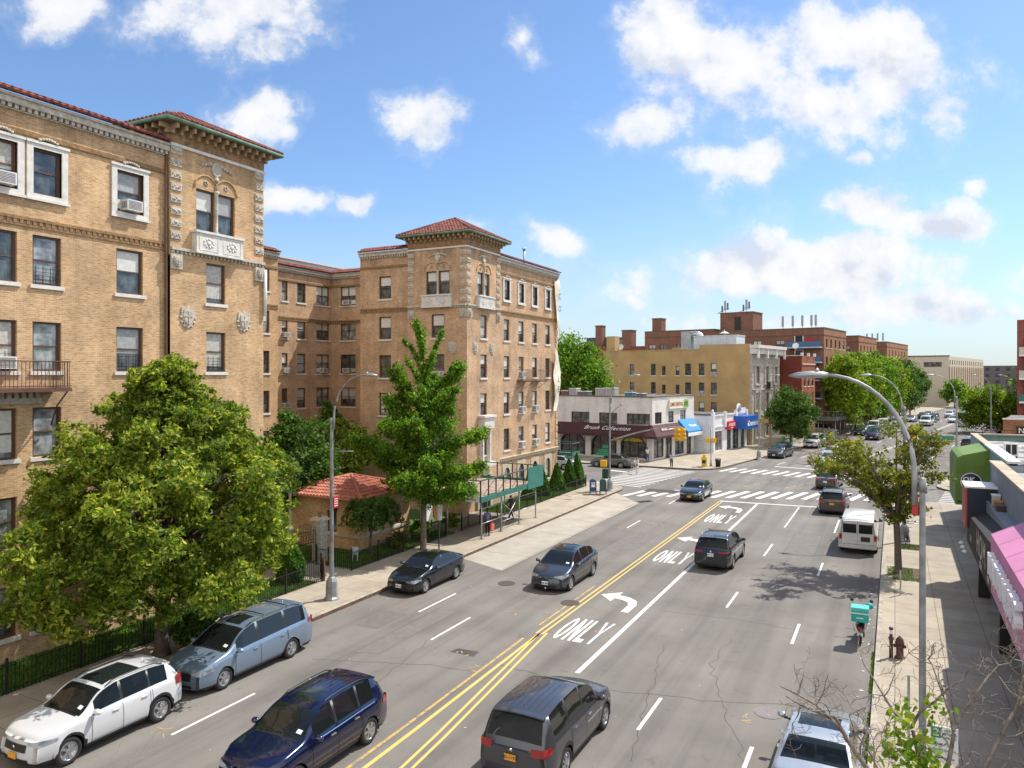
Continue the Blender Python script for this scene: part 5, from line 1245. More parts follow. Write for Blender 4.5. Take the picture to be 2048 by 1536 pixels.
# -- ginkgo with ascending limbs
def ginkgo():
    x, y = -23.7, 35.4; t = thing('ginkgo_tree', 'tall upright ginkgo with feathery ascending limbs on the left pavement by the scaffold', 'tree', (x,y,.15)); m = MB(); rr = random.Random(21); nr = np.random.RandomState(9)
    m.tube([(x,y,0),(x,y,.4),(x+.05,y,4),(x,y+.05,8),(x,y,12.5)], [.24,.18,.15,.09,.02], 10, caps=False); P_ = []
    def sleeve(pts, rad_, dens):
        for i in range(len(pts)-1):
            a, b = np.array(pts[i]), np.array(pts[i+1]); L = np.linalg.norm(b-a); k = int(dens*L*(rad_/.25)**1.2); u = nr.uniform(0,1,(k,1))
            P_.append(a+(b-a)*u+nr.normal(0,rad_*.55,(k,3)))
    z = 2.9; k = 0
    while z < 11.6:
        f = (z-2.9)/8.7; L = 3.0*(1-f)+1.75 if f > .45 else 3.5+.4*math.sin(k); L = max(1.2, L*rr.uniform(.85,1.1)); a = k*2.4+rr.uniform(-.3,.3); el = rad(28+36*f) if f > .35 else rad(12+34*f)
        e = Vector((x+L*math.cos(a)*math.cos(el), y+L*math.sin(a)*math.cos(el), z+L*math.sin(el)*1.15)); pts = limb(m, (x,y,z), e, .05*(1-f)+.02, .008, k+3, .12, 6, 5)
        sleeve(pts, .30*(1-f)+.11 if f < .42 else .13, 420 if f < .42 else 620)
        if f < .62:
            for j in (2,3,4,5):
                for sd in (-1,1):
                    q = pts[j]; a2 = a+sd*rr.uniform(.4,1.1); l2 = L*.5*rr.uniform(.5,1.15)*(1-.1*j); e2 = q+Vector((l2*math.cos(a2),l2*math.sin(a2),l2*rr.uniform(.0,.5))); p2 = limb(m, q, e2, .02, .005, k*9+j, .1, 3, 4); sleeve(p2, .22, 700)
        z += .26+.26*f; k += 1
    sleeve([(x,y,11),(x,y,12.6)], .16, 400)
    bl = [(x+rr.uniform(.9,2.5)*math.cos(k*2.4), y+rr.uniform(.9,2.6)*math.sin(k*2.4), 3.3+4.4*k/26, rr.uniform(.55,.95)) for k in range(26)]+[(x+(2.0-.25*k/2)*rr.uniform(.3,1)*math.cos(k*2.4), y+(2.0-.25*k/2)*rr.uniform(.3,1)*math.sin(k*2.4), 7.0+2.6*k/12, .55) for k in range(12)]
    P_.append(clump_pts(bl, 20000, 77, 26, .20, .3))
    m.build('trunk', flat('ginkgo_bark',(.16,.13,.10),.95,var=.3,scale=8), t, I4()); leaves(t, 'crown', np.concatenate(P_), .115, LF2, 1.15, seed=2)
ginkgo()
# -- courtyard trees behind the booth
tree('courtyard_tree', 'leafy dark green tree in the courtyard behind the red-roofed booth', -33.0, 34.4, 3.0, .16, [(-33,34.5,5.2,1.7),(-34.5,33,4.6,1.5),(-31.6,35.6,4.2,1.5),(-33.5,36.5,5.8,1.4),(-32,33.4,3.6,1.3),(-35.3,35,3.6,1.4),(-33,34.5,6.9,.9)], 20000, .15, LF3, seed=6)
tree('courtyard_tree', 'dark narrow evergreen in the courtyard in front of the recessed wall', -38.5, 44.6, 3.5, .14, [(-38.5,44.3,3.5,1.3),(-38.3,44.3,5.0,1.1),(-38.5,44.4,6.3,.9),(-38.5,44.4,7.4,.6)], 14000, .12, LF6, seed=7)
tree('courtyard_tree', 'pale green broad tree at the back of the courtyard against the second block', -36.2, 42.6, 2.6, .13, [(-36.5,42.2,4.4,1.4),(-35.2,43,5.3,1.3),(-34.6,42.0,3.8,1.3),(-37.2,43,5.2,1.1),(-33.6,43.4,4.6,1.1),(-36,42.5,6.2,.8)], 15000, .14, LF1, seed=8)
tree('courtyard_tree', 'small green tree between the big kerb tree and the booth roof', -33.2, 28.4, 2.4, .12, [(-33.2,28.4,4.2,1.3),(-32.4,28.8,3.4,.9),(-34.2,28.2,3.6,1.2),(-33.2,28.4,5.3,.8)], 10000, .13, LF1, seed=19)
# weeping small tree before the booth
def weeper():
    x, y = -25.5, 33.0; t = thing('weeping_tree', 'small weeping tree with thin hanging leaves in front of the booth wall', 'tree', (x,y,.16)); m = MB(); nr = np.random.RandomState(4); rr = random.Random(8); P_=[]
    m.tube([(x,y,0),(x-.05,y,1),(x+.1,y+.05,2.1)], [.10,.07,.05], 8, caps=False)
    for k in range(34):
        a = rr.uniform(0,6.28); R_ = rr.uniform(.5,1.7); pts = []
        for i in range(7):
            s = i/6; pts.append((x+R_*math.cos(a)*s**.8, y+R_*math.sin(a)*1.25*s**.8, 2.0+1.25*math.sin(math.pi*min(1,s*.8))-1.9*max(0,s-.45)*rr.uniform(.7,1.1)))
        m.tube(pts, [.02*(1-i/7)+.003 for i in range(7)], 4, caps=False)
        for i in range(1,6):
            A_, B_ = np.array(pts[i]), np.array(pts[i+1]); P_.append(A_+(B_-A_)*nr.uniform(0,1,(45,1))+nr.normal(0,.08,(45,3)))
    m.build('trunk', BARK, t, I4()); leaves(t, 'crown', np.concatenate(P_), .085, LF3, 2.8, droop=1, seed=3)
weeper()
bush('bush', 'yellow-tipped bush behind the fence beside the ginkgo trunk', -25.3, 35.2, 1.2, 1.0, 2200, .09, LF5, 12); bush('bush', 'small bright green bush between the fence and the booth', -25.2, 37.3, 1.1, 1.4, 2200, .11, LF2, 13); bush('bush', 'round yellow-green bush under the scaffold deck', -25.6, 41.6, 1.2, .9, 1800, .09, LF4, 14)
# arborvitae
def cone(name, label, x, y, r, h, n, seed, rnd_=False, group=None):
    t = thing(name, label, 'shrub', (x,y,.16), 0, group); nr = np.random.RandomState(seed); MB().tube([(x,y,.1),(x,y,h*.8)], [.05,.015], 6).build('trunk', BARK, t, I4())
    u = nr.uniform(0,1,n)**.7; prof = (np.sin(np.clip(u*1.25+.12,0,1)*math.pi/2)*np.where(u>0,1,0)); rr = r*(prof if rnd_ else np.minimum(1,(u)**.75*1.15)); z = .18+(h-.18)*(1-u)
    rr = r*np.sqrt(np.clip(1-((1-u)*1.0-.25)**2/.5625,0,1)) if rnd_ else r*np.minimum(1.0,u**.8*1.12)
    a = nr.uniform(0,6.28,n); q = rr*(nr.uniform(.5,1.0,n)**.4)*(1+.12*np.sin(a*5+z*4)); p = np.stack([x+q*np.cos(a), y+q*np.sin(a), z+nr.normal(0,.03,n)],1)
    leaves(t, 'foliage', p, .075 if h < 2.2 else .09, LF6, 2.2, upb=.0, droop=-1.2, seed=seed, outc=(x,y,h*.3)); return t
cone('arborvitae', 'rounded arborvitae shrub by the iron gate near the lamp post', -25.6, 27.0, .62, 1.95, 9000, 2, True)
gl_ = ['conical arborvitae rising just beyond the green end panel of the scaffold','conical arborvitae standing alone between scaffold and building corner','conical arborvitae second from the building corner','slim conical arborvitae last before the street corner','conical arborvitae half hidden under the scaffold deck','slim arborvitae rising behind the corner pair']
for i,(u,Y_,h,r) in enumerate(((1083,0,2.6,.72),(1114,0,2.5,.72),(1138,0,2.6,.70),(1157,0,2.5,.60),(1058,0,2.3,.6),(1150,62.5,3.0,.5))):
    yy = onX(u,-25.7) if Y_ == 0 else Y_
    cone('arborvitae', gl_[i], -25.7 if Y_ == 0 else -25.4, yy, r, h, 6500, 30+i, group='conical shrubs inside the fence')
# -- right pavement tree, open crown with arching boughs
def righttree():
    x, y = .15, 42.0; t = thing('street_tree', 'half-bare spreading pear tree on the right pavement between the white van and the lamp post', 'tree', (x,y,.15)); m = MB(); rr = random.Random(5); nr = np.random.RandomState(6); P_=[]
    m.tube([(x,y,0),(x,y,.3),(x-.03,y,1.5),(x-.1,y,3.0)], [.25,.19,.16,.15], 10, caps=False)
    for k in range(18):
        a = k*2.399+.3; R_ = rr.uniform(.75,1.15)*(2.9-1.0*math.cos(a)); up = rr.uniform(2.0,4.2); pts = []
        if k in (2,7,10): R_ = 4.6; up = 2.4; a = math.pi*1.0+.2*(k-6)
        for i in range(9):
            s = i/8; pts.append((x-.1+R_*math.cos(a)*s**1.0, y+R_*math.sin(a)*s, 2.8+up*math.sin(min(1,s*1.15)*math.pi/2)+(-.35*s*s if up < 1.5 else .2*s)+rr.uniform(-.05,.05)))
        m.tube(pts, [.07*(1-i/9.5) for i in range(9)], 6, caps=False)
        for j in range(20):
            i = rr.randint(2,8); q = Vector(pts[i]); dv = Vector((rr.gauss(0,1),rr.gauss(0,1),rr.uniform(-.3,.9))).normalized()*rr.uniform(.4,1.0); p2 = limb(m, q, q+dv, .016, .004, k*40+j, .15, 3, 4)
            if rr.random() < .60:
                for w in p2[1:]: P_.append(np.array(w)+nr.normal(0,.11,(16,3)))
            for jj in range(2):
                qq = p2[rr.randint(1,3)]; limb(m, qq, qq+Vector((rr.gauss(0,1),rr.gauss(0,1),rr.uniform(-.2,.7))).normalized()*.35, .007, .003, k*90+j+jj, .2, 2, 3)
    for b in ((x-.2,y,3.6,.9),(x+.5,y+.3,3.9,.8),(x-.6,y-.2,4.5,.8)): P_.append(clump_pts([b], 900, 3, 12))
    m.build('trunk', flat('pear_bark',(.13,.105,.085),.95,var=.3,scale=8), t, I4()); leaves(t, 'crown', np.concatenate(P_), .12, LF5, 1.35, seed=5)
righttree()
# -- near bare tree at the lower right, twisted twigs, one leafy shoot
def twig(mb, p, dvec, L, r, depth, rr, tips):
    p = Vector(p); d = Vector(dvec).normalized(); n = 4 if depth else 3; pts = [p]
    for i in range(n):
        d = (d+Vector((rr.gauss(0,.36),rr.gauss(0,.36),rr.gauss(.03,.30)))).normalized(); pts.append(pts[-1]+d*L/n)
    mb.tube(pts, [max(.0035,r*(1-.7*i/n)) for i in range(n+1)], 6 if depth > 2 else (5 if depth else 3), caps=False)
    tips.append(pts[-1])
    if depth <= 0: return
    for k in range(4 if depth < 3 else 3):
        i = rr.randint(1,n); nd_ = (d*.55+Vector((rr.gauss(0,1),rr.gauss(0,1),rr.gauss(.15,.8))).normalized()).normalized(); twig(mb, pts[i], nd_, L*rr.uniform(.42,.62), r*.42, depth-1, rr, tips)
def baretree():
    x, y = .55, 11.2; t = thing('bare_street_tree', 'nearly leafless street tree with twisted twigs at the bottom right corner', 'tree', (x,y,.15)); m = MB(); rr = random.Random(12); tips=[]
    m.tube([(x,y,0),(x,y,.4),(x-.02,y,2.2),(x,y,3.3)], [.2,.15,.12,.11], 10, caps=False)
    for e, r in (((-1.15,.15,5.0),.045),((-.35,.6,5.1),.04),((.15,.5,5.2),.04),((1.35,.55,5.0),.055),((.95,1.5,5.2),.04),((-.7,-.3,4.6),.03),((1.1,-.2,4.8),.035)):
        a = Vector((x,y,3.2)); b = Vector((x+e[0],y+e[1],e[2])); limb(m, a, b, r*1.15, r*.62, int(e[0]*10)+40, .1, 5, 7)
        for k in range(2): twig(m, b, (b-a).normalized()+Vector((rr.gauss(0,.3),rr.gauss(0,.3),.2)), rr.uniform(.8,1.2), r*.6, 3, rr, tips)
        for k in range(2): q = a.lerp(b, rr.uniform(.45,.95)); twig(m, q, Vector((rr.gauss(0,1),rr.gauss(0,1),rr.uniform(0,.8))), .6, r*.35, 2, rr, tips)
    m.build('trunk', flat('grey_twig_bark',(.21,.17,.14),.9,var=.4,scale=12), t, I4())
    nr = np.random.RandomState(3); P_ = []
    for u,v,z,s,k in ((1815,1425,5.1,.13,45),(1870,1420,5.1,.10,35),(1800,1470,5.0,.15,70),(1830,1500,4.9,.17,110),(1785,1520,4.8,.15,70),(1850,1535,4.8,.16,70)):
        a, b = P(u,v,z); P_.append(np.array((a,b,z))+nr.normal(0,s,(k,3)))
    leaves(t, 'crown', np.concatenate(P_), .085, leafmat('bright_leaf',(.07,.15,.01),(.14,.24,.02),(.30,.30,.03),.4), 1.25, seed=8)
baretree()
# -- trees beyond the crossing
def ftree(label, x, y, top, rx, n, size, mat, seed, base=2.6, kind='street_tree', sqz=1.0, grp='street trees beyond the crossing'):
    r = random.Random(seed); mid = (top+base)/2; bl = []
    for k in range(11):
        a = k*2.4; f = k/10; z = base+.6+(top-base-1.2)*f; q = rx*.62*math.sin(math.pi*(.18+.74*f))
        bl.append((x+q*math.cos(a)*sqz, y+q*math.sin(a), z, rx*.40*r.uniform(.8,1.15)))
    return tree(kind, label, x, y, base+.8, .17, bl, n, size, mat, grp, seed=seed, twigs=1, sub=10)
def fq(x,s): p = Q(x,s); return p.x, p.y
x,y = fq(7.6,26.6); ftree('dark pyramidal street tree on the far left corner in front of the red brick house', x, y, 7.9, 3.4, 12000, .20, LF3, 41, 1.9)
far_l = [(7.2,55,12.6,4.8,LF4,'pale green street tree nearest the long sidewalk shed'),(7.0,67,13.0,5.0,LF4,'pale green street tree second along the sidewalk shed'),(6.8,80,13.3,5.2,LF2,'tall green street tree third along the sidewalk shed'),(6.8,95,13.0,5.0,LF4,'green street tree beyond the middle of the long brown block'),(6.2,113,12.5,5.2,LF3,'dark green street tree before the beige building'),(6.0,128,11.5,4.6,LF3,'farthest dark street tree in the left row')]
for i,(a,s_,h,r,mt,lb) in enumerate(far_l): x,y = fq(a,s_); ftree(lb, x, y, h, r, 12000, .27, mt, 50+i, 3.2)
x,y = P(1975,866); ftree('yellow-green tree right of the avenue beside the brown brick wall', x, y, 7.2, 5.0, 14000, .26, LF4, 61, 1.5)
x,y = fq(33.5,78); ftree('green tree behind the yellow-green one right of the avenue', x, y, 10.0, 5.0, 12000, .28, LF2, 62, 2)
x,y = fq(31.5,120); ftree('small dark tree in front of the beige building on the right', x, y, 8.0, 3.5, 5000, .3, LF3, 63, 2)
for i,(a,s_,h,r) in enumerate(((32,160,9,4.5),(31,205,9,5),(9,185,8,4),(30,250,10,6),(48,150,9,5),(60,190,11,6))):
    x,y = fq(a,s_); ftree(['distant green tree right of the avenue before the beige block','second distant green tree right of the far avenue','distant tree at the foot of the beige block','last distant tree at the right end of the avenue','distant tree behind the right-hand rows','farthest tree mass at the right edge'][i], x, y, h, r, 3500, .4, LF3 if i%2 else LF2, 80+i, 2)
x,y = P(1172,893); ftree('big rounded green tree between the second tan block and the yellow wall', -40.3, 97.8, 13.6, 5.8, 20000, .26, LF2, 64, 4.5, 'garden_tree')
# ================================================================ booth, fences, lamps, scaffold, street furniture
BOO = thing('gate_booth', 'small tan brick gatehouse with a red barrel-tile hipped roof behind the fence', 'gatehouse', (-28.6,35.8,.15))
bx0,bx1,by_0,by_1 = -31.6,-26.5,33.3,38.1; mbx = MB()
def boowall(p0,p1,wl): return facade(BOO,'wall',p0,p1,.1,3.1,wl,TAN,mb=mbx)
mbx2,dE,_ = boowall((bx1,by_0),(bx1,by_1),[dict(a=1.2,z=1.1,w=.8,h=1.2,ac=False),dict(a=3.4,z=1.1,w=.8,h=1.2)])
_,dSS,_ = boowall((bx0,by_0),(bx1,by_0),[dict(a=3.1,z=1.1,w=.7,h=1.2)])
boowall((bx1,by_1),(bx0,by_1),[]); boowall((bx0,by_1),(bx0,by_0),[]); mbx.build('wall', TAN, BOO, I4())
m = MB(); band(m,(bx0,by_0),(bx1,by_0),.9,1.02,.06); band(m,(bx1,by_0),(bx1,by_1),.9,1.02,.06); m.build('stone_course', flat('limestone',(.50,.43,.31),.85), BOO, I4())
hiproof(BOO, bx0, bx1, by_0, by_1, 3.12, .86, .5, mat=flat('orange_red_tile',(.42,.14,.085),.7,var=.3,scale=3), tw=.24, gutm=flat('terracotta_gutter',(.35,.16,.09),.7))
m = MB(); m.box(-28.4,-28.1,by_0-.22,by_0,2.3,2.7); m.prism([(-28.47,by_0-.28),(-28.03,by_0-.28),(-28.03,by_0),(-28.47,by_0)],2.7,2.78); m.build('wall_lantern', IRON, BOO, I4())
sg = MB(); sg.box(-24.98,-24.94,37.0,38.3,1.25,2.75); sgt = thing('notice_board', 'white notice board on posts behind the fence at the booth', 'sign', (-24.96,37.6,.15)); sg.build('panel', WHITE, sgt, I4())
for yy in (37.05,38.25): MB().box(-25.02,-24.98,yy-.03,yy+.03,.1,2.75).build('post', IRON, sgt, I4())
# gate pillars and iron gate
def pillar(x,y,label):
    t = thing('gate_pillar', label, 'pillar', (x,y,.15)); m = MB(); m.box(x-.28,x+.28,y-.28,y+.28,.1,2.35); m.build('shaft', brick('painted_block',(.42,.42,.38),(.36,.36,.33),(.25,.25,.23),.4,.2,.015,.15), t, I4())
    m = MB(); m.box(x-.36,x+.36,y-.36,y+.36,2.35,2.45); m.prism([(x-.3,y-.3),(x+.3,y-.3),(x+.3,y+.3),(x-.3,y+.3)],2.45,2.52); m.build('cap', STONE, t, I4())
    m = MB(); m.lathe([(.09,2.52),(.06,2.6),(.08,2.64),(.10,2.78),(.13,2.80),(.13,2.84),(0,2.9)], MT(x,y,0), 10); m.build('finial', flat('brown_stone',(.25,.17,.12),.8), t, I4())
pillar(-27.0,30.6,'grey block gate pillar with stone cap right of the iron gate'); pillar(-27.0,27.9,'grey block gate pillar hidden beside the rounded shrub')
gt = thing('iron_gate', 'black wrought iron gate with scrollwork between the block pillars', 'gate', (-27,29.3,.15)); m = MB()
for k in range(19): y = 28.25+.125*k; m.tube([(-27,y,.2),(-27,y,2.0+.35*math.sin(math.pi*k/18))], .013, 4, caps=False)
for z in (.3,1.3,1.9): m.tube([(-27,28.2,z),(-27,30.4,z)], .02, 5)
m.build('bars', IRON, gt, I4()); m = MB()
for k in range(8):
    c = (28.45+.25*k, 1.6); m.tube([(-26.98,c[0]+.11*math.cos(a),c[1]+.2*math.sin(a)) for a in np.linspace(0,6.28,12)], .013, 4)
m.build('scrollwork', IRON, gt, I4())
def fence(name, label, pts, h=.95, z0=.15, step=.125, post=2.4, ph=.16, group=None, mat=None):
    t = thing(name, label, 'fence', (pts[0][0],pts[0][1],z0), 0, group); mat = mat or IRON; m = MB(); rl = MB(); ps = []
    for i in range(len(pts)-1):
        a = Vector(pts[i]+(z0,)); b = Vector(pts[i+1]+(z0,)); L = (b-a).length; d = (b-a)/L; k = int(L/step)
        for j in range(k+1):
            p = a+d*(L*j/k); m.add([(p.x-.009,p.y-.009,z0),(p.x+.009,p.y-.009,z0),(p.x+.009,p.y+.009,z0),(p.x-.009,p.y+.009,z0),(p.x-.007,p.y-.007,z0+h),(p.x+.007,p.y-.007,z0+h),(p.x+.007,p.y+.007,z0+h),(p.x-.007,p.y+.007,z0+h)],[(0,1,5,4),(1,2,6,5),(2,3,7,6),(3,0,4,7),(4,5,6,7)])
        for z in (.14,h-.1): rl.tube([a+Vector((0,0,z)), b+Vector((0,0,z))], .017, 4)
        kp = max(1,round(L/post))
        for j in range(kp+1):
            p = a+d*(L*j/kp)
            if all((p-q).length > .2 for q in ps): ps.append(p)
    m.build('pickets', mat, t, I4()); rl.build('rails', mat, t, I4())
    for p in ps: q = MB(); q.box(p.x-.035,p.x+.035,p.y-.035,p.y+.035,z0,z0+h+ph-.05); q.lathe([(.05,z0+h+ph-.05),(.035,z0+h+ph),(0,z0+h+ph+.02)], MT(p.x,p.y,0), 6); q.build('post', mat, t, I4())
    return t
fence('iron_fence', 'black picket fence behind the parked white SUV up to the iron gate path', [(FX,4.0),(FX,27.8),(-26.7,27.8)])
fence('iron_fence', 'black picket fence in front of the red-roofed booth', [(-26.7,30.0),(FX,30.0),(FX,38.9)])
fence('iron_fence', 'low green-black fence from the scaffold to the street corner beside the conical shrubs', [(FX,40.8),(FX,62.2),(-27.0,62.2)], h=.85, step=.16)
fence('open_gate_leaf', 'small rusty gate leaf standing ajar by the lamp post', [(FX+.1,27.85),(FX-1.0,28.9)], h=.95, mat=RUST, ph=.05)
# street lamps
def lamp(x, y, rz, label, base=True, arm=1.8, reach=True, extra=None, group='street lamps along the avenue', pw=1.0):
    t = thing('street_lamp', label, 'street lamp', (x,y,.15), rz, group); M_ = WM[t.name]
    m = MB(); m.lathe([(.095*pw,.0),(.09*pw,2.0),(.08*pw,5),(.07*pw,7.85)], None, 8, 0, False); m.lathe([(.085*pw,7.7),(.085*pw,7.95),(.0,7.97)], None, 8); m.build('pole', STEELP, t)
    m = MB(); m.lathe([(.34,0),(.33,.06),(.26,.14),(.24,.8),(.16,.95),(.12,1.0)], None, 8, 0, False); m.build('base', STEELP, t)
    m = MB(); pts = [(.13,0,7.45),(.13,0,8.0)]+[(.13+(arm-.13)*math.sin(a)**1.0*1.0 if False else .13+(arm-.13)*(1-math.cos(a)), 0, 8.0+1.85*math.sin(a)) for a in np.linspace(0.12,math.pi/2,12)]
    m.tube(pts, [.047]*2+[.045-.014*i/11 for i in range(12)], 8); m.build('arm', STEELP, t)
    m = MB(); L = .72; vs = []
    for i,(u,wd,zt,zb) in enumerate(((0,.05,.05,-.05),(.12,.09,.07,-.06),(.3,.15,.085,-.07),(.55,.15,.06,-.065),(.72,.05,.0,-.03))):
        for a in np.linspace(0,2*math.pi,11)[:-1]: vs.append((arm-.05+u, wd*math.cos(a), 9.85+(zt if math.sin(a) > 0 else -zb)*math.sin(a)))
    m.add(vs, [(i*10+k,i*10+(k+1)%10,(i+1)*10+(k+1)%10,(i+1)*10+k) for i in range(4) for k in range(10)]+[tuple(range(9,-1,-1)),tuple(40+k for k in range(10))], 0, True)
    m.lathe([(.045,0),(.05,.03),(.0,.07)], MT(arm+.15,0,9.92), 8); m.build('lamp_head', STEEL, t)
    return t
LMP = lamp(-22.05,25.75,0,'grey octagonal street lamp on the left pavement beside the minivan')
m = MB(); m.box(.10,.13,-.02,.30,4.0,4.5); m.build('red_sign', flat('sign_red',(.45,.03,.03),.5,var=.05), LMP)
m = MB()
for z_ in (4.1,4.2,4.3,4.4): m.box(.131,.134,.03,.25,z_-.018,z_+.018)
m.build('sign_lettering', WHITE, LMP)
m = MB(); m.tube([(.1,0,6.5),(1.0,0.25,6.52)], .025, 6); m.build('bracket', STEELP, LMP)
RL = lamp(.45,15.7,math.pi,'near grey street lamp with its long curved arm reaching over the right lanes', pw=.72, arm=1.65)
m = MB(); m.box(-.55,-.12,-.14,-.125,2.85,3.5,0); m.build('parking_sign', WHITE, RL)
R2 = lambda x,y,z: Matrix.Translation((x,y,z)) @ Matrix.Rotation(math.pi,4,'Z') @ Matrix.Rotation(rad(90),4,'X')
GRN = flat('sign_green',(.02,.22,.12),.5,var=.05); DKT = flat('sign_text_dark',(.03,.10,.09),.5,var=0)
def signtext(t, rows, mat, mk):
    m = MB()
    for txt, sz, a, b in rows: V,Fs = text_geo(txt, sz, 1.0, sz*.02); m.merge(V, Fs, mk(a,b))
    return m.build('sign_lettering', mat, t)
m = MB(); m.box(-.545+.28,-.125,.1265-.2665,.1268-.2668,0,0); 
fy = .1255
m = MB(); m.box(-.26,-.125,.125,.129,3.28,3.48); 
# the board faces the viewer (local +y after the half turn)
mm = MB(); mm.box(-.56,-.12,.10,.115,2.85,3.5); 
for ch in list(RL.children):
    if ch.name.startswith('parking_sign'): bpy.data.objects.remove(ch)
mm.build('parking_sign', WHITE, RL); mm = MB(); mm.box(-.29,-.135,.1155,.118,3.29,3.48); mm.build('sign_badge', GRN, RL)
mkl = lambda a,b: Matrix.Translation((a,.121,b)) @ Matrix.Rotation(math.pi,4,'Z') @ Matrix.Rotation(rad(90),4,'X')
signtext(RL, [('2',.19,-.212,3.385)], WHITE, mkl)
signtext(RL, [('HOUR',.055,-.42,3.44),('METERED',.055,-.42,3.375),('PARKING',.055,-.42,3.31),('9AM - 7PM',.068,-.34,3.18),('EXCEPT SUNDAY',.048,-.34,3.08)], DKT, mkl)
m = MB(); m.box(-.50,-.18,.1155,.118,2.93,2.95); m.build('sign_arrow', DKT, RL)
m = MB(); m.box(.07,.17,-.01,.01,7.28,7.62); m.build('red_sign', flat('sign_red',(.45,.03,.03),.5), RL)
lamp(.5,50.2,math.pi,'grey street lamp beside the locked bicycle on the right pavement')
C1 = lamp(-21.6,60.6,0,'corner lamp post carrying the traffic signal arm at the near left corner', arm=2.0)
def signal(parent, M, faces=(0,), hw=.17):
    m = MB()
    for k,c in enumerate(((0,),)): pass
    for a in faces:
        R_ = M @ Matrix.Rotation(a,4,'Z')
        m.mbox(R_,-hw,hw,-.30,-.08,-1.05,0)
        for k in range(3): m.lathe([(.13,0),(.14,.03),(.13,.18)], R_ @ Matrix.Translation((0,-.30,-.19-.34*k)) @ Matrix.Rotation(rad(90),4,'X'), 10)
    so_ = m.build('traffic_signal', YELP, parent, I4())
    m = MB()
    for a in faces:
        R_ = M @ Matrix.Rotation(a,4,'Z')
        for k in range(3): m.lathe([(.10,.0),(0,.02)], R_ @ Matrix.Translation((0,-.31,-.19-.34*k)) @ Matrix.Rotation(rad(90),4,'X'), 10)
    m.build('signal_lens', flat('dark_lens',(.03,.03,.03),.3,var=.05), so_, I4())
def mast(t, x0, y0, x1, y1, za, zb):
    m = MB(); pts = []
    for i in range(9): s = i/8; pts.append((x0+(x1-x0)*s, y0+(y1-y0)*s, za+(zb-za)*math.sin(s*math.pi/2)))
    m.tube(pts, [.07-.03*i/8 for i in range(9)], 8); m.tube([(x0,y0,zb+.05),(x1-(x1-x0)*.45,y1-(y1-y0)*.45,zb+.08)], .02, 6); m.build('signal_arm', STEELP, t, I4())
mast(C1, -21.6,60.6,-15.4,60.6, 4.4, 5.75)
signal(C1, MT(-15.6,60.6,5.7), (0,math.pi*.5,math.pi,math.pi*1.5), .16)
m = MB()
for k,(a,z_,w_) in enumerate(((math.pi,3.55,.9),(math.pi,3.25,1.1),(math.pi,3.9,.5))): m.mbox(MT(-21.6,60.5,z_,a),.1,.1+w_,-.02,.0,-.13,.13)
m.build('street_sign', GRN, C1, I4())
m = MB(); m.box(-22.35,-21.85,60.3,60.6,2.2,2.75); m.build('pedestrian_signal', YELP, C1, I4())
m = MB(); m.box(-22.2,-21.75,60.35,60.75,1.2,2.0); m.build('controller_box', flat('dark_green_metal',(.02,.05,.035),.5,var=.1), C1, I4())
m = MB(); m.tube([(-21.6,60.6,6.6),(-20.6,60.4,7.5)], .03, 6); m.lathe([(.09,0),(.12,.06),(.05,.12)], MT(-20.5,60.4,7.45), 8); m.build('side_lamp', STEELP, C1, I4())
p = Q(9.05,9.5); lamp(p.x,p.y,F_ if 'F_' in globals() else rad(-10),'street lamp in front of the blue-sign pizza shop')
p = Q(8.9,56); lamp(p.x,p.y,rad(-10),'distant street lamp before the sidewalk shed'); p = Q(8.9,90); lamp(p.x,p.y,rad(-10),'distant street lamp beyond the shed among pale trees')
C3 = lamp(4.9,77.7,math.pi,'street lamp with signal arm at the far right corner')
mast(C3, 4.9,77.7,1.0,77.7, 4.3, 4.9); signal(C3, MT(1.3,77.7,4.95), (0,math.pi*.5), .16)
m = MB(); m.box(5.05,6.2,77.6,77.63,2.55,2.85); m.box(3.4,4.7,77.55,77.58,4.2,4.55); m.build('street_sign', GRN, C3, I4())
p = Q(29.4,45); lamp(p.x,p.y,math.pi-.17,'distant street lamp right of the far avenue'); p = Q(29.6,86); lamp(p.x,p.y,math.pi-.17,'farthest street lamp right of the far avenue')
# short signal post at the far left corner
t = thing('signal_post', 'slim post with yellow pedestrian signals at the far left corner', 'signal post', (-17.7,81.9,.15)); m = MB(); m.lathe([(.14,.1),(.12,.5),(.07,.6),(.06,4.4)], MT(-17.7,81.9), 8); m.build('post', STEELP, t, I4())
for sx in (-1,1): m = MB(); m.box(-17.7+sx*.12,-17.7+sx*.55,81.7,82.0,2.7,3.2); m.build('pedestrian_signal', YELP, t, I4())
m = MB(); m.box(-18.55,-18.05,81.2,81.6,.15,.95); m.prism([(-18.6,81.15),(-18.0,81.15),(-18.0,81.65),(-18.6,81.65)],.95,1.15); m.box(-18.45,-18.15,81.25,81.5,1.15,1.45)
tb = thing('newspaper_box', 'yellow newspaper box beside the slim signal post', 'newspaper box', (-18.3,81.4,.15)); m.build('box', flat('news_yellow',(.70,.50,.02),.5), tb, I4()); m = MB(); m.box(-18.5,-18.1,81.19,81.199,.5,.85); m.build('window', BLACK, tb, I4())
tb = thing('litter_basket', 'dark wire litter basket beside the slim signal post', 'litter basket', (-16.9,81.7,.15)); m = MB()
for k in range(16): a = k*math.pi/8; m.tube([(-16.9+.22*math.cos(a),81.7+.22*math.sin(a),.15),(-16.9+.30*math.cos(a),81.7+.30*math.sin(a),1.0)], .02, 4, caps=False)
m.build('wires', BLACK, tb, I4()); m = MB()
for z_,r_ in ((.2,.23),(.6,.27),(1.0,.31)): m.tube([(-16.9+r_*math.cos(a),81.7+r_*math.sin(a),z_) for a in np.linspace(0,2*math.pi,13)], .025, 5)
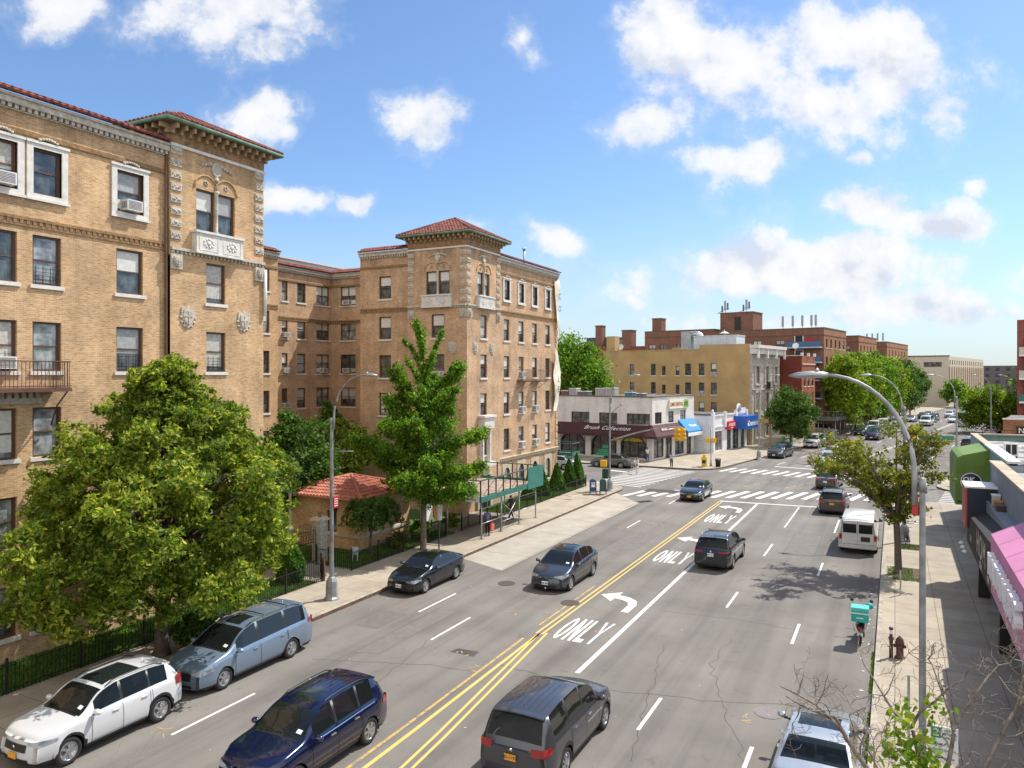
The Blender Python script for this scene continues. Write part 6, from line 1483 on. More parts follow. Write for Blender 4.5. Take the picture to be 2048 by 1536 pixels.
m.lathe([(.2,.16),(.26,.9),(0,.92)], MT(-16.9,81.7), 10); m.build('liner', BLACK, tb, I4())
# mailboxes at the near corner
def mailbox(x,y,rz,label,c,mark=True):
    t = thing('mailbox', label, 'mailbox', (x,y,.15), rz); mt = flat('mail_'+label.split()[0], c, .45, var=.1); m = MB(); pts = []
    for i in range(9): a = math.pi*i/8; pts.append((-.27*math.cos(a), 1.0+.25*math.sin(a)))
    prof_ = [(-.27,.28)]+pts+[(.27,.28)]; k = len(prof_)
    V = [(p[0],-.26,p[1]) for p in prof_]+[(p[0],.26,p[1]) for p in prof_]; m.add(V, [tuple(range(k)), tuple(range(2*k-1,k-1,-1))]+[(i,k+i,k+(i+1)%k,(i+1)%k) for i in range(k)])
    m.build('body', mt, t)
    for sx in (-1,1):
        for sy in (-1,1): MB().box(sx*.25-.025,sx*.25+.025,sy*.24-.025,sy*.24+.025,0,.30).build('leg', mt, t)
    if mark:
        m = MB(); m.box(-.15,.15,-.268,-.261,.62,.85); m.box(-.15,-.03,-.268,-.261,.9,1.02); m.box(.03,.15,-.268,-.261,.9,1.02); m.build('emblem', WHITE, t)
x,y = P(1186,992); mailbox(x,y,rad(25),'blue mailbox with white emblem on four legs at the near left corner',(.02,.06,.16)); mailbox(x+.75,y+.35,rad(25),'dark mailbox standing behind the blue one',(.02,.06,.08),False)
# bus stop pole
x,y = P(878,1108); t = thing('bus_stop_pole', 'slim pole with an orange and silver bus schedule cylinder near the ginkgo', 'bus stop', (x,y,.15)); MB().box(x-.03,x+.03,y-.03,y+.03,.15,3.0).build('post', flat('dark_green_metal',(.02,.05,.035),.5), t, I4())
m = MB(); m.lathe([(.17,1.9),(.18,1.93),(.18,2.75),(.17,2.8),(0,2.82)], MT(x,y), 10); m.build('schedule_box', flat('silver_box',(.5,.5,.5),.4,metal=.5), t, I4()); m = MB(); m.box(x-.20,x-.05,y-.21,y+.0,1.95,2.7); m.build('route_panel', flat('bus_orange',(.55,.25,.03),.5), t, I4())
# little white chair/sign in the lawn
t = thing('lawn_sign', 'small pale blue-white sign board on the lawn in front of the weeping tree', 'sign', (-25.3,31.4,.16)); MB().box(-25.5,-25.1,31.38,31.41,.55,.95).build('panel', flat('pale_blue_panel',(.5,.62,.68),.6), t, I4())
for sx in (-25.45,-25.15): MB().box(sx-.015,sx+.015,31.38,31.41,.15,.55).build('stake', WHITE, t, I4())
# ---- sidewalk shed (scaffold) in front of the second block
def shed(label, x0, x1, y0, y1, zb=2.45, zt=3.75, panel=None, posts=4, name='sidewalk_shed', inner=True, endsign=False):
    t = thing(name, label, 'scaffold', ((x0+x1)/2,y0,.15)); DG = flat('shed_green',(.03,.15,.115),.6,var=.2); PO = STEEL
    ys = [y0+.55+(y1-y0-1.1)*i/(posts-1) for i in range(posts)]
    for xx in ((x1-.25, x0+2.2 if x1-x0 > 4 else x0+.3) if inner else (x1-.25,)):
        for yy in ys: m = MB(); m.tube([(xx,yy,.15),(xx,yy,zb)], .05, 8); m.box(xx-.12,xx+.12,yy-.12,yy+.12,.15,.18); m.box(xx-.10,xx+.10,yy-.2,yy+.2,zb-.10,zb-.0); m.build('post', PO, t, I4())
    m = MB(); m.box(x0,x1,y0,y1,zb,zb+.12); m.build('deck', flat('deck_planks',(.33,.25,.19),.85,var=.4,scale=3), t, I4())
    m = MB(); m.box(x1-.02,x1+.05,y0,y1,zb-.02,zb+.30); m.box(x0,x1,y0-.05,y0+.01,zb-.02,zb+.28); m.box(x0,x1,y1-.01,y1+.05,zb-.02,zb+.28); m.build('edge_beam', DG, t, I4())
    m = MB(); n = int((y1-y0)/.95)
    for k in range(n+1): y = y0+(y1-y0)*k/n; m.box(x1-.03,x1+.03,y-.035,y+.035,zb+.28,zt-.06)
    for k in range(4): x = x0+(x1-x0)*k/4+.1; m.box(x-.035,x+.035,y0-.03,y0+.03,zb+.28,zt-.06); m.box(x-.035,x+.035,y1-.03,y1+.03,zb+.28,zt-.06)
    m.build('parapet_stud', IRON, t, I4())
    m = MB(); m.box(x1-.05,x1+.05,y0,y1,zt-.06,zt); m.box(x0,x1-.05,y0-.05,y0+.05,zt-.06,zt); m.box(x0,x1-.05,y1-.05,y1+.05,zt-.06,zt)
    for k in range(0,n,2): y = y0+(y1-y0)*k/n; m.tube([(x1-.05,y+.1,zb+.3),(x1-.7,y+.1,zb+.12)],.02,4); m.tube([(x1-.1,y+.1,zt-.1),(x1-.9,y+.1,zb+.13)], .018, 4)
    m.build('top_rail', flat('shed_rail',(.05,.09,.08),.6), t, I4())
    if panel: m = MB(); m.box(x1+.05,x1+.09,panel[0],panel[1],zb-.1,zt+.05); m.build('plywood_panel', GREENP, t, I4())
    m = MB(); 
    for i in range(posts-1):
        for z_ in (1.05,1.95) if i != 1 else (.75,2.05): m.tube([(x1-.25,ys[i],z_),(x1-.25,ys[i+1],z_+.0)], .025, 6)
    if posts > 2: m.tube([(x1-.25,ys[1],.3),(x1-.25,ys[2],2.1)], .025, 6); m.tube([(x1-.25,ys[1],2.0),(x1-.25,ys[2],.6)], .025, 6)
    m.build('brace', PO, t, I4())
    return t
SH = shed('sidewalk shed scaffold with one green plywood panel in front of the second tan block', -26.7, -21.85, 38.7, 47.4, panel=(45.0,47.4))
m = MB(); m.box(-24.0,-21.9,38.60,38.64,2.45,3.05); m.build('sign_board', WHITE, SH, I4())
mks = lambda a,b: Matrix.Translation((a,38.595,b)) @ Matrix.Rotation(rad(90),4,'X')
m = MB(); m.box(-23.9,-23.0,38.593,38.597,2.78,2.95); m.box(-23.6,-22.1,38.593,38.597,2.56,2.61); m.build('blue_print', flat('print_blue',(.02,.12,.5),.5), SH, I4()); m = MB(); m.box(-22.95,-22.4,38.593,38.597,2.80,2.93); m.build('red_print', flat('print_red',(.55,.05,.03),.5), SH, I4())
shed('small green scaffold deck over the side street pavement at the building corner', -31.5, -26.0, 62.8, 64.6, 2.7, 3.8, None, 2)
m = MB(); gp = thing('green_hoarding', 'green plywood hoarding on posts in the courtyard left of the booth roof', 'hoarding', (-30.5,30.4,.15)); m.box(-32.2,-28.8,30.4,30.46,3.7,5.05); m.build('panel', GREENP, gp, I4())
for xx in (-32.0,-29.0): MB().box(xx-.05,xx+.05,30.47,30.57,.15,5.05).build('post', STEEL, gp, I4())
# ---- right pavement furniture
x,y = .15,29.4; t = thing('fire_hydrant', 'rusty brown fire hydrant on the right pavement', 'fire hydrant', (x,y,.15)); HY = flat('hydrant_brown',(.10,.045,.035),.75,var=.3,scale=10); m = MB()
m.lathe([(.17,.15),(.17,.19),(.12,.22),(.115,.62),(.15,.65),(.15,.69),(.13,.72),(.12,.80),(.06,.87),(.03,.90),(.0,.93)], MT(x,y), 14); m.build('barrel', HY, t, I4())
for a in (math.pi, 0, -math.pi/2): m = MB(); m.lathe([(.06,0),(.065,.08),(.045,.10),(0,.11)], Matrix.Translation((x+.10*math.cos(a),y+.10*math.sin(a),.56)) @ Matrix.Rotation(a,4,'Z') @ Matrix.Rotation(rad(90),4,'Y'), 8); m.build('nozzle', HY, t, I4())
x,y = -.12,29.3; t = thing('standpipe', 'thin rusty bollard standing beside the fire hydrant', 'bollard', (x,y,.15)); m = MB(); m.lathe([(.065,.15),(.06,.75),(.085,.78),(.085,.86),(.05,.9),(.05,1.12),(.075,1.14),(.07,1.2),(0,1.21)], MT(x,y), 10); m.build('post', HY, t, I4()); m = MB(); m.box(-.17,-.07,29.2,29.23,1.0,1.12); m.build('sticker', WHITE, t, I4())
x,y = .22,37.8; t = thing('sign_stub', 'short bare metal post on the right pavement below the street tree', 'post', (x,y,.15)); MB().box(x-.035,x+.035,y-.02,y+.02,.15,1.25).build('post', STEEL, t, I4())
x,y = .3,20.9; t = thing('parking_sign_pole', 'thin grey sign pole behind the bare twigs at the lower right', 'sign pole', (x,y,.15)); MB().box(x-.03,x+.03,y-.02,y+.02,.15,2.6).build('post', STEEL, t, I4())
x,y = 1.0,52.6; t = thing('bike_rack', 'low metal bench-like rack beside the second right lamp post', 'bike rack', (x,y,.15)); m = MB()
for dy in (0,.8): m.tube([(x-.5,y+dy,.15),(x-.5,y+dy,.8),(x+.5,y+dy,.8),(x+.5,y+dy,.15)], .03, 6)
m.build('frame', STEEL, t, I4())
def bicycle(x,y,rz,label):
    t = thing('bicycle', label, 'bicycle', (x,y,.15), rz); 
    for yy in (-.52,.52):
        m = MB(); m.tube([(0,yy+.33*math.cos(a),.35+.33*math.sin(a)) for a in np.linspace(0,2*math.pi,25)], .022, 6); wo = m.build('wheel', RUBBER, t); m = MB()
        for k in range(12): a = k*math.pi/6; m.tube([(0,yy,.35),(0,yy+.32*math.cos(a),.35+.32*math.sin(a))], .003, 3)
        m.build('spokes', STEEL, wo)
    m = MB(); A_,B_,C_,D_,E_ = (0,-.52,.35),(0,-.1,.32),(0,-.22,.82),(0,.36,.85),(0,.52,.35)
    for a,b in ((A_,B_),(A_,C_),(B_,C_),(B_,D_),(C_,D_),(D_,E_)): m.tube([a,b], .018, 6)
    m.build('frame', BLACK, t); m = MB(); m.box(-.07,.07,-.36,-.12,.90,.96); m.build('saddle', BLACK, t); m = MB(); m.tube([(-.27,.30,1.02),(-.1,.38,1.0),(.1,.38,1.0),(.27,.30,1.02)], .015, 6); m.tube([(0,.36,.85),(0,.38,1.0)], .015, 6); m.build('handlebar', BLACK, t)
bicycle(.62,48.9,rad(8),'black bicycle locked to the lamp post behind the street tree')
def scooter(x,y):
    t = thing('delivery_scooter', 'parked black delivery scooter with a teal insulated box at the right kerb', 'scooter', (x,y,0), 0)
    for yy in (-.62,.66):
        m = MB(); m.lathe([(.13,-.05),(.24,-.055),(.28,-.03),(.29,0),(.28,.03),(.24,.055),(.13,.05)], Matrix.Translation((0,yy,.29)) @ Matrix.Rotation(rad(90),4,'Y'), 18); wo = m.build('wheel', RUBBER, t); m = MB(); m.lathe([(.13,-.03),(.03,-.05),(.03,.05),(.13,.03)], Matrix.Translation((0,yy,.29)) @ Matrix.Rotation(rad(90),4,'Y'), 12); m.build('rim', ALLOY, wo)
    m = MB(); 
    secs = [(-.78,.60,.10,.10),(-.5,.66,.17,.16),(-.1,.62,.19,.20),(.1,.42,.16,.12),(.35,.32,.18,.06),(.5,.55,.20,.22),(.62,.85,.16,.20),(.66,1.0,.08,.08)]
    vs = []
    for yy,zc,hw_,hh in secs:
        for a in np.linspace(0,2*math.pi,11)[:-1]: vs.append((hw_*math.cos(a), yy, zc+hh*math.sin(a)))
    m.add(vs, [(i*10+k,i*10+(k+1)%10,(i+1)*10+(k+1)%10,(i+1)*10+k) for i in range(len(secs)-1) for k in range(10)]+[tuple(range(9,-1,-1)),tuple(70+k for k in range(10))], 0, True); m.build('body', paint('scooter_black',(.012,.012,.013),.2,.3), t)
    m = MB(); m.box(-.15,.15,-.55,.12,.80,.90); m.build('seat', BLACK, t); m = MB(); m.tube([(-.36,.5,1.06),(-.12,.58,1.08),(.12,.58,1.08),(.36,.5,1.06)], .02, 6); m.build('handlebar', BLACK, t)
    for sx in (-1,1): m = MB(); m.tube([(sx*.25,.55,1.07),(sx*.33,.6,1.28)], .008, 4); m.lathe([(.0,0),(.07,.01),(.06,.03),(0,.035)], Matrix.Translation((sx*.34,.62,1.3)) @ Matrix.Rotation(rad(90),4,'X'), 10); m.build('mirror', BLACK, t)
    m = MB(); m.tube([(0,.66,.29),(0,.6,1.0)], .035, 6); m.tube([(.12,-.62,.29),(.12,-.3,.5)], .03, 6); m.build('fork', BLACK, t)
    TE = flat('teal_bag',(.02,.38,.33),.6,var=.1); m = MB(); m.box(-.29,.29,-.98,-.48,.92,1.33); bo_ = m.build('delivery_box', TE, t); m = MB(); m.box(-.30,.30,-.99,-.47,1.33,1.44); m.build('lid', flat('teal_bag_light',(.08,.50,.46),.6), bo_); m = MB(); m.box(-.30,.30,-.985,-.982,1.22,1.26); m.box(-.12,.12,-.985,-.982,1.05,1.09); m.build('reflective_strip', WHITE, bo_)
    m = MB(); m.box(-.07,.07,-.86,-.80,.58,.70); m.build('tail_light', REDL, t); m = MB(); m.box(-.10,.10,-.87,-.845,.38,.5); m.build('license_plate', flat('plate_white',(.72,.73,.75),.5), t)
    m = MB(); m.lathe([(.10,0),(.13,.03),(.13,.12),(.08,.2),(0,.22)], MT(.28,.5,1.06), 10); m.build('helmet', TE, t)
scooter(-1.15,31.3)
# ================================================================ buildings beyond the crossing (bent frame)
def B2(name, label, cat='building', x=0, s=0):
    p = Q(x,s,.15); return thing(name, label, cat, tuple(p), rad(-10))
def fac2(parent, mb, p0, p1, z0, z1, wins, depth=.18, **kw):
    return facade(parent, 'wall', p0, p1, z0, z1, wins, None, mw=M2, mb=mb, depth=depth, **kw)
def bld2(mb, name, mat, parent): return mb.build(name, mat, parent, M2)
BF = flat('dark_window_frame',(.03,.03,.032),.5,var=.1)
# white two-storey corner shop
WB = B2('corner_shop', 'whitewashed two-storey brick corner shop with maroon and blue awnings', 'shop', 0, 0)
WBR = brick('whitewashed_brick',(.74,.72,.70),(.66,.64,.63),(.52,.50,.49),.3,.10,.01,.18,odd=0); mb = MB(); zt = 7.4
wl = [dict(a=a,z=4.15,w=w_,h=1.35,panes=pn,sill=False) for a,w_,pn in ((10.3,2.6,2),(14.2,2.5,2),(18.2,3.0,4))]
sh_ = [dict(a=a,z=.35,w=w_,h=2.55,panes=3,sill=False,split=False,fm=BF,gl=glass('shop_glass',(.03,.028,.025),.08,.8)) for a,w_ in ((9.2,3.6),(13.6,3.5),(17.6,3.4))]
fac2(WB, mb, (-20,0), (0,0), .1, zt, wl+sh_, fm=BF)
wl = [dict(a=1.6,z=4.3,w=1.8,h=1.35,panes=2,sill=False),dict(a=5.0,z=4.3,w=1.5,h=1.35,panes=3,sill=False,blind=.9),dict(a=8.4,z=4.3,w=1.6,h=1.35,panes=3,sill=False,blind=.9)]
sh_ = [dict(a=1.7,z=.35,w=2.6,h=2.6,panes=2,sill=False,split=False,fm=BF),dict(a=4.4,z=.15,w=1.8,h=2.8,panes=2,sill=False,split=False,fm=BF),dict(a=7.4,z=.3,w=2.6,h=2.6,panes=2,sill=False,split=False,fm=BF),dict(a=10.2,z=.15,w=1.4,h=2.6,panes=1,sill=False,split=False,fm=BF)]
fac2(WB, mb, (0,0), (0,11.7), .1, zt, wl+sh_, fm=BF)
m_ = MB(); wall(mb,(0,11.7),(-20,11.7),.1,zt); wall(mb,(-20,11.7),(-20,0),.1,zt); bld2(mb,'wall',WBR,WB); bld2(MB().poly([(-20,0,zt-.5),(0,0,zt-.5),(0,11.7,zt-.5),(-20,11.7,zt-.5)]),'flat_roof',TAR,WB)
m = MB(); m.box(-20.1,.1,-.1,.15,zt,zt+.12); m.box(-.15,.1,-.1,11.8,zt+.0,zt+.121); bld2(m,'coping',flat('dark_coping',(.12,.10,.09),.8),WB)
AP = flat('beige_arch',(.45,.40,.34),.8)
for a,w_ in ((-10.8,3.6),(-6.4,3.5),(-2.4,3.4)):
    m = MB(); pts = [(a-w_/2,.3),(a-w_/2,3.0),(a+w_/2,3.0),(a+w_/2,.3)]
    arcp = [(a+(w_/2-.12)*math.cos(t_), -.03, 1.7+1.15*math.sin(t_)) for t_ in np.linspace(math.pi,0,14)]; m.tube([(arcp[0][0],-.03,.3)]+arcp+[(arcp[-1][0],-.03,.3)], .09, 6)
    bld2(m,'arch_frame',BF,WB)
    m = MB()
    for sg in (-1,1): V = [(a+sg*w_/2,-.02,3.0)]+[(a+sg*(w_/2-.12)*math.cos(t_), -.02, 1.7+1.15*math.sin(t_)) for t_ in np.linspace(0,math.pi/2,7)]+[(a,-.02,3.0)]; m.add(V,[tuple(range(len(V)))] if sg<0 else [tuple(range(len(V)-1,-1,-1))])
    bld2(m,'spandrel',AP,WB)
MAR = flat('maroon_canvas',(.065,.018,.018),.8,var=.2); BLC = flat('blue_canvas',(.01,.20,.50),.6,var=.1)
def awning(parent, name, a, b, out, z0, z1, zf, mat, cap=True):
    """sloping awning on the wall line a->b (local bent frame), outside on the right"""
    a = Vector(a); b = Vector(b); d = (b-a).normalized(); n = Vector((d.y,-d.x)); m = MB(); A0,B0 = a,b; A1,B1 = a+n*out,b+n*out
    v = [(A0.x,A0.y,z1),(B0.x,B0.y,z1),(B1.x,B1.y,z0+zf),(A1.x,A1.y,z0+zf),(A1.x,A1.y,z0),(B1.x,B1.y,z0),(A0.x,A0.y,z0),(B0.x,B0.y,z0)]
    m.add(v, [(0,3,2,1),(3,4,5,2),(0,6,4,3),(1,2,5,7),(4,6,7,5)]); return bld2(m, name, mat, parent)
aw = thing('awning', 'long maroon awning with script lettering wrapping the white corner shop', 'awning', tuple(Q(0,-.7,3)), rad(-10))
m = MB(); x0,s1 = -14.5, 6.9; o = 1.15
v = [(x0,0,4.2),(0,0,4.2),(o,-o,3.0),(x0-.3,-o,3.0),(x0-.3,-o,2.75),(o,-o,2.75),(0,s1,4.2),(o,s1,3.0),(o,s1,2.75),(x0,0,2.75),(0,s1,2.75)]
m.add(v,[(0,3,2,1),(3,4,5,2),(1,2,7,6),(2,5,8,7),(0,9,4,3),(6,7,8,10)]); bld2(m,'canvas',MAR,aw)
LET = flat('awning_lettering',(.75,.68,.66),.7,var=.05)
def txt2(parent, txt, size, x, s, z, face, tilt=0, mat=None, bold=.02, shear=0, sp=1.0, name='lettering'):
    V,Fs = text_geo(txt, size, sp, bold, shear); M_ = M2 @ Matrix.Translation((x,s,z)) @ (Matrix.Rotation(rad(90),4,'Z') if face == 'E' else I4()) @ Matrix.Rotation(rad(90-tilt),4,'X'); m = MB(); m.merge(V,Fs,M_); return m.build(name, mat or LET, parent, I4())
tl = math.degrees(math.atan2(o,1.2)); txt2(aw,'Brush Collection',.82,-5.6,-.66,3.70,'S',tl,bold=.004,shear=.35,sp=1.1); txt2(aw,'\'TO \'97',.55,-3.0,-.86,3.22,'S',tl,shear=.3); txt2(aw,'Brush Collection',.62,.70,3.0,3.72,'E',tl,bold=.002,shear=.3); txt2(aw,'\'TO \'97',.45,.88,4.4,3.28,'E',tl,shear=.3)
aw2 = thing('awning', 'bright blue awning with white valance on the right part of the white corner shop', 'awning', tuple(Q(.6,9,3)), rad(-10)); awning(aw2,'canvas',(0,7.0),(0,11.3),1.3,2.95,4.55,.2,BLC); m = MB(); m.box(1.3,1.36,7.0,11.3,2.55,2.95); bld2(m,'valance',WHITE,aw2); txt2(aw2,'1 Cleaners',.5,.85,9.3,3.75,'E',42,WHITE)
aw3 = thing('awning', 'low rounded maroon awning at the left end of the white corner shop', 'awning', tuple(Q(-17,-.4,3)), rad(-10)); awning(aw3,'canvas',(-19.6,0),(-14.9,0),.7,2.75,3.35,.2,MAR)
ds = thing('shop_sign', 'cream and green dental sign on the white corner shop', 'sign', tuple(Q(.1,6.6,6)), rad(-10)); m = MB(); m.box(.02,.22,4.2,9.6,5.95,7.05); bld2(m,'panel',flat('sign_cream',(.72,.70,.55),.5,var=.05),ds); m = MB(); m.box(.221,.226,8.1,9.55,6.0,7.0); bld2(m,'green_part',flat('sign_leaf_green',(.25,.42,.12),.5),ds); txt2(ds,'LIME DENTAL',.62,.232,6.15,6.45,'E',0,flat('sign_red_brown',(.35,.10,.05),.5),.02,sp=.95); txt2(ds,'COSMETIC\nIMPLANTS',.26,.236,8.8,6.45,'E',0,flat('sign_dark_green',(.03,.15,.05),.5),.01)
m = MB(); m.box(-5.1,-3.0,-.03,-.02,2.25,2.75); m.box(-2.9,-.9,-.03,-.02,2.25,2.75); bld2(m,'window_banner',flat('banner_yellow',(.55,.45,.05),.6),WB)
ROOFAC = flat('rooftop_ac',(.38,.36,.34),.6,var=.15)
for i,(x,s,w_,h,c) in enumerate(((-18.3,3,1.3,1.0,0),(-16.3,3.1,1.3,1.1,0),(-13.6,3,1.0,.8,1),(-12.4,3,1.1,1.1,0),(-10.9,3,1.5,.75,2),(-8.4,3,1.3,1.15,0),(-7.0,3,1.4,1.2,0),(-4.5,3.2,1.0,.7,3),(-3.0,3.2,.9,.6,2))):
    p = Q(x,s,zt-.4); t = thing('rooftop_unit', ['leftmost boxy air conditioner on the white shop roof','second boxy air conditioner on the white shop roof','small rusty box among the units on the white shop roof','pale tall air conditioner in the middle of the white shop roof','low dark unit in the middle of the white shop roof','left one of the two big adjoining units on the white shop roof','right one of the two big adjoining units on the white shop roof','small blue unit on the white shop roof','low dark crate rightmost on the white shop roof'][i], 'air conditioner', tuple(p), rad(-10)); m = MB(); m.box(-w_/2,w_/2,-.5,.5,.15,h+.15); m.box(-w_/2-.04,w_/2+.04,-.54,.54,h+.15,h+.22,1); m.build('casing', [(ROOFAC,flat('rust_box',(.22,.08,.05),.8),flat('dark_unit',(.12,.12,.12),.7),flat('blue_unit',(.04,.16,.25),.6))[c], WHITE], t)
    for sx in (-.4,.4): MB().box(sx*w_-.05,sx*w_+.05,-.5,.5,0,.15).build('foot', BLACK, t)
    MB().lathe([(.36,h+.22),(.34,h+.27),(0,h+.27)], None, 12).build('fan_guard', BLACK, t)
# one-storey white parapet shops with the pizza sign
PS = B2('shop_row', 'one-storey white shop row with stepped parapet and blue, red signs', 'shop', 2.2, 18)
WST = flat('white_stucco',(.66,.67,.70),.8,var=.12,scale=1.5); mb = MB(); x_ = 2.2; zt2 = 4.9
wl = [dict(a=2.0,z=.3,w=3.4,h=2.5,panes=3,sill=False,split=False,fm=flat('grey_frame',(.35,.35,.35),.5),gl=glass('shop_glass_grey',(.10,.10,.10),.1,.3)),dict(a=6.0,z=.2,w=1.5,h=2.6,panes=1,sill=False,split=False,fm=BF),dict(a=8.4,z=.15,w=2.2,h=2.7,panes=2,sill=False,split=False,fm=BF),dict(a=11.0,z=.15,w=1.4,h=2.6,panes=1,sill=False,split=False,fm=BF)]
fac2(PS, mb, (x_,12.0), (x_,24.6), .1, zt2, wl); wall(mb,(-9,12.0),(x_,12.0),.1,zt2-.2); wall(mb,(x_,24.6),(-9,24.6),.1,zt2-.2); bld2(mb,'wall',WST,PS); bld2(MB().poly([(-9,12,zt2-.5),(x_,12,zt2-.5),(x_,24.6,zt2-.5),(-9,24.6,zt2-.5)]),'flat_roof',TAR,PS)
m = MB()
for s_ in (12.1,16.1,20.0,24.0): m.box(x_-.1,x_+.25,s_,s_+.5,.1 if s_<13 else 3.2,zt2+.35)
m.box(x_-.02,x_+.12,12.6,24.5,zt2-.15,zt2+.02); m.box(x_-.02,x_+.10,12.6,24.5,3.3,3.45)
pts = [(x_+.14,20.4+1.5*i/10+.0,zt2+.35+.75*math.sin(math.pi*i/10)) for i in range(11)]; m.tube(pts,.16,8); m.box(x_-.1,x_+.1,21.9,24.0,zt2,zt2+.6); m.lathe([(.12,0),(.2,.15),(.12,.35),(0,.4)], MT(x_+.05,12.3,zt2+.35), 8)
bld2(m,'parapet_trim',WST,PS)
rs = thing('shop_sign', 'red shop sign with white lettering left of the big blue sign', 'sign', tuple(Q(2.4,17.7,3.3)), rad(-10)); m = MB(); m.box(2.22,2.6,16.6,19.6,2.9,3.9); bld2(m,'panel',flat('sign_bright_red',(.50,.015,.03),.5,var=.05),rs); txt2(rs,'ATHLETIC',.52,2.61,18.1,3.45,'E',0,WHITE,.02); txt2(rs,'BEAUTY',.2,2.61,18.1,3.06,'E',0,WHITE,.01)
dm = thing('shop_sign', 'big blue box sign over the pizza shop door', 'sign', tuple(Q(3,22,3.3)), rad(-10)); m = MB(); m.box(2.22,3.9,19.7,24.3,2.8,4.5); bld2(m,'panel',flat('sign_blue',(.005,.10,.42),.45,var=.05),dm); txt2(dm,'Domino\'s',.92,3.91,22.4,3.5,'E',0,WHITE,.03)
m = MB(); m.mbox(M2 @ Matrix.Translation((3.912,20.35,3.6)) @ Matrix.Rotation(rad(25),4,'X'), 0,.01,-.2,.2,.0,.4); m.build('emblem_red', flat('emblem_red',(.5,.02,.04),.5), dm, I4()); m = MB(); m.mbox(M2 @ Matrix.Translation((3.912,20.35,3.6)) @ Matrix.Rotation(rad(25),4,'X'), 0,.01,-.2,.2,-.42,-.02); m.build('emblem_white', WHITE, dm, I4())
m = MB(); m.box(x_-.05,x_-.02,13.3,14.8,1.3,2.4); 
txt2(PS,'FOR RENT',.28,x_+.03,14.5,2.1,'E',0,flat('sign_bright_red',(.50,.015,.03),.5),.02,name='poster_lettering')
# yellow walled building with the grey ornate front
YB = B2('row_building', 'three-storey building with long mustard side wall and ornate grey stone front', 'building', -8, 31)
YW = flat('mustard_render',(.42,.28,.125),.85,var=.12,scale=.5,bmp=.1); mb = MB(); wl = []
def xat(u, s):                       # local x on the wall line s at photo column u
    t_ = (u-1024)/FP; o_ = Q(0,s); e = Q(1,s)-o_
    f = lambda p: (p.x*CS+p.y*SN) - t_*(-p.x*SN+p.y*CS)
    g = lambda p: (p.x*CS+p.y*SN) - t_*(-p.x*SN+p.y*CS)
    return -f(o_)/g(e)
def sat(u, x):
    t_ = (u-1024)/FP; o_ = Q(x,0); e = Q(x,1)-o_; f = lambda p: (p.x*CS+p.y*SN) - t_*(-p.x*SN+p.y*CS)
    return -f(o_)/f(e)
s0 = 26.0; xl, xr = -21.5, 2.2
for i,(u,w_) in enumerate(((1264,.8),(1306.5,.8),(1327.5,.6),(1355,.6),(1376,.95),(1403,.9),(1427.5,.9))):
    for z in (4.3,7.15,9.95):
        q = dict(a=xat(u,s0)-xl, z=z, w=w_, h=1.75 if w_ > .7 else 1.4); q.update(rw()); q['ac'] = (i == 6 and z > 9) or (i == 5 and 7 < z < 8) or (i == 0 and 7 < z < 8); q['guard'] = False; q['gl'] = WGLASS; q['blind'] = .5 if rnd.random() < .25 else 0; wl.append(q)
fac2(YB, mb, (xl,s0), (xr,s0), .1, 13.7, wl, fm=BROWNF); wall(mb,(xr,38.2),(xl,38.2),.1,13.7); wall(mb,(xl,38.2),(xl,s0),.1,13.7); bld2(mb,'wall',YW,YB); bld2(MB().poly([(xl,s0,13.4),(xr,s0,13.4),(xr,38.2,13.4),(xl,38.2,13.4)]),'flat_roof',TAR,YB)
m = MB(); m.box(xl-.1,xr-7.5,s0-.06,s0+.3,13.7,13.82); m.box(xr-7.5,xr-7.3,s0-.05,s0+.3,13.7,14.4); m.box(xr-7.3,xr,s0+.0,s0+.3,13.7,14.42); m.box(xr-11.8,xr-10.3,s0-.04,s0+.3,13.7,14.1); bld2(m,'parapet',YW,YB)
m = MB(); m.box(xl,xl+1.5,s0+1,s0+2.5,13.4,16.2); bld2(m,'chimney',YW,YB)
GS = flat('grey_stone_front',(.40,.38,.33),.85,var=.3,scale=2.5); mb = MB(); wl = []
for j in range(3):
    for z in (1.2,5.0,8.8):
        a_ = 2.1+4.0*j
        for sg in (-.42,.42): wl.append(dict(a=a_+sg,z=z,w=.68,h=2.4,fm=BROWNF,sill=False,blind=.4 if (j+int(z))%2 else 0))
fac2(YB, mb, (xr+.3,s0), (xr+.3,38.2), .1, 13.0, wl); mb.quad((xr,s0,.1),(xr+.3,s0,.1),(xr+.3,s0,13),(xr,s0,13)); bld2(mb,'stone_front',GS,YB)
m = MB(); m.box(xr,xr+1.3,s0-.3,38.4,13.8,14.25); m.box(xr,xr+.95,s0-.15,38.3,13.0,13.8)
for k in range(4): m.box(xr+.95,xr+1.2,s0+.1+3.9*k,s0+.5+3.9*k,12.4,13.8)
bld2(m,'cornice',WSTONE,YB); m = MB()
for j in range(3):
    for z in (1.2,5.0,8.8): c = s0+2.1+4.0*j; m.box(xr+.3,xr+.5,c-1.1,c+1.1,z+2.45,z+2.8); m.box(xr+.3,xr+.45,c-1.1,c-.85,z-.1,z+2.45); m.box(xr+.3,xr+.45,c+.85,c+1.1,z-.1,z+2.45); m.box(xr+.3,xr+.55,c-1.15,c+1.15,z-.3,z-.1)
for z in (4.1,7.9): m.box(xr+.3,xr+.5,s0,38.2,z-.05,z+.15)
bld2(m,'window_surround',STONE,YB)
m = MB()
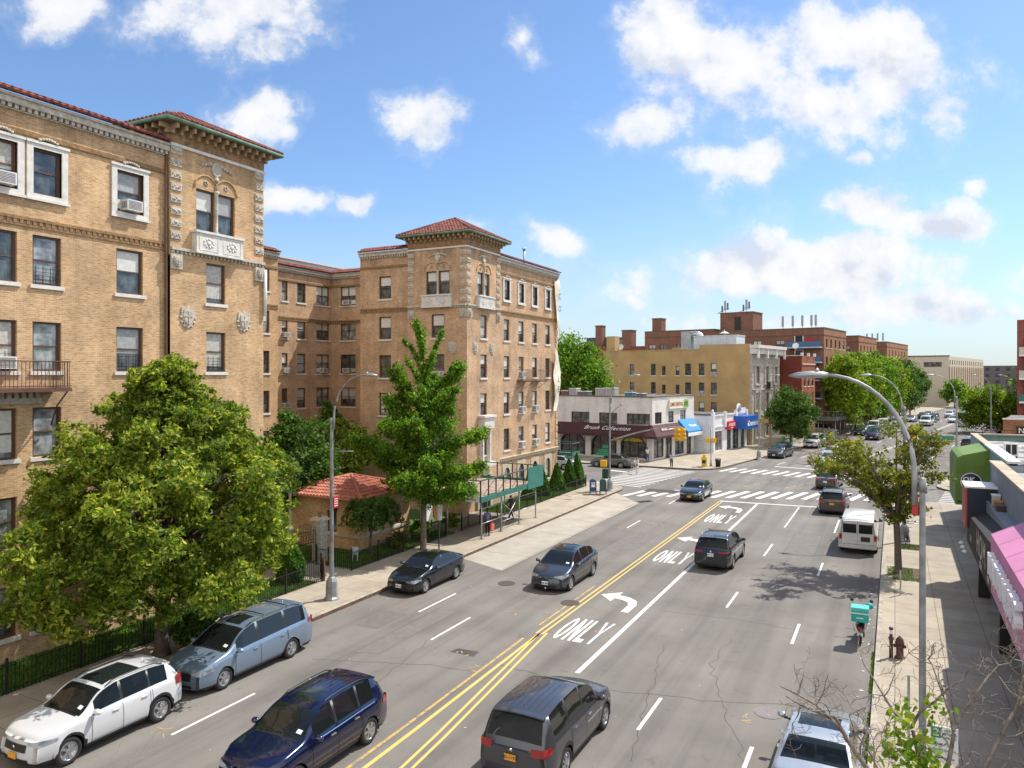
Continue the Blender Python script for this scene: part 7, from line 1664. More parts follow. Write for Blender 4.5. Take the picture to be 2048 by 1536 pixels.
for z in (4.3,8.1):
    for k in range(9): m.box(xr+.6,xr+1.2,s0+5.1+.02,s0+5.14,z,z+.9) if k==0 else m.box(xr+1.18,xr+1.2,s0+5+.25*k,s0+5.03+.25*k,z,z+.9)
    m.box(xr+.5,xr+1.2,s0+5,s0+7.3,z-.06,z); m.box(xr+1.18,xr+1.2,s0+5,s0+7.3,z+.9,z+.94)
m.tube([(xr+1.1,s0+5.2,4.3),(xr+1.1,s0+7.2,8.1)],.06,4); bld2(m,'fire_escape',IRON,YB)
# rooftop kit of the yellow building
for nm,(x,s,w_,d_,h,mt),lb in (('duct',(-9.3,31,1.6,1.6,3.2,STEEL),'tall grey duct box on the mustard building roof'),('roof_hut',(-3.5,29,6.5,3.5,2.3,flat('pale_hut',(.55,.60,.64),.7)),'pale blue-grey hut with white top on the mustard building roof')):
    t = thing(nm, lb, 'rooftop structure', tuple(Q(x,s,13.4)), rad(-10)); m = MB(); m.box(-w_/2,w_/2,-d_/2,d_/2,0,h); m.box(-w_/2-.06,w_/2+.06,-d_/2-.06,d_/2+.06,h,h+.12); m.build('casing', mt, t)
    if nm == 'duct': m = MB(); m.tube([(.9+1.1*math.cos(a)*1.0+.3,0,1.7+1.2*math.sin(a)) for a in np.linspace(math.pi*.85,-.2,9)],.55,10); m.build('curved_pipe', flat('duct_metal',(.45,.47,.48),.35,metal=.7), t)
    else:
        m = MB(); m.lathe([(.8,0),(.4,.2),(0,.32)], MT(.8,0,h+.45), 8); m.tube([(.8,0,h),(.8,0,h+1.0)],.04,5); m.build('parasol', WHITE, t)
for x,s,lb in ((-19.7,28.5,'white satellite dish at the left end of the mustard building roof'),(4.6,39.2,'white satellite dish on the narrow red house')):
    t = thing('satellite_dish', lb, 'satellite dish', tuple(Q(x,s,13.4)), rad(-10)); m = MB(); m.lathe([(0,0),(.3,.05),(.5,.16),(.5,.19),(.28,.08),(0,.04)], Matrix.Translation((0,0,1.0)) @ Matrix.Rotation(rad(70),4,'X'), 14); m.build('dish', WHITE, t); MB().tube([(0,0,0),(0,.05,1)],.03,5).build('mast', STEEL, t)
# narrow red brick house
RH = B2('row_house', 'narrow dark red brick house right of the ornate grey front', 'building', 0, 42); DRB = brick('dark_red_brick',(.20,.045,.035),(.15,.035,.03),(.17,.08,.06),.25,.08,.01,.2); mb = MB(); wl = []
RBR = brick('orange_red_brick',(.36,.115,.065),(.28,.085,.05),(.30,.18,.13),.25,.08,.01,.2)
for a_ in (1.5,3.6,5.7):
    for z in (1.3,4.2,7.1): wl.append(dict(a=a_,z=z+1.2,w=1.0,h=1.7,ac=False,blind=.5,sill=True))
fac2(RH, mb, (5.6,38.8), (5.6,46), .1, 12.9, wl); bld2(mb,'front_wall',RBR,RH); mb = MB(); wall(mb,(-12,38.8),(5.6,38.8),.1,12.9); wall(mb,(5.6,46),(-12,46),.1,12.9); bld2(mb,'side_wall',DRB,RH); bld2(MB().poly([(-12,38.8,12.5),(5.6,38.8,12.5),(5.6,46,12.5),(-12,46,12.5)]),'flat_roof',TAR,RH)
m = MB(); m.box(-12,5.7,38.7,38.95,12.9,13.0); 
for a_ in (38.8,42.2,45.6): m.box(5.4,5.75,a_,a_+.4,12.9,13.4)
m.box(5.5,5.7,39,46,11.6,11.75); bld2(m,'coping',WSTONE,RH)
# front yards: low walls and green gate
t = thing('yard_wall', 'low pale stoop walls with a bright green gate in front of the grey front', 'wall', tuple(Q(6,28,.15)), rad(-10)); m = MB()
for s_ in (26.4,29.5,32.6,35.7): m.box(3.2,6.8,s_,s_+.35,.1,1.15)
m.box(6.6,6.8,26.4,29.0,.1,.95); m.box(6.6,6.8,30.5,36,.1,.95); bld2(m,'stone',flat('pale_stoop',(.45,.42,.36),.85,var=.2),t); m = MB(); m.box(6.82,6.9,25.2,26.4,.1,1.5); m.box(6.82,6.9,29.0,30.2,.1,1.5); bld2(m,'green_gate',flat('bright_green',(.04,.30,.06),.5),t)
m = MB(); m.box(2.5,5.2,24.7,26.0,3.4,4.0); t = thing('shop_sign', 'tan canopy just right of the big blue sign', 'sign', tuple(Q(3.5,25.3,3.4)), rad(-10)); bld2(m,'panel',flat('tan_canopy',(.42,.28,.10),.7),t); m = MB(); m.box(5.0,5.15,25.8,25.95,.1,3.4); bld2(m,'post',flat('tan_canopy',(.42,.28,.10),.7),t)
# brown apartment blocks
BRB = brick('brown_brick',(.25,.125,.09),(.19,.09,.065),(.24,.155,.115),.3,.1,.01,.2); BRL = brick('light_brown_brick',(.38,.20,.12),(.30,.15,.09),(.3,.2,.14),.3,.1,.01,.2)
def apt(label, x0, x1, s0, s1, zt, rows, wf, ww, balc=None, mat=None, mat2=None, name='apartment_building'):
    t = B2(name, label, 'apartment building', (x0+x1)/2, (s0+s1)/2); mb = MB(); wl = []
    for a_ in wf: 
        for z in rows: wl.append(dict(a=a_,z=z,w=1.1,h=1.5,ac=False,blind=.5 if rnd.random()<.4 else 0,sill=True,split=True))
    fac2(t, mb, (x1,s0), (x1,s1), .1, zt, wl); bld2(mb,'front_wall',mat2 or BRL,t); mb = MB(); wl = []
    for a_ in ww:
        for z in rows[1:] if len(rows) > 2 else rows: wl.append(dict(a=a_,z=z,w=1.5,h=1.4,ac=False,blind=.5 if rnd.random()<.5 else 0,sill=True,panes=2))
    fac2(t, mb, (x0,s0), (x1,s0), .1, zt, wl); wall(mb,(x1,s1),(x0,s1),.1,zt); wall(mb,(x0,s1),(x0,s0),.1,zt); bld2(mb,'side_wall',mat or BRB,t)
    bld2(MB().poly([(x0,s0,zt-.4),(x1,s0,zt-.4),(x1,s1,zt-.4),(x0,s1,zt-.4)]),'flat_roof',TAR,t); m = MB(); m.box(x0-.08,x1+.08,s0-.08,s0+.2,zt,zt+.1); m.box(x1-.2,x1+.08,s0+.2,s1+.05,zt,zt+.1); bld2(m,'coping',flat('dark_coping',(.12,.10,.09),.8),t)
    m = MB(); m.box(x0,x1+.05,s0-.05,s0,zt-1.25,zt-1.1); m.box(x1,x1+.05,s0,s1,zt-1.25,zt-1.1); bld2(m,'string_course',flat('dark_brown_course',(.14,.07,.05),.9),t)
    return t
R6 = (1.2,4.2,7.2,10.2,13.2)
R6b = tuple(z+1.4 for z in R6)
AB = apt('long six-storey brown brick block with stacked blue balconies behind the red house', -15.5, 5.2, 52.8, 67.8, 17.9, R6b, (1.8,4.6,7.5,10.3,13.2), (2.5,6.5,9.5,13.5))
for k,z in enumerate((3.5,6.5,9.5,12.5,15.0)):
    m = MB(); m.box(-.6,5.0,51.3,52.8,z-.5,z-.28); b_ = bld2(m,'balcony_slab',flat('pale_blue_slab',(.38,.46,.52),.7),AB); m = MB(); m.box(-.6,5.0,51.3,51.34,z-.28,z+.6) if k in (3,4) else m.box(4.0,5.0,51.3,51.34,z-.28,z+.7)
    for i in range(12): m.box(-.6+.45*i,-.56+.45*i,51.28,51.3,z-.28,z+.65)
    m.build('balcony_railing', flat('blue_railing',(.05,.14,.25),.5) if k > 2 else BLACK, b_, M2)
    MB().box(.4,1.9,52.77,52.8,z-.25,z+1.8).build('balcony_door', WHITE, b_, M2); MB().box(.55,1.75,52.74,52.765,z-.2,z+1.7).build('door_glass', CARGL, b_, M2)
MB().box(2.3,3.7,52.0,52.1,15.3,16.2).build('hanging_cloth', flat('red_cloth',(.45,.02,.05),.8), AB, M2)
apt('left wing of the long brown brick block seen above the mustard wall', -30.0, -15.5, 57.0, 68, 18.6, R6b, (), (1.6,4.0,7.5,11.0))
apt('low red brick block with chimneys far behind the mustard building', -62, -30.0, 62, 75, 15.9, R6b[:4], (), (3,7,11,15,19,23,27,30), mat=brick('far_red_brick',(.30,.09,.07),(.24,.07,.055),(.25,.13,.10),.3,.1,.01,.2))
apt('second brown brick block beyond the pale green trees', -12, 3.4, 86, 103, 18.0, R6b, (2,5,8,11,14), (2.5,6,9.5,13))
apt('third brown brick block with antennas beyond the pale green trees', -14, 2.3, 120, 148, 18.0, R6b, (3,7,11,15,19,23), (3,7,11))
PHB = thing('roof_penthouse', 'brick stair penthouse on the long brown block carrying phone antennas', 'rooftop structure', tuple(Q(-10.5,57,17.5)), rad(-10)); m = MB(); m.box(-13.6,-7.5,55.0,60,17.5,21.3); m.box(-13.7,-7.4,54.9,60.1,21.3,21.45); bld2(m,'wall',BRB,PHB); MB().box(-10.9,-9.7,54.96,55.0,17.8,20.6).build('door', IRON, PHB, M2)
def antenna(x,s,z,label,kind=0):
    t = thing('phone_antenna', label, 'antenna', tuple(Q(x,s,z)), rad(-10), 'phone antennas on the brown roofs'); m = MB(); m.tube([(0,0,0),(0,0,1.9)],.05,6); m.build('mast', STEEL, t); m = MB(); m.box(-.18,.18,-.22,-.05,.5,2.3); m.build('panel', flat('antenna_grey',(.30,.33,.36),.5), t)
    if kind: m = MB(); m.box(.35,.6,-.2,0,.6,1.9); m.box(-.7,-.45,-.2,0,.2,1.4); m.tube([(-.8,0,.9),(.8,0,.9)],.04,5); m.tube([(0,0,.8),(-1.6,0,0)],.05,5); m.build('side_panel', flat('antenna_dark',(.10,.11,.12),.5), t)
antenna(-13.0,56,21.4,'phone antenna cluster on the left of the brick penthouse',1); antenna(-9.0,56,21.4,'largest phone antenna cluster with a slanted stay on the penthouse',1)
for k,x in enumerate((-1.9,-.2,1.4,2.9,3.6)): antenna(x,54,17.9,'tall grey panel antenna number %d from the left above the blue balconies'%(k+1))
for k in range(4): antenna(-2.5+1.2*k,122,17.9,'small distant antenna %s on the third brown block'%('first from left','second from left','second from right','rightmost')[k])
def chim(x,s,w_,z0,z1,lb):
    t = thing('chimney', lb, 'chimney', tuple(Q(x,s,z0)), rad(-10)); m = MB(); m.box(-w_/2,w_/2,-w_/2,w_/2,0,z1-z0); m.build('stack', BRB, t); m = MB(); m.box(-w_/2-.1,w_/2+.1,-w_/2-.1,w_/2+.1,z1-z0,z1-z0+.2); m.build('cap', flat('dark_coping',(.12,.10,.09),.8), t)
chim(xat(1201,64),64,1.6,15.5,20.6,'tall slim brick chimney at the far left of the red brick block'); chim(xat(1258,63),63,2.2,15.5,19.3,'squat brick chimney in the middle of the red brick block'); chim(xat(1318,60),60,2.0,17,21.2,'brick chimney at the left end of the long brown block')
t = thing('roof_penthouse', 'dark roof hut behind the slim brick chimney', 'rooftop structure', tuple(Q(xat(1215,66),66,15.5)), rad(-10)); MB().box(-4.5,3.2,-1.5,1.5,0,2.6).build('wall', flat('dark_grey_hut',(.10,.11,.12),.8), t); MB().box(-4.6,3.3,-1.6,1.6,2.6,2.75).build('roof', TAR, t)
# beige block
BG = flat('beige_panel',(.52,.46,.36),.85,var=.08); gx = xat(1898,192); t = B2('apartment_building', 'beige five-storey block with rows of paired windows at the end of the avenue', 'apartment building', 10, 210); mb = MB(); wl=[]
for i in range(17):
    for z in (1.2,4.4,7.4,10.4,13.2): wl.append(dict(a=1.8+4.2*i,z=z,w=1.5,h=1.6,sill=False,split=False,fm=BF))
fac2(t, mb, (gx,192), (gx+3,264), .1, 15.9, wl, depth=.3); wall(mb,(gx-34,192),(gx,192),.1,15.9); bld2(mb,'wall',BG,t); m = MB(); m.box(gx-34,gx+.2,191.8,192.1,15.9,16.2); bld2(m,'coping',BF,t)
bld2(MB().poly([(gx-34,192,15.6),(gx,192,15.6),(gx+3,264,15.6),(gx-34,264,15.6)]),'flat_roof',TAR,t); m = MB(); m.box(gx-7,gx-2,191.9,192,12.6,14.1); m.box(gx-17,gx-15.5,191.9,192,12.6,14.1); bld2(m,'end_window',glass('window_glass',(.03,.035,.037)),t)
m = MB()
for i in range(17): m.box(gx+.1+.175*i+.02,gx+.3+.175*i,192+.2+4.2*i,192+1.0+4.2*i,2.8,12.8)
bld2(m,'vertical_panel',flat('tan_panel',(.42,.30,.19),.85),t)
t = B2('apartment_building', 'distant dark grey-brown block closing the end of the avenue', 'apartment building', 60, 350); m = MB(); mb = MB(); wl=[]
for i in range(14):
    for z in (3,6,9,12): wl.append(dict(a=3+4.2*i,z=z,w=1.6,h=1.5,sill=False,split=False,fm=BF))
fx_ = xat(1960,350); fac2(t, mb, (fx_,350), (fx_+64,350), .1, 14.5, wl, depth=.3); wall(mb,(fx_+64,350),(fx_+64,365),.1,14.5); wall(mb,(fx_,365),(fx_,350),.1,14.5); bld2(mb,'wall',flat('far_brown_wall',(.13,.11,.115),.9),t); bld2(MB().poly([(fx_,350,14.4),(fx_+64,350,14.4),(fx_+64,365,14.4),(fx_,365,14.4)]),'flat_roof',TAR,t)
apt('plain low brown block far left behind the crossing trees', -58, -22, 170, 190, 14, R6b[:4], (2,), (5,10,15,20,25,30))
# far sidewalk shed
t = thing('sidewalk_shed', 'long dark green sidewalk shed along the far left pavement', 'scaffold', tuple(Q(7,45,.15)), rad(-10)); m = MB(); m.box(5.4,8.6,47,88,2.9,3.2); m.box(8.55,8.62,47,88,2.7,3.3); m.box(5.4,8.6,46.93,47,2.7,3.3); bld2(m,'deck',flat('shed_dark',(.09,.11,.10),.7),t); m = MB()
for k in range(34): m.box(8.5,8.58,47+1.24*k,47.08+1.24*k,3.3,4.2)
m.box(8.5,8.6,47,88,4.15,4.25); m.box(5.4,8.5,47,47.08,4.15,4.25)
for k in range(4): m.box(5.5+.9*k,5.58+.9*k,47,47.08,3.3,4.15)
bld2(m,'parapet',flat('shed_dark',(.09,.11,.10),.7),t)
for k in range(14):
    for x in (5.7,8.3): bld2(MB().tube([(x,47.5+3.0*k,.15),(x,47.5+3.0*k,2.9)],.06,6),'post',STEEL,t)
# shops/low fronts filling the right side beyond the crossing
RB = B2('apartment_building', 'red brick block with balconies cut by the right edge of the picture', 'apartment building', 52, 40)
def rat(u,v,z): a,b = P(u,v,z); return a,b
mb = MB(); sX = 46.0; cx_ = xat(2034,sX); wl = [dict(a=1.5,z=z,w=1.6,h=2.0,sill=True,panes=2) for z in (3.4,6.6,9.8,13.0)]
fac2(RB, mb, (cx_,sX), (cx_+30,sX), .1, 17.6, wl); wall(mb,(cx_,sX+40),(cx_,sX),.1,17.6); bld2(mb,'wall',brick('far_red_brick',(.30,.09,.07),(.24,.07,.055),(.25,.13,.10)),RB); bld2(MB().poly([(cx_,sX,17.4),(cx_+30,sX,17.4),(cx_+30,sX+40,17.4),(cx_,sX+40,17.4)]),'flat_roof',TAR,RB)
for i,z in enumerate((3.2,6.4,9.6,12.8)):
    m = MB(); m.box(cx_+.3,cx_+4,sX-1.3,sX,z-.25,z); b_ = bld2(m,'balcony_slab',WHITE,RB); m = MB(); m.box(cx_+.3,cx_+4,sX-1.3,sX-1.25,z,z+1.0); m.build('balcony_panel', GREENP if i == 1 else flat('cream_panel',(.5,.48,.42),.7), b_, M2)
KB = B2('shop_building', 'low orange-brown brick shop with a black restaurant sign at the right edge', 'shop', 40, 24); sX = 22.0; cx_ = xat(2006,sX); mb = MB(); wall(mb,(cx_,sX),(cx_+20,sX),.1,5.0); wall(mb,(cx_,sX+14),(cx_,sX),.1,5.0); bld2(mb,'wall',brick('orange_brown_brick',(.34,.15,.08),(.28,.12,.065),(.28,.17,.11)),KB); bld2(MB().poly([(cx_,sX,4.9),(cx_+20,sX,4.9),(cx_+20,sX+14,4.9),(cx_,sX+14,4.9)]),'flat_roof',TAR,KB); m = MB(); m.box(cx_-.05,cx_+20,sX-.06,sX+.2,5.0,5.15); bld2(m,'coping',WSTONE,KB)
ks = thing('shop_sign', 'black sign with a red K on the low orange-brown brick shop', 'sign', tuple(Q(cx_+4,sX-.1,2.5)), rad(-10)); xs = xat(2033,sX); m = MB(); m.box(xs,xs+3.2,sX-.12,sX-.01,1.6,4.3); bld2(m,'panel',flat('sign_black',(.01,.01,.012),.5),ks); m = MB(); m.box(xs+.05,xs+3.15,sX-.13,sX-.121,1.65,2.05); bld2(m,'white_strip',WHITE,ks); txt2(ks,'NEW',.75,xs+1.05,sX-.135,3.8,'S',0,WHITE,.02); txt2(ks,'K',1.5,xs+.85,sX-.135,2.8,'S',0,flat('sign_k_red',(.65,.04,.03),.5),.06)
for k,(u,w_,c,lb) in enumerate(((1965,1.6,(.02,.14,.30),'blue container beside the yellow-green tree'),(1955,1.0,(.03,.03,.05),'dark bin beside the blue container'))):
    a_ = Q(xat(u,20.5),20.5,.15); t = thing('street_container', lb, 'container', tuple(a_), rad(-10)); m = MB(); m.box(-w_/2,w_/2,-.5,.5,.05,1.5); m.build('body', flat('container_%d'%k,c,.5), t); m = MB(); m.box(-w_/2-.04,w_/2+.04,-.54,.54,1.5,1.62); m.build('lid', WHITE if k == 0 else BLACK, t)
# ================================================================ shops on the right pavement
XR = 3.75
RBLD = thing('shop_building', 'grey-blue one-storey shop block with tan coping along the right pavement', 'shop', (8,40,.15)); mb = MB()
GBW = flat('grey_blue_wall',(.23,.26,.30),.85,var=.15,scale=1.2)
ye = onX(1983,4.2); wall(mb,(4.2,ye),(4.2,-4),4.2,5.75) ; wall(mb,(XR,ye),(XR,-4),.1,4.2,[(15.5,20,.3,3.0),(8.5,13,.3,3.0),(2,7,.3,3.0),(21.5,26,.3,3.0)]); wall(mb,(4.2,ye),(26,ye),.1,5.6); mb.quad((XR,-4,4.2),(4.2,-4,4.2),(4.2,ye,4.2),(XR,ye,4.2)); mb.quad((XR,ye,.1),(4.2,ye,.1),(4.2,ye,4.2),(XR,ye,4.2))
mb.build('wall', GBW, RBLD, I4()); MB().poly([(4.5,-4,5.3),(26,-4,5.3),(26,ye,5.3),(4.5,ye,5.3)]).build('flat_roof', flat('silver_roof',(.28,.27,.27),.7,var=.35,scale=.5), RBLD, I4())
MB().quad((4.5,-4,5.3),(4.5,ye,5.3),(4.5,ye,5.75),(4.5,-4,5.75)).build('parapet_back', GBW, RBLD, I4())
m = MB()
for k in range(38): y0 = ye-.95*(k+1); m.box(4.1,4.62,y0+.01,y0+.94,5.75,5.83)
m.build('coping', flat('tan_coping',(.40,.33,.24),.85,var=.2,scale=1), RBLD, I4())
m = MB()
for a,b in ((ye-7,ye-2),(ye-13,ye-8.5),(ye-20,ye-15.5),(ye-26,ye-21.5)): m.quad((XR+.2,a,.3),(XR+.2,b,.3),(XR+.2,b,3.0),(XR+.2,a,3.0))
m.build('shop_window', glass('shop_glass',(.03,.028,.025)), RBLD, I4())
for y_,lb in ((onX(1983,3.8)+.0,'x'),(onX(2032,3.8),'y')): m = MB(); m.box(3.3,3.8,y_-.2,y_+.2,.15,2.6); m.build('pier', IRON, RBLD, I4())
XS = 3.08; yb_n, yb_f = onX(1985,XS), onX(1934,XS)
bs = thing('shop_sign', 'long dark box awning with big pale painted letters over the right pavement', 'sign', (XS,(yb_n+yb_f)/2,2)); m = MB(); BC = flat('black_canvas',(.022,.020,.019),.75,var=.3,scale=2)
m.add([(XS,yb_n,2.1),(XS,yb_f,2.05),(XS,yb_f,3.4),(XS,yb_n,3.95),(4.2,yb_n,2.1),(4.2,yb_f,2.05),(4.2,yb_f,3.75),(4.2,yb_n,4.3)],[(0,3,2,1),(3,7,6,2),(0,4,7,3),(1,2,6,5),(0,1,5,4)]); m.build('canvas', BC, bs, I4())
def txtW(parent, txt, size, y, z, mat, x=XS, bold=.02, sp=1.0, ext=0, name='lettering'):
    V,Fs = text_geo(txt, size, sp, bold); M_ = Matrix.Translation((x-.012-ext,y,z)) @ Matrix.Rotation(rad(-90),4,'Z') @ Matrix.Rotation(rad(90),4,'X'); m = MB(); m.merge(V,Fs,M_)
    if ext:
        m2_ = MB(); V2 = [M_ @ Vector(p) for p in V]; V3 = [p+Vector((ext,0,0)) for p in V2]; n = len(V2)
        from collections import Counter
        ed = Counter(); 
        for f in Fs:
            for i in range(len(f)): a,b = f[i],f[(i+1)%len(f)]; ed[(min(a,b),max(a,b))] += 1
        m2_.add(V2+V3, list(Fs)+[(a,b,n+b,n+a) for (a,b),c in ed.items() if c == 1]); m = m2_
    return m.build(name, mat, parent, I4())
CRM = flat('painted_cream',(.55,.50,.40),.8,var=.3,scale=8)
yc_ = (yb_n+yb_f)/2; txtW(bs,'HOM',1.35,yc_-1.3,3.0,CRM,bold=.03,sp=1.25); txtW(bs,'cafe',.55,yc_-1.2,2.35,CRM); txtW(bs,'Grill',.4,yc_+3.2,2.55,CRM); txtW(bs,'open',.4,yc_-4.0,2.45,CRM)
for k in range(3): t = thing('awning_lamp', ['nearest','middle','farthest'][k]+' small white gooseneck lamp under the dark awning', 'lamp', (XS-.1,yb_f-.7-1.0*k,1.9)); m = MB(); m.lathe([(.05,0),(.13,-.1),(.12,-.12),(0,-.1)], MT(XS-.28,yb_f-.7-1.0*k,2.15), 8); m.build('shade', WHITE, t, I4()); m = MB(); m.tube([(XS,yb_f-.7-k,2.2),(XS-.15,yb_f-.7-k,2.3),(XS-.28,yb_f-.7-k,2.15)],.015,5); m.build('arm', STEEL, t, I4())
# pink box awning
PK = flat('pink_panel',(.55,.20,.36),.6,var=.08,scale=.7); yp1 = yb_n-.12; XP = 3.02
ps = thing('shop_sign', 'pink box sign with big white block letters at the right edge', 'sign', (XP,yp1-4,2.3)); m = MB()
m.add([(XP,yp1,2.35),(XP,yp1-11,2.35),(XP,yp1-11,4.38),(XP,yp1,4.38),(4.2,yp1,2.35),(4.2,yp1-11,2.35),(4.2,yp1-11,5.0),(4.2,yp1,5.0)],[(0,1,2,3),(3,2,6,7),(0,3,7,4),(1,5,6,2),(0,4,5,1)]); m.build('panel', PK, ps, I4())
m = MB()
for k in range(6): y_ = yp1-.1-1.9*k; m.add([(XP+.0,y_,4.392),(4.2,y_,5.012),(4.2,y_-.03,5.012),(XP,y_-.03,4.392)],[(0,1,2,3)])
m.build('seam', flat('pink_dark',(.40,.13,.26),.6), ps, I4())
LW = flat('white_letter',(.72,.74,.78),.4,var=.03)
txtW(ps,'NATHALIES',1.05,yp1-4.35,3.55,LW,x=XP,bold=.012,ext=.2,sp=1.28); txtW(ps,'NAILS',.42,yp1-.75,2.75,flat('pink_letter_light',(.70,.50,.55),.5),x=XP); txtW(ps,'SPA & HAIR',.5,yp1-3.2,2.75,flat('pink_letter_light',(.70,.50,.55),.5),x=XP); txtW(ps,'FACIALS',.5,yp1-6.2,2.75,flat('pink_letter_light',(.70,.50,.55),.5),x=XP)
m = MB(); m.tube([(XP+.08,yp1,2.2),(XP+.08,yp1-11,2.2)],.03,5); m.build('conduit', STEEL, ps, I4())
# navy blade sign with white top, green corner awning with round emblem
ybx = onX(1934,2.95)+.5
nb = thing('shop_sign', 'navy box sign with white top and red front edge between dark awning and green awning', 'sign', (3.5,ybx,3.2)); m = MB(); m.box(3.0,4.2,ybx,ybx+2.0,2.9,4.75,0); m.build('panel', flat('navy_panel',(.012,.018,.04),.5,var=.1), nb, I4()); m = MB(); m.box(2.9,4.25,ybx-.03,ybx+2.0,4.75,4.83); m.build('top', WHITE, nb, I4()); m = MB(); m.box(2.92,2.995,ybx-.02,ybx+2.0,2.9,4.75); m.build('red_edge', flat('sign_dark_red',(.40,.05,.05),.5), nb, I4())
yg = ybx+2.9; yg2 = 65.0; XK = 5.0
CBd = thing('shop_building', 'teal-grey corner shop with pale coping and patchy silver roof on the right', 'shop', (10,60,.15)); mb = MB(); wall(mb,(XK,yg2),(XK,ye+.1),.1,5.6); wall(mb,(26,yg2),(XK,yg2),.1,5.6); wall(mb,(XK,ye+.1),(26,ye+.1),5.3,5.6) ; mb.build('wall', flat('teal_grey_wall',(.20,.32,.30),.85,var=.2), CBd, I4())
MB().poly([(XK+.3,ye+.12,5.2),(26,ye+.12,5.2),(26,yg2,5.2),(XK+.3,yg2,5.2)]).build('flat_roof', flat('patchy_roof',(.30,.285,.275),.8,var=.6,scale=.9), CBd, I4()); m = MB(); m.box(XK-.05,XK+.55,ye+1,55,5.6,5.72,0); m.box(XK-.03,XK+.4,55,65.1,5.6,5.7,1); m.box(XK+.4,26,64.7,65.1,5.6,5.7,1); m.quad((XK+.4,ye,5.2),(XK+.4,65,5.2),(XK+.4,65,5.6),(XK+.4,ye,5.6),0); m.build('coping', [flat('pale_coping',(.55,.55,.56),.7,var=.1), flat('tan_coping',(.40,.33,.24),.85)], CBd, I4())
ga = thing('awning', 'tall green awning with a round navy emblem at the right street corner', 'awning', (3,60,3)); m = MB(); GA = flat('green_canvas',(.115,.20,.035),.7,var=.15,scale=.8); xg = 3.25
y_a, y_b = 52.4, 58.0; prof_ = [(xg,2.2),(xg,4.75),(xg+.12,5.05),(xg+.4,5.2),(XK,5.55),(XK,2.2)]; k = len(prof_)
m.add([(a,y_a,b) for a,b in prof_]+[(a,y_b,b) for a,b in prof_],[tuple(range(k)),tuple(range(2*k-1,k-1,-1))]+[(i,k+i,k+(i+1)%k,(i+1)%k) for i in range(k)]); m.build('canvas', GA, ga, I4())
em = MB(); em.lathe([(.58,0),(.58,.02),(0,.02)], Matrix.Translation((4.05,y_a-.005,3.6)) @ Matrix.Rotation(rad(90),4,'X'), 32); eo = em.build('emblem', flat('emblem_navy',(.01,.018,.06),.5,var=0), ga, I4())
em = MB(); R_=np.linspace(0,2*math.pi,33); V=[(4.05+r_*math.cos(a),y_a-.03,3.6+r_*math.sin(a)) for r_ in (.56,.51) for a in R_[:-1]]; em.add(V,[(i,(i+1)%32,32+(i+1)%32,32+i) for i in range(32)]); V,Fs = text_geo('OK',.42,1,.015); em.merge(V,Fs,Matrix.Translation((3.93,y_a-.03,3.72)) @ Matrix.Rotation(rad(90),4,'X')); em.build('emblem_print', WHITE, eo, I4())
V,Fs = text_geo('MARKET',.22,1.1,.006); m = MB(); m.merge(V,Fs,Matrix.Translation((3.8,y_a-.01,2.4)) @ Matrix.Rotation(rad(90),4,'X')); m.build('lettering', flat('dark_green_print',(.03,.08,.01),.7), ga, I4())
# things on the ledge above the dark awning and on the roofs
for k,(u_,c,h,lb) in enumerate(((1940,(.25,.35,.02),.5,'yellow-green bucket'),(1942,(.02,.02,.02),.45,'black crate'),(1958,(.5,.5,.48),.8,'pale upright panel'),(1976,(.35,.13,.02),.6,'orange-brown box'),(1990,(.05,.04,.04),.5,'dark box'))):
    y_ = yb_f-.9-.8*k; t = thing('ledge_item', lb+' on the ledge above the dark awning', 'box', (4.0,y_,3.9)); z_ = 3.72+.5*(yb_f-y_)/(yb_f-yb_n); m = MB(); m.box(3.85,4.15,y_-.2,y_+.2,z_,z_+h); m.build('body', flat('ledge_%d'%k,c,.6), t, I4()); m = MB(); m.box(3.83,4.17,y_-.22,y_+.22,z_+h,z_+h+.05); m.build('lid', flat('ledge_lid_%d'%k,tuple(min(1,x*1.6+.02) for x in c),.6), t, I4())
x_,y_ = P(2018,893,5.4); x_ = 6.0; y_ = onX(2022,6.0); t = thing('rooftop_unit', 'white outdoor air conditioner with dark grille on the right corner shop roof', 'air conditioner', (x_,y_,5.2)); m = MB(); m.box(x_-.34,x_+.34,y_-.15,y_+.15,5.32,6.05); m.build('casing', WHITE, t, I4()); m = MB(); m.box(x_-.26,x_-.03,y_-.165,y_-.155,5.4,5.97); m.box(x_+.03,x_+.26,y_-.165,y_-.155,5.4,5.97); m.build('grille', BLACK, t, I4())
for sx in (-.27,.27): MB().box(x_+sx-.03,x_+sx+.03,y_-.15,y_+.15,5.2,5.32).build('foot', BLACK, t, I4())
m = MB(); t = thing('roof_railing', 'long low metal railing across the right corner shop roof', 'railing', (12,64.5,5.2)); m.tube([(5.6,64.4,6.0),(26,64.4,6.0)],.03,6)
for k in range(8): m.tube([(5.7+2.8*k,64.4,5.2),(5.7+2.8*k,64.4,6.0)],.025,5)
m.build('rail', RUST, t, I4())
for a,b,c_,d_,h,lb in ((8,12,50,53,1.0,'low grey skylight box on the right roofs'),(6.2,8.4,46.5,48.5,.8,'small pale hatch on the right roofs')):
    t = thing('roof_hatch', lb, 'rooftop structure', (a,c_,5.3)); m = MB(); m.box(a,b,c_,d_,5.2,5.3+h); m.build('body', ROOFAC, t, I4()); m = MB(); m.box(a-.1,b+.1,c_-.1,d_+.1,5.3+h,5.4+h); m.build('lid', WHITE, t, I4())
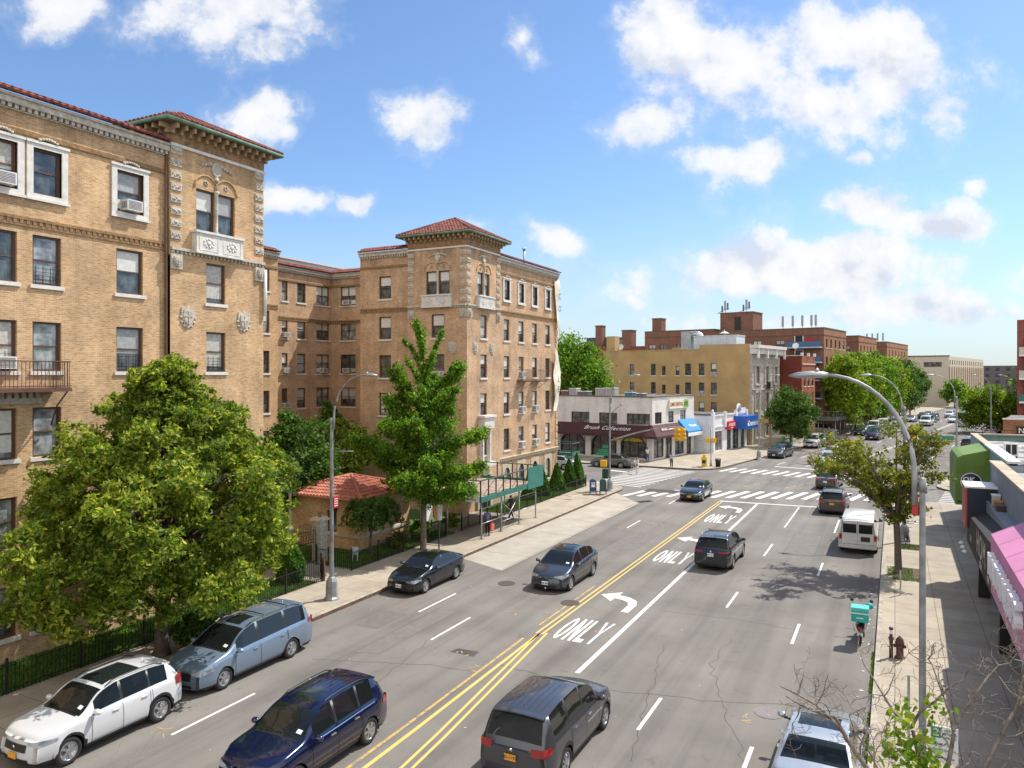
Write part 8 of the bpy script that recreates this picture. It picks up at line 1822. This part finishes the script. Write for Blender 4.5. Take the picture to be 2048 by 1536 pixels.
# goods at the shop front by the right edge
t = thing('display_stand', 'heap of colourful goods by the black pier at the right edge', 'display', (3.0,24.3,.15)); rr = random.Random(3)
for k in range(9):
    m = MB(); a,b = 3.55+rr.uniform(-.3,.3), 24.0+rr.uniform(-1.4,.8); h = rr.uniform(.3,.7); m.lathe([(.12,.15),(.16,.2),(.15,h),(.18,h+.08),(0,h+.14)], MT(a,b), 8); m.build('goods', flat('goods_%d'%(k%4),((.10,.05,.035),(.05,.18,.45),(.35,.27,.20),(.14,.04,.035))[k%4],.7), t, I4())
# ================================================================ people
SKIN = {'b': flat('skin_brown',(.16,.075,.045),.55,var=.06), 't': flat('skin_tan',(.36,.20,.13),.55,var=.06)}
HAIR = flat('hair_black',(.012,.010,.009),.6,var=.1)
def skin_mesh(nodes, edges, root=0):
    """nodes: (x,y,z,r) ; grown with a Skin modifier and baked"""
    me = bpy.data.meshes.new('sk'); me.from_pydata([n[:3] for n in nodes], edges, []); o = bpy.data.objects.new('sk', me); C.objects.link(o)
    md = o.modifiers.new('s','SKIN'); md.use_smooth_shade = True; sv = me.skin_vertices[0].data
    for i,n in enumerate(nodes): r = n[3]; sv[i].radius = (r if not hasattr(r,'__len__') else r); sv[i].use_root = (i == root)
    ss = o.modifiers.new('u','SUBSURF'); ss.levels = 1; ss.render_levels = 1
    dg = bpy.context.evaluated_depsgraph_get(); out = bpy.data.meshes.new_from_object(o.evaluated_get(dg)); bpy.data.objects.remove(o)
    out.polygons.foreach_set('use_smooth', [True]*len(out.polygons)); return out
PEOPLE = []
def person_meshes(pose):
    """pose: dict with stride, arms; figure 1.72 m tall facing +y"""
    st = pose.get('stride',.18); la = pose.get('la',(0,0)); ra = pose.get('ra',(0,0))
    hip, kn = .90, .48; legs = {}
    for s,f in ((-1,st),(1,-st)):
        legs[s] = [(s*.085,0,hip),(s*.10,f*.45,kn+.01),(s*.10,f*1.0-.02*(f<0),.085),(s*.105,f*1.0+.15,.035)]
    def arm(s,a):   # a = (swing forward, bend)
        sw,bn = a; sh = Vector((s*.185,0,1.41)); el = sh+Vector((s*.05,math.sin(sw)*.28,-math.cos(sw)*.28)); wr = el+Vector((s*.01,math.sin(sw+bn)*.25,-math.cos(sw+bn)*.25)); return sh,el,wr
    N=[]; E=[]
    def add(p,r): N.append((p[0],p[1],p[2],r)); return len(N)-1
    pel = add((0,0,.93),(.14,.105)); wa = add((0,-.01,1.08),(.125,.09)); ch = add((0,-.01,1.28),(.155,.105)); nk0 = add((0,0,1.43),(.075,.065)); nk = add((0,.01,1.50),(.052,.055)); hd0 = add((0,.025,1.57),(.068,.080)); hd = add((0,.02,1.65),(.076,.094)); tp = add((0,.01,1.72),(.05,.06))
    E += [(pel,wa),(wa,ch),(ch,nk0),(nk0,nk),(nk,hd0),(hd0,hd),(hd,tp)]; nose = add((0,.118,1.595),(.013,.013)); E.append((hd0,nose))
    for s in (-1,1):
        er = add((s*.083,.01,1.62),(.012,.02)); E.append((hd,er))
    hands = {}
    for s,a in ((-1,la),(1,ra)):
        sh,el,wr = arm(s,a); a1 = add(sh,(.055,.055)); a2 = add(el,(.041,.041)); a3 = add(wr,(.027,.03)); d = (wr-el).normalized(); pm = add(wr+d*.06,(.034,.018)); E += [(ch,a1),(a1,a2),(a2,a3),(a3,pm)]; hands[s] = (wr,d)
        for k in range(4):
            q = wr+d*(.10)+Vector((0,(k-1.5)*.021,0)); f1 = add(q,(.0095,.0095)); f2 = add(q+d*(.045-.006*abs(k-1.3))+Vector((-s*.012,0,0)),(.008,.008)); E += [(pm,f1),(f1,f2)]
        th_ = add(wr+d*.045+Vector((-s*.008,.045,0)),(.010,.010)); E.append((a3,th_))
    for s in (-1,1):
        L = legs[s]; a1 = add((L[0][0],L[0][1],L[0][2]-.05),(.088,.092)); a2 = add(L[1],(.058,.060)); a3 = add(L[2],(.036,.040)); a4 = add(L[3],(.034,.028)); E += [(pel,a1),(a1,a2),(a2,a3),(a3,a4)]
    body = skin_mesh(N,E,pel)
    # shirt
    N=[]; E=[]; g=.013; pel = add((0,0,.95 if not pose.get('long') else .90),(.155,.12)); wa = add((0,-.01,1.08),(.145,.11)); ch = add((0,-.01,1.28),(.17,.12)); nk0 = add((0,0,1.425),(.085,.075)); E=[(pel,wa),(wa,ch),(ch,nk0)]
    for s,a in ((-1,la),(1,ra)):
        sh,el,wr = arm(s,a); a1 = add(sh,(.07,.07)); end = el if not pose.get('sleeves') else wr; a2 = add(sh.lerp(el,.8) if not pose.get('sleeves') else el,(.055,.055)); E += [(ch,a1),(a1,a2)]
        if pose.get('sleeves'): a3 = add(el.lerp(wr,.9),(.042,.042)); E.append((a2,a3))
    shirt = skin_mesh(N,E,0)
    N=[]; E=[]; pel = add((0,0,.94),(.145,.112)); 
    for s in (-1,1): L = legs[s]; a1 = add((L[0][0],L[0][1],L[0][2]-.06),(.10,.102)); a2 = add(L[1],(.072,.076)); a3 = add((L[2][0],L[2][1],L[2][2]+.03),(.055,.06)); E += [(pel,a1),(a1,a2),(a2,a3)]
    trs = skin_mesh(N,E,0); shoes = []
    for s in (-1,1):
        L = legs[s]; N=[]; E=[]; a = add((L[2][0],L[2][1]-.04,.045),(.042,.045)); b = add((L[3][0],L[3][1]-.03,.042),(.045,.036)); c = add((L[3][0],L[3][1]+.05,.035),(.04,.028)); shoes.append(skin_mesh(N,[(a,b),(b,c)],0))
    N=[]; E=[]; a = add((0,-.02,1.64),(.083,.09)); b = add((0,-.005,1.70),(.078,.085)); hl = [(a,b)]
    if pose.get('hairlong'): c = add((0,-.07,1.55),(.07,.05)); hl.append((a,c))
    hair = skin_mesh(N,hl,0); hairs = hair
    return dict(body=body,shirt=shirt,trousers=trs,shoe=shoes,hair=hair,hands=hands)
def person(label, x, y, z, rz, pose, skin, cs, ct, csh, h=1.72, hairm=None, group='pedestrians'):
    g = person_meshes(pose); k = h/1.74; t = bpy.data.objects.new('person', None); M_ = MT(x,y,z,rz) @ Matrix.Scale(k,4); place(t, M_); tag(t, label, 'person', group)
    def put(n, me, mat): me.materials.clear(); me.materials.append(mat); o = bpy.data.objects.new(n, me); place(o, M_, t); return o
    put('body', g['body'], SKIN[skin]); put('shirt', g['shirt'], flat('cloth_%s'%label, cs, .85, var=.08)); put('trousers', g['trousers'], flat('trouser_%s'%label, ct, .85, var=.08)); put('hair', g['hair'], hairm or HAIR)
    for s in g['shoe']: put('shoe', s, flat('shoe_%s'%label, csh, .7, var=.08))
    m = MB()
    for sx in (-1,1): m.lathe([(.010,0),(.006,.004),(0,.005)], Matrix.Translation((sx*.032,.112,1.628)) @ Matrix.Rotation(rad(-90),4,'X'), 6)
    m.box(-.025,.025,.112,.118,1.556,1.562); m.build('face_features', flat('face_dark',(.03,.012,.01),.6), t, M_)
    return t, g
x,y = P(978,1070,.15); pw,g = person('woman in blue top with an orange bag under the scaffold', x-.1, y, .15, rad(20), dict(stride=.12,la=(.1,.2),ra=(.05,.1),long=True,hairlong=True), 'b', (.13,.17,.34), (.012,.012,.015), (.03,.03,.03), 1.66)
bag = thing('shopping_bag', 'orange-red bag held by the woman in the blue top', 'bag', (x+.22,y+.02,.55)); m = MB(); m.box(-.05,.05,-.17,.17,-.08,.30); m.build('body', flat('bag_orange',(.62,.13,.07),.7), bag); m = MB(); m.tube([(0,-.08,.3),(0,-.06,.42),(0,.06,.42),(0,.08,.3)],.008,4); m.build('handle', flat('bag_orange',(.62,.13,.07),.7), bag)
x,y = P(1022,1040,.15); person('grey-topped walker in dark trousers farther in under the scaffold', x, y, .15, rad(150), dict(stride=.25,la=(-.4,.3),ra=(.5,.5),sleeves=True), 'b', (.10,.09,.10), (.02,.025,.05), (.03,.03,.03))
x,y = P(1274,948); person('person in white clothes and cap crossing the side street', x, y, 0, rad(165), dict(stride=.28,la=(.4,.3),ra=(-.4,.2),sleeves=True,long=True), 'b', (.62,.56,.60), (.62,.57,.60), (.5,.5,.5), 1.74, flat('cap_white',(.6,.55,.58),.8))
x,y = P(1296,924,.15); person('man in white T-shirt and blue jeans standing at the shop corner', x+.1, y-.5, .15, rad(10), dict(stride=.08,la=(.2,.6),ra=(.2,.6)), 'b', (.62,.64,.68), (.03,.10,.24), (.03,.03,.03), 1.78)
x,y = P(1343,936,.15); person('person in pale shirt and dark trousers waiting at the far kerb', x, y, .15, rad(185), dict(stride=.08,la=(.5,1.2),ra=(.1,.1)), 'b', (.38,.42,.52), (.04,.045,.06), (.02,.02,.02), 1.72, flat('hair_grey',(.35,.34,.34),.7))
# ================================================================ vehicles in place
WHp = paint('paint_white', (.56,.57,.58), .1, .35); SILV = paint('paint_silver', (.42,.45,.47), .6, .3); BLU = paint('paint_slate_blue', (.20,.27,.36), .45, .32)
NAVY = paint('paint_navy', (.004,.008,.042), .35, .22); CHAR = paint('paint_charcoal', (.058,.058,.066), .5, .3); BLK = paint('paint_black', (.010,.011,.014), .2, .22); GREY = paint('paint_grey_blue', (.045,.055,.072), .5, .28)
GRYC = paint('paint_grey_green', (.11,.13,.14), .5, .3); REDP = paint('paint_red', (.42,.03,.025), .3, .3); VANW = paint('paint_van_white', (.62,.62,.62), 0, .45); DGR = paint('paint_dark_grey', (.035,.033,.036), .4, .3); LBL = paint('paint_light_blue', (.35,.48,.55), .3, .3); BEI = paint('paint_beige_white', (.58,.56,.52), 0, .4)
DN = math.pi; GP = 'cars parked along the left kerb'; GD = 'cars driving on the avenue'
spec('suv',L=4.43,W=1.87,wb=2.70,fo=.87,roofglass=(2.05,3.2,12),rails=1,plate='y',lampx=.58,lampz=(.70,.84),grille=(.46,.56,.74),badge=True,tlx=.82,tailz=(.86,1.2),win=[(1.6,2.35),(2.43,3.22),(3.28,3.85)],top=[(0,.82),(.06,.94),(.35,1.01),(1.05,1.08),(1.2,1.11),(1.9,1.52),(2.4,1.62),(3.2,1.63),(3.85,1.57),(4.0,1.51),(4.36,1.10),(4.43,.98)],rh=3.95,rb=4.32,cowl=1.18,head=1.92).make('parked_car', MT(-19.75,13.3,0,DN), WHp, 'white compact SUV with dark sunroof parked under the big tree at the lower left', 'car', GP)
spec('minivan',roofglass=(2.15,2.85,13),rails=1,ribs=3,plate='y',badge=True,lampx=.55,grille=(.52,.50,.72),tlx=.86).make('parked_car', MT(-19.95,18.7,0,DN), BLU, 'light slate-blue minivan with roof bars parked behind the white SUV', 'car', GP)
spec('suv',W=1.93,roofglass=(2.12,2.75,13),ribs=True,plate='y',bars=True,chrome=True,clad=False,rails=1,lampx=.6,tlx=.86,spokes=6,win=[(1.62,2.42),(2.5,3.35),(3.42,4.0)]).make('driving_car', MT(-13.6,14.95,0,DN), NAVY, 'navy blue SUV with sunroof and silver wheels driving towards the viewer at the bottom edge', 'car', GD)
spec('suv',L=4.95,W=2.0,wb=2.84,fo=.95,r=.37,plate='y',platetxt='JEL-1197',ribs=True,roofglass=(2.08,2.5,13),chrome=True,badge=True,tlx=.62,tailz=(.90,1.10),tailplate=.80,top=[(0,.85),(.06,.97),(.35,1.06),(1.05,1.15),(1.22,1.18),(1.95,1.62),(2.5,1.76),(3.5,1.78),(4.35,1.72),(4.52,1.66),(4.85,1.13),(4.95,1.0)],rh=4.46,rb=4.82,win=[(1.62,2.42),(2.5,3.38),(3.46,4.36)],belt=[(0,.78),(.3,.96),(1.2,1.06),(2.5,1.08),(3.8,1.12),(4.6,1.12),(4.95,.95)],spokes=7).make('driving_car', MT(-8.25,18.55,0,0), CHAR, 'charcoal grey SUV with gold licence plate seen from behind at the bottom centre', 'car', GD)
spec('sedan',L=4.63,W=1.78,wb=2.7,plate='w',platetxt='HKR 2190',tlx=.6).make('parked_car', MT(-20.0,30.2,0,DN), BLK, 'black compact sedan parked at the left kerb beyond the lamp post', 'car', GP)
spec('fastback',roofglass=(2.12,3.6,12),plate='w',platetxt='LNB 4806',lampx=.52,badge=True).make('driving_car', MT(-14.3,33.7,0,DN), GREY, 'dark grey-blue fastback car approaching beside the yellow line', 'car', GD)
spec('suv',L=4.95,W=1.93,wb=2.85,rails=2,ribs=True,plate='w',platetxt='JMP 7314',chrome=True,badge=True,tlx=.5,tailz=(.96,1.06),tailplate=.86,spokes=10).make('driving_car', MT(-8.35,41.0,0,0), paint('paint_black_blue',(.012,.014,.022),.4,.2), 'black SUV with silver roof rails driving away over the turn lane line', 'car', GD)
spec('sedan',plate='y',L=4.85,W=1.84,badge=True).make('driving_car', MT(-14.4,61.2,0,DN), BLK, 'black sedan crossing the near crosswalk towards the viewer', 'car', GD)
spec('suv',plate='y',rails=1,tlx=.55,tailplate=.82).make('driving_car', MT(-4.0,60.2,0,0), paint('paint_brown_grey',(.05,.043,.040),.4,.3), 'dark brown-grey SUV seen from behind just short of the crosswalk', 'car', GD)
spec('van',plate='w').make('parked_van', MT(-1.85,48.6,0,0), VANW, 'white passenger van parked at the right kerb with its rear doors towards the viewer', 'van')
spec('sedan',L=4.9,W=1.86,roofglass=(2.25,3.0,12),plate='w',tlx=.7).make('parked_car', MT(-1.65,20.2,0,0), SILV, 'silver sedan with glass roof parked behind bare branches at the bottom right', 'car')
spec('suv',plate='w',top=None or spec('sedan').top,belt=spec('sedan').belt,L=4.75,W=1.84,wb=2.75,r=.33,sill=.24,cowl=1.3,head=2.12,rh=3.5,rb=4.12,win=[(1.65,2.48),(2.56,3.35),(3.4,3.72)],spoiler=False,clad=False).make('driving_car', MT(-5.2,72.6,0,-.08), DGR, 'dark car in the middle of the crossing behind the half-bare tree', 'car', GD, 1)
F_ = rad(-10)
def far(kind, x, s, col, label, name='far_car', cat='car', rot=DN, world=False, lod=1, group='distant vehicles beyond the crossing', **k):
    p = Vector((x,s,0)) if world else Q(x,s); return spec(kind, **k).make(name, MT(p.x,p.y,0,(0 if world else F_)+rot), col, label, cat, group, lod)
far('sedan',-27.4,77.75,GRYC,'grey-green sedan parked on the side street in front of the arched shop windows',world=True,rot=math.pi/2,L=4.9,group=None)
far('sedan',-32.3,73.6,LBL,'pale blue car on the side street half hidden by the slim shrubs',world=True,rot=math.pi/2,group=None)
far('minivan',10.1,14.2,DGR,'dark minivan parked by the lamp post in front of the blue-sign shop',plate='w',L=5.1)
far('boxy',10.0,29.3,WHp,'boxy white off-roader parked beyond the dark pyramidal tree')
far('sedan',10.0,36.5,paint('paint_dark_blue',(.02,.03,.07),.4,.25),'dark blue sedan parked behind the boxy white off-roader')
far('sedan',12.6,32.6,REDP,'red sedan driving beside the boxy white off-roader')
far('sedan',15.4,17.2,WHp,'white sedan approaching in the second lane beyond the far crosswalk')
far('sedan',17.1,9.3,paint('paint_pale_silver',(.55,.60,.62),.4,.3),'pale silver sedan stopped at the far stop line')
far('suv',10.4,56,BLK,'black SUV parked in front of the long sidewalk shed')
far('van',13.9,48.5,paint('paint_dark_navy',(.015,.02,.06),.2,.3),'dark navy van beside the sidewalk shed','far_van','van')
far('van',10.4,66,VANW,'white van parked behind the black SUV by the shed','far_van','van')
far('van',10.5,73,VANW,'second white van parked along the shed','far_van','van')
far('suv',10.5,84,SILV,'silver SUV parked past the second white van',lod=2)
far('van',15.2,89,VANW,'white high-roof van driving in the middle of the far avenue','far_van','van')
far('sedan',14.4,100,GREY,'grey car following the white high-roof van',lod=2)
far('suv',13.8,108,BLK,'black SUV in the left lane far down the avenue',lod=2)
far('sedan',10.6,101,SILV,'silver car parked far down the left kerb',lod=2)
far('suv',15.0,124,WHp,'white SUV far down the avenue',lod=2)
far('sedan',18.2,103,WHp,'white sedan farther out in the centre lane',lod=2)
far('suv',18.0,116,DGR,'dark SUV behind the far white sedan',lod=2)
far('sedan',20.6,52,paint('paint_mid_blue',(.02,.03,.12),.3,.3),'deep blue car driving away beyond the crossing',rot=0)
far('sedan',27.6,44,WHp,'white car parked at the far right kerb',rot=0,lod=2)
far('suv',27.6,38,BLK,'black SUV parked at the far right kerb',rot=0,lod=2)
far('sedan',27.6,51,SILV,'silver car parked third along the far right kerb',rot=0,lod=2)
far('van',4.9,52.0,BEI,'beige high-roof van turned across the pavement by the shed','far_van','van',rot=-math.pi/2,group=None)
for x,s,c,lb in ((10.6,116,DGR,'dark car parked far along the left kerb past the silver one'),(10.6,124,WHp,'pale car parked at the very end of the left row'),(27.5,70,WHp,'white car parked right of the avenue under the trees'),(27.5,78,DGR,'dark car parked right of the avenue under the trees'),(21.5,90,SILV,'silver car driving away far down the avenue')):
    far('sedan',x,s,c,lb,rot=0 if x > 18 else DN,lod=2)
# ================================================================ sky, sun, camera
SUNEL = 55; SX, SY = .55, .835
az = math.atan2(SX, SY)                     # clockwise from +Y
w = bpy.data.worlds.new('World'); scene.world = w; w.use_nodes = True; nt = w.node_tree; bg = nt.nodes['Background']
sk = nt.nodes.new('ShaderNodeTexSky'); sk.sky_type = 'NISHITA'; sk.sun_disc = False; sk.sun_elevation = rad(SUNEL); sk.sun_rotation = az; sk.air_density = 1.0; sk.dust_density = .6; sk.ozone_density = 2.2
geo = nt.nodes.new('ShaderNodeTexCoord'); dirv = geo.outputs['Generated']
def dot(vec):
    n = nt.nodes.new('ShaderNodeVectorMath'); n.operation = 'DOT_PRODUCT'; nt.links.new(dirv, n.inputs[0]); n.inputs[1].default_value = vec; return n.outputs['Value']
ax = mth(nt, 'MAXIMUM', dot((-SN,CS,0)), .12); pp = mth(nt, 'DIVIDE', dot((CS,SN,0)), ax); qq = mth(nt, 'DIVIDE', dot((0,0,1)), ax)
cbx = nt.nodes.new('ShaderNodeCombineXYZ'); nt.links.new(pp, cbx.inputs[0]); nt.links.new(qq, cbx.inputs[1]); cv = cbx.outputs[0]
wn = nt.nodes.new('ShaderNodeTexNoise'); wn.inputs['Scale'].default_value = 3.2; wn.inputs['Detail'].default_value = 7; wn.inputs['Roughness'].default_value = .62; nt.links.new(cv, wn.inputs['Vector'])
wd = nt.nodes.new('ShaderNodeVectorMath'); wd.operation = 'MULTIPLY_ADD'; nt.links.new(wn.outputs['Color'], wd.inputs[0]); wd.inputs[1].default_value = (.16,.12,0); nt.links.new(cv, wd.inputs[2])
sw = nt.nodes.new('ShaderNodeSeparateXYZ'); nt.links.new(wd.outputs[0], sw.inputs[0])
CL = [(410,30,175,85,1.0),(500,105,75,60,1.0),(470,20,130,60,1.0),(515,240,90,60,1.0),(560,275,45,35,.8),(1055,75,38,50,.7),(855,262,66,66,.95),(610,408,75,20,.85),(715,420,38,20,.85),(1130,476,55,30,1.1),(930,440,60,16,.4),
      (1480,110,200,110,1.1),(1640,80,160,100,1.2),(1340,70,110,95,1.1),(1790,150,150,120,1.2),(1880,220,70,70,1.0),(1600,220,240,90,.95),(1290,250,110,45,.6),(1480,325,125,42,1.0),(1760,60,130,40,.7),
      (1720,425,120,50,1.2),(1860,455,150,45,1.2),(1560,530,280,60,1.45),(1440,550,160,50,1.2),(1700,535,200,60,1.4),(1820,625,210,40,1.0),(1560,640,320,30,.7),(1950,365,34,24,.9),(1700,320,28,18,.7),(2040,540,60,40,.8),(1960,490,70,30,.5),(130,15,120,40,.35),(1250,600,200,60,.2)]
tot = None
for u,v,rx,ry,s in CL:
    cx, cy = (u-1024)/1500+.08, (750-v)/1500+.06
    dx = mth(nt,'MULTIPLY', mth(nt,'SUBTRACT', sw.outputs[0], cx), 1500/rx); dy = mth(nt,'MULTIPLY', mth(nt,'SUBTRACT', sw.outputs[1], cy), 1500/ry)
    r2 = mth(nt,'MULTIPLY_ADD', dx, dx, mth(nt,'MULTIPLY', dy, dy)); v_ = mth(nt,'MULTIPLY', mth(nt,'SUBTRACT', 1.35, mth(nt,'POWER', r2, .5)), s)
    tot = v_ if tot is None else mth(nt,'MAXIMUM', tot, v_)
fb = nt.nodes.new('ShaderNodeTexNoise'); fb.inputs['Scale'].default_value = 7; fb.inputs['Detail'].default_value = 12; fb.inputs['Roughness'].default_value = .58; nt.links.new(cv, fb.inputs['Vector'])
lg = nt.nodes.new('ShaderNodeTexNoise'); lg.inputs['Scale'].default_value = 13; lg.inputs['Detail'].default_value = 10; lg.inputs['Roughness'].default_value = .66; nt.links.new(wd.outputs[0], lg.inputs['Vector'])
den = mth(nt,'ADD', mth(nt,'ADD', mth(nt,'MULTIPLY', tot, .92), mth(nt,'MULTIPLY', mth(nt,'SUBTRACT', fb.outputs['Fac'], .52), 4.0)), mth(nt,'MULTIPLY', mth(nt,'SUBTRACT', lg.outputs['Fac'], .5), 1.5))
up_ = nt.nodes.new('ShaderNodeVectorMath'); up_.operation = 'ADD'; nt.links.new(cv, up_.inputs[0]); up_.inputs[1].default_value = (.012,.030,0)
fbu = nt.nodes.new('ShaderNodeTexNoise'); fbu.inputs['Scale'].default_value = 7; fbu.inputs['Detail'].default_value = 12; fbu.inputs['Roughness'].default_value = .58; nt.links.new(up_.outputs[0], fbu.inputs['Vector'])
relief = mth(nt,'MULTIPLY_ADD', mth(nt,'SUBTRACT', fb.outputs['Fac'], fbu.outputs['Fac']), 2.6, .52)
msk = ramp(nt, mth(nt,'MULTIPLY_ADD', den, .5, .25), [(.20,(0,0,0)),(.38,(.14,.14,.14)),(.48,(.50,.50,.50)),(.60,(.88,.88,.88)),(.85,(1,1,1))])
# low haze veil
veil = nt.nodes.new('ShaderNodeMapRange'); nt.links.new(qq, veil.inputs[0]); veil.inputs[1].default_value = .22; veil.inputs[2].default_value = 0; veil.inputs[3].default_value = 0; veil.inputs[4].default_value = .7
fb2 = nt.nodes.new('ShaderNodeTexNoise'); fb2.inputs['Scale'].default_value = 4.5; fb2.inputs['Detail'].default_value = 6; nt.links.new(scalev(nt, cv, (.7,1.6,1)), fb2.inputs['Vector'])
shade = ramp(nt, mth(nt,'MULTIPLY_ADD', fb2.outputs['Fac'], .7, mth(nt,'SUBTRACT', relief, .35)), [(.20,(4.8,5.15,5.9)),(.42,(6.0,6.15,6.5)),(.65,(6.7,6.7,6.8))])
skyc = mixc(nt, 1.0, sk.outputs[0], (.90,1.05,1.20,1), 'MULTIPLY')
skyg = mixc(nt, veil.outputs[0], skyc, (4.3,4.95,5.4,1))
colr = mixc(nt, msk, skyg, shade)
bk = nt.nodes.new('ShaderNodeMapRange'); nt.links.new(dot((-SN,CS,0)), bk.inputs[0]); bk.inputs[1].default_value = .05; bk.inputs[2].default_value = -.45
colr = mixc(nt, bk.outputs[0], colr, (9.4,9.2,9.0,1))      # unseen sky behind the viewer, whitened as added fill light for shaded faces
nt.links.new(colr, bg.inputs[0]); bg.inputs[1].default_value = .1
sl = bpy.data.lights.new('sun', 'SUN'); sl.energy = 4.2; sl.angle = rad(.55); sl.color = (1,.95,.87); so = bpy.data.objects.new('sun', sl); C.objects.link(so)
ce = math.cos(rad(SUNEL)); n_ = math.hypot(SX,SY); dv = Vector((SX/n_*ce, SY/n_*ce, math.sin(rad(SUNEL)))); so.rotation_euler = dv.to_track_quat('Z','Y').to_euler(); so.location = (20,20,60)
cam = bpy.data.cameras.new('camera'); co = bpy.data.objects.new('camera', cam); C.objects.link(co); scene.camera = co
co.location = (0,0,HC); co.rotation_euler = (rad(90),0,TH); cam.sensor_width = 36; cam.lens = 36*FP/2048; cam.shift_y = -(768-VY)/2048; cam.clip_end = 3000; cam.clip_start = .1
scene.view_settings.view_transform = 'Standard'; scene.view_settings.look = 'None'; scene.view_settings.exposure = .58; scene.view_settings.gamma = 1
scene.cycles.max_bounces = 6; scene.cycles.diffuse_bounces = 3; scene.cycles.transparent_max_bounces = 6
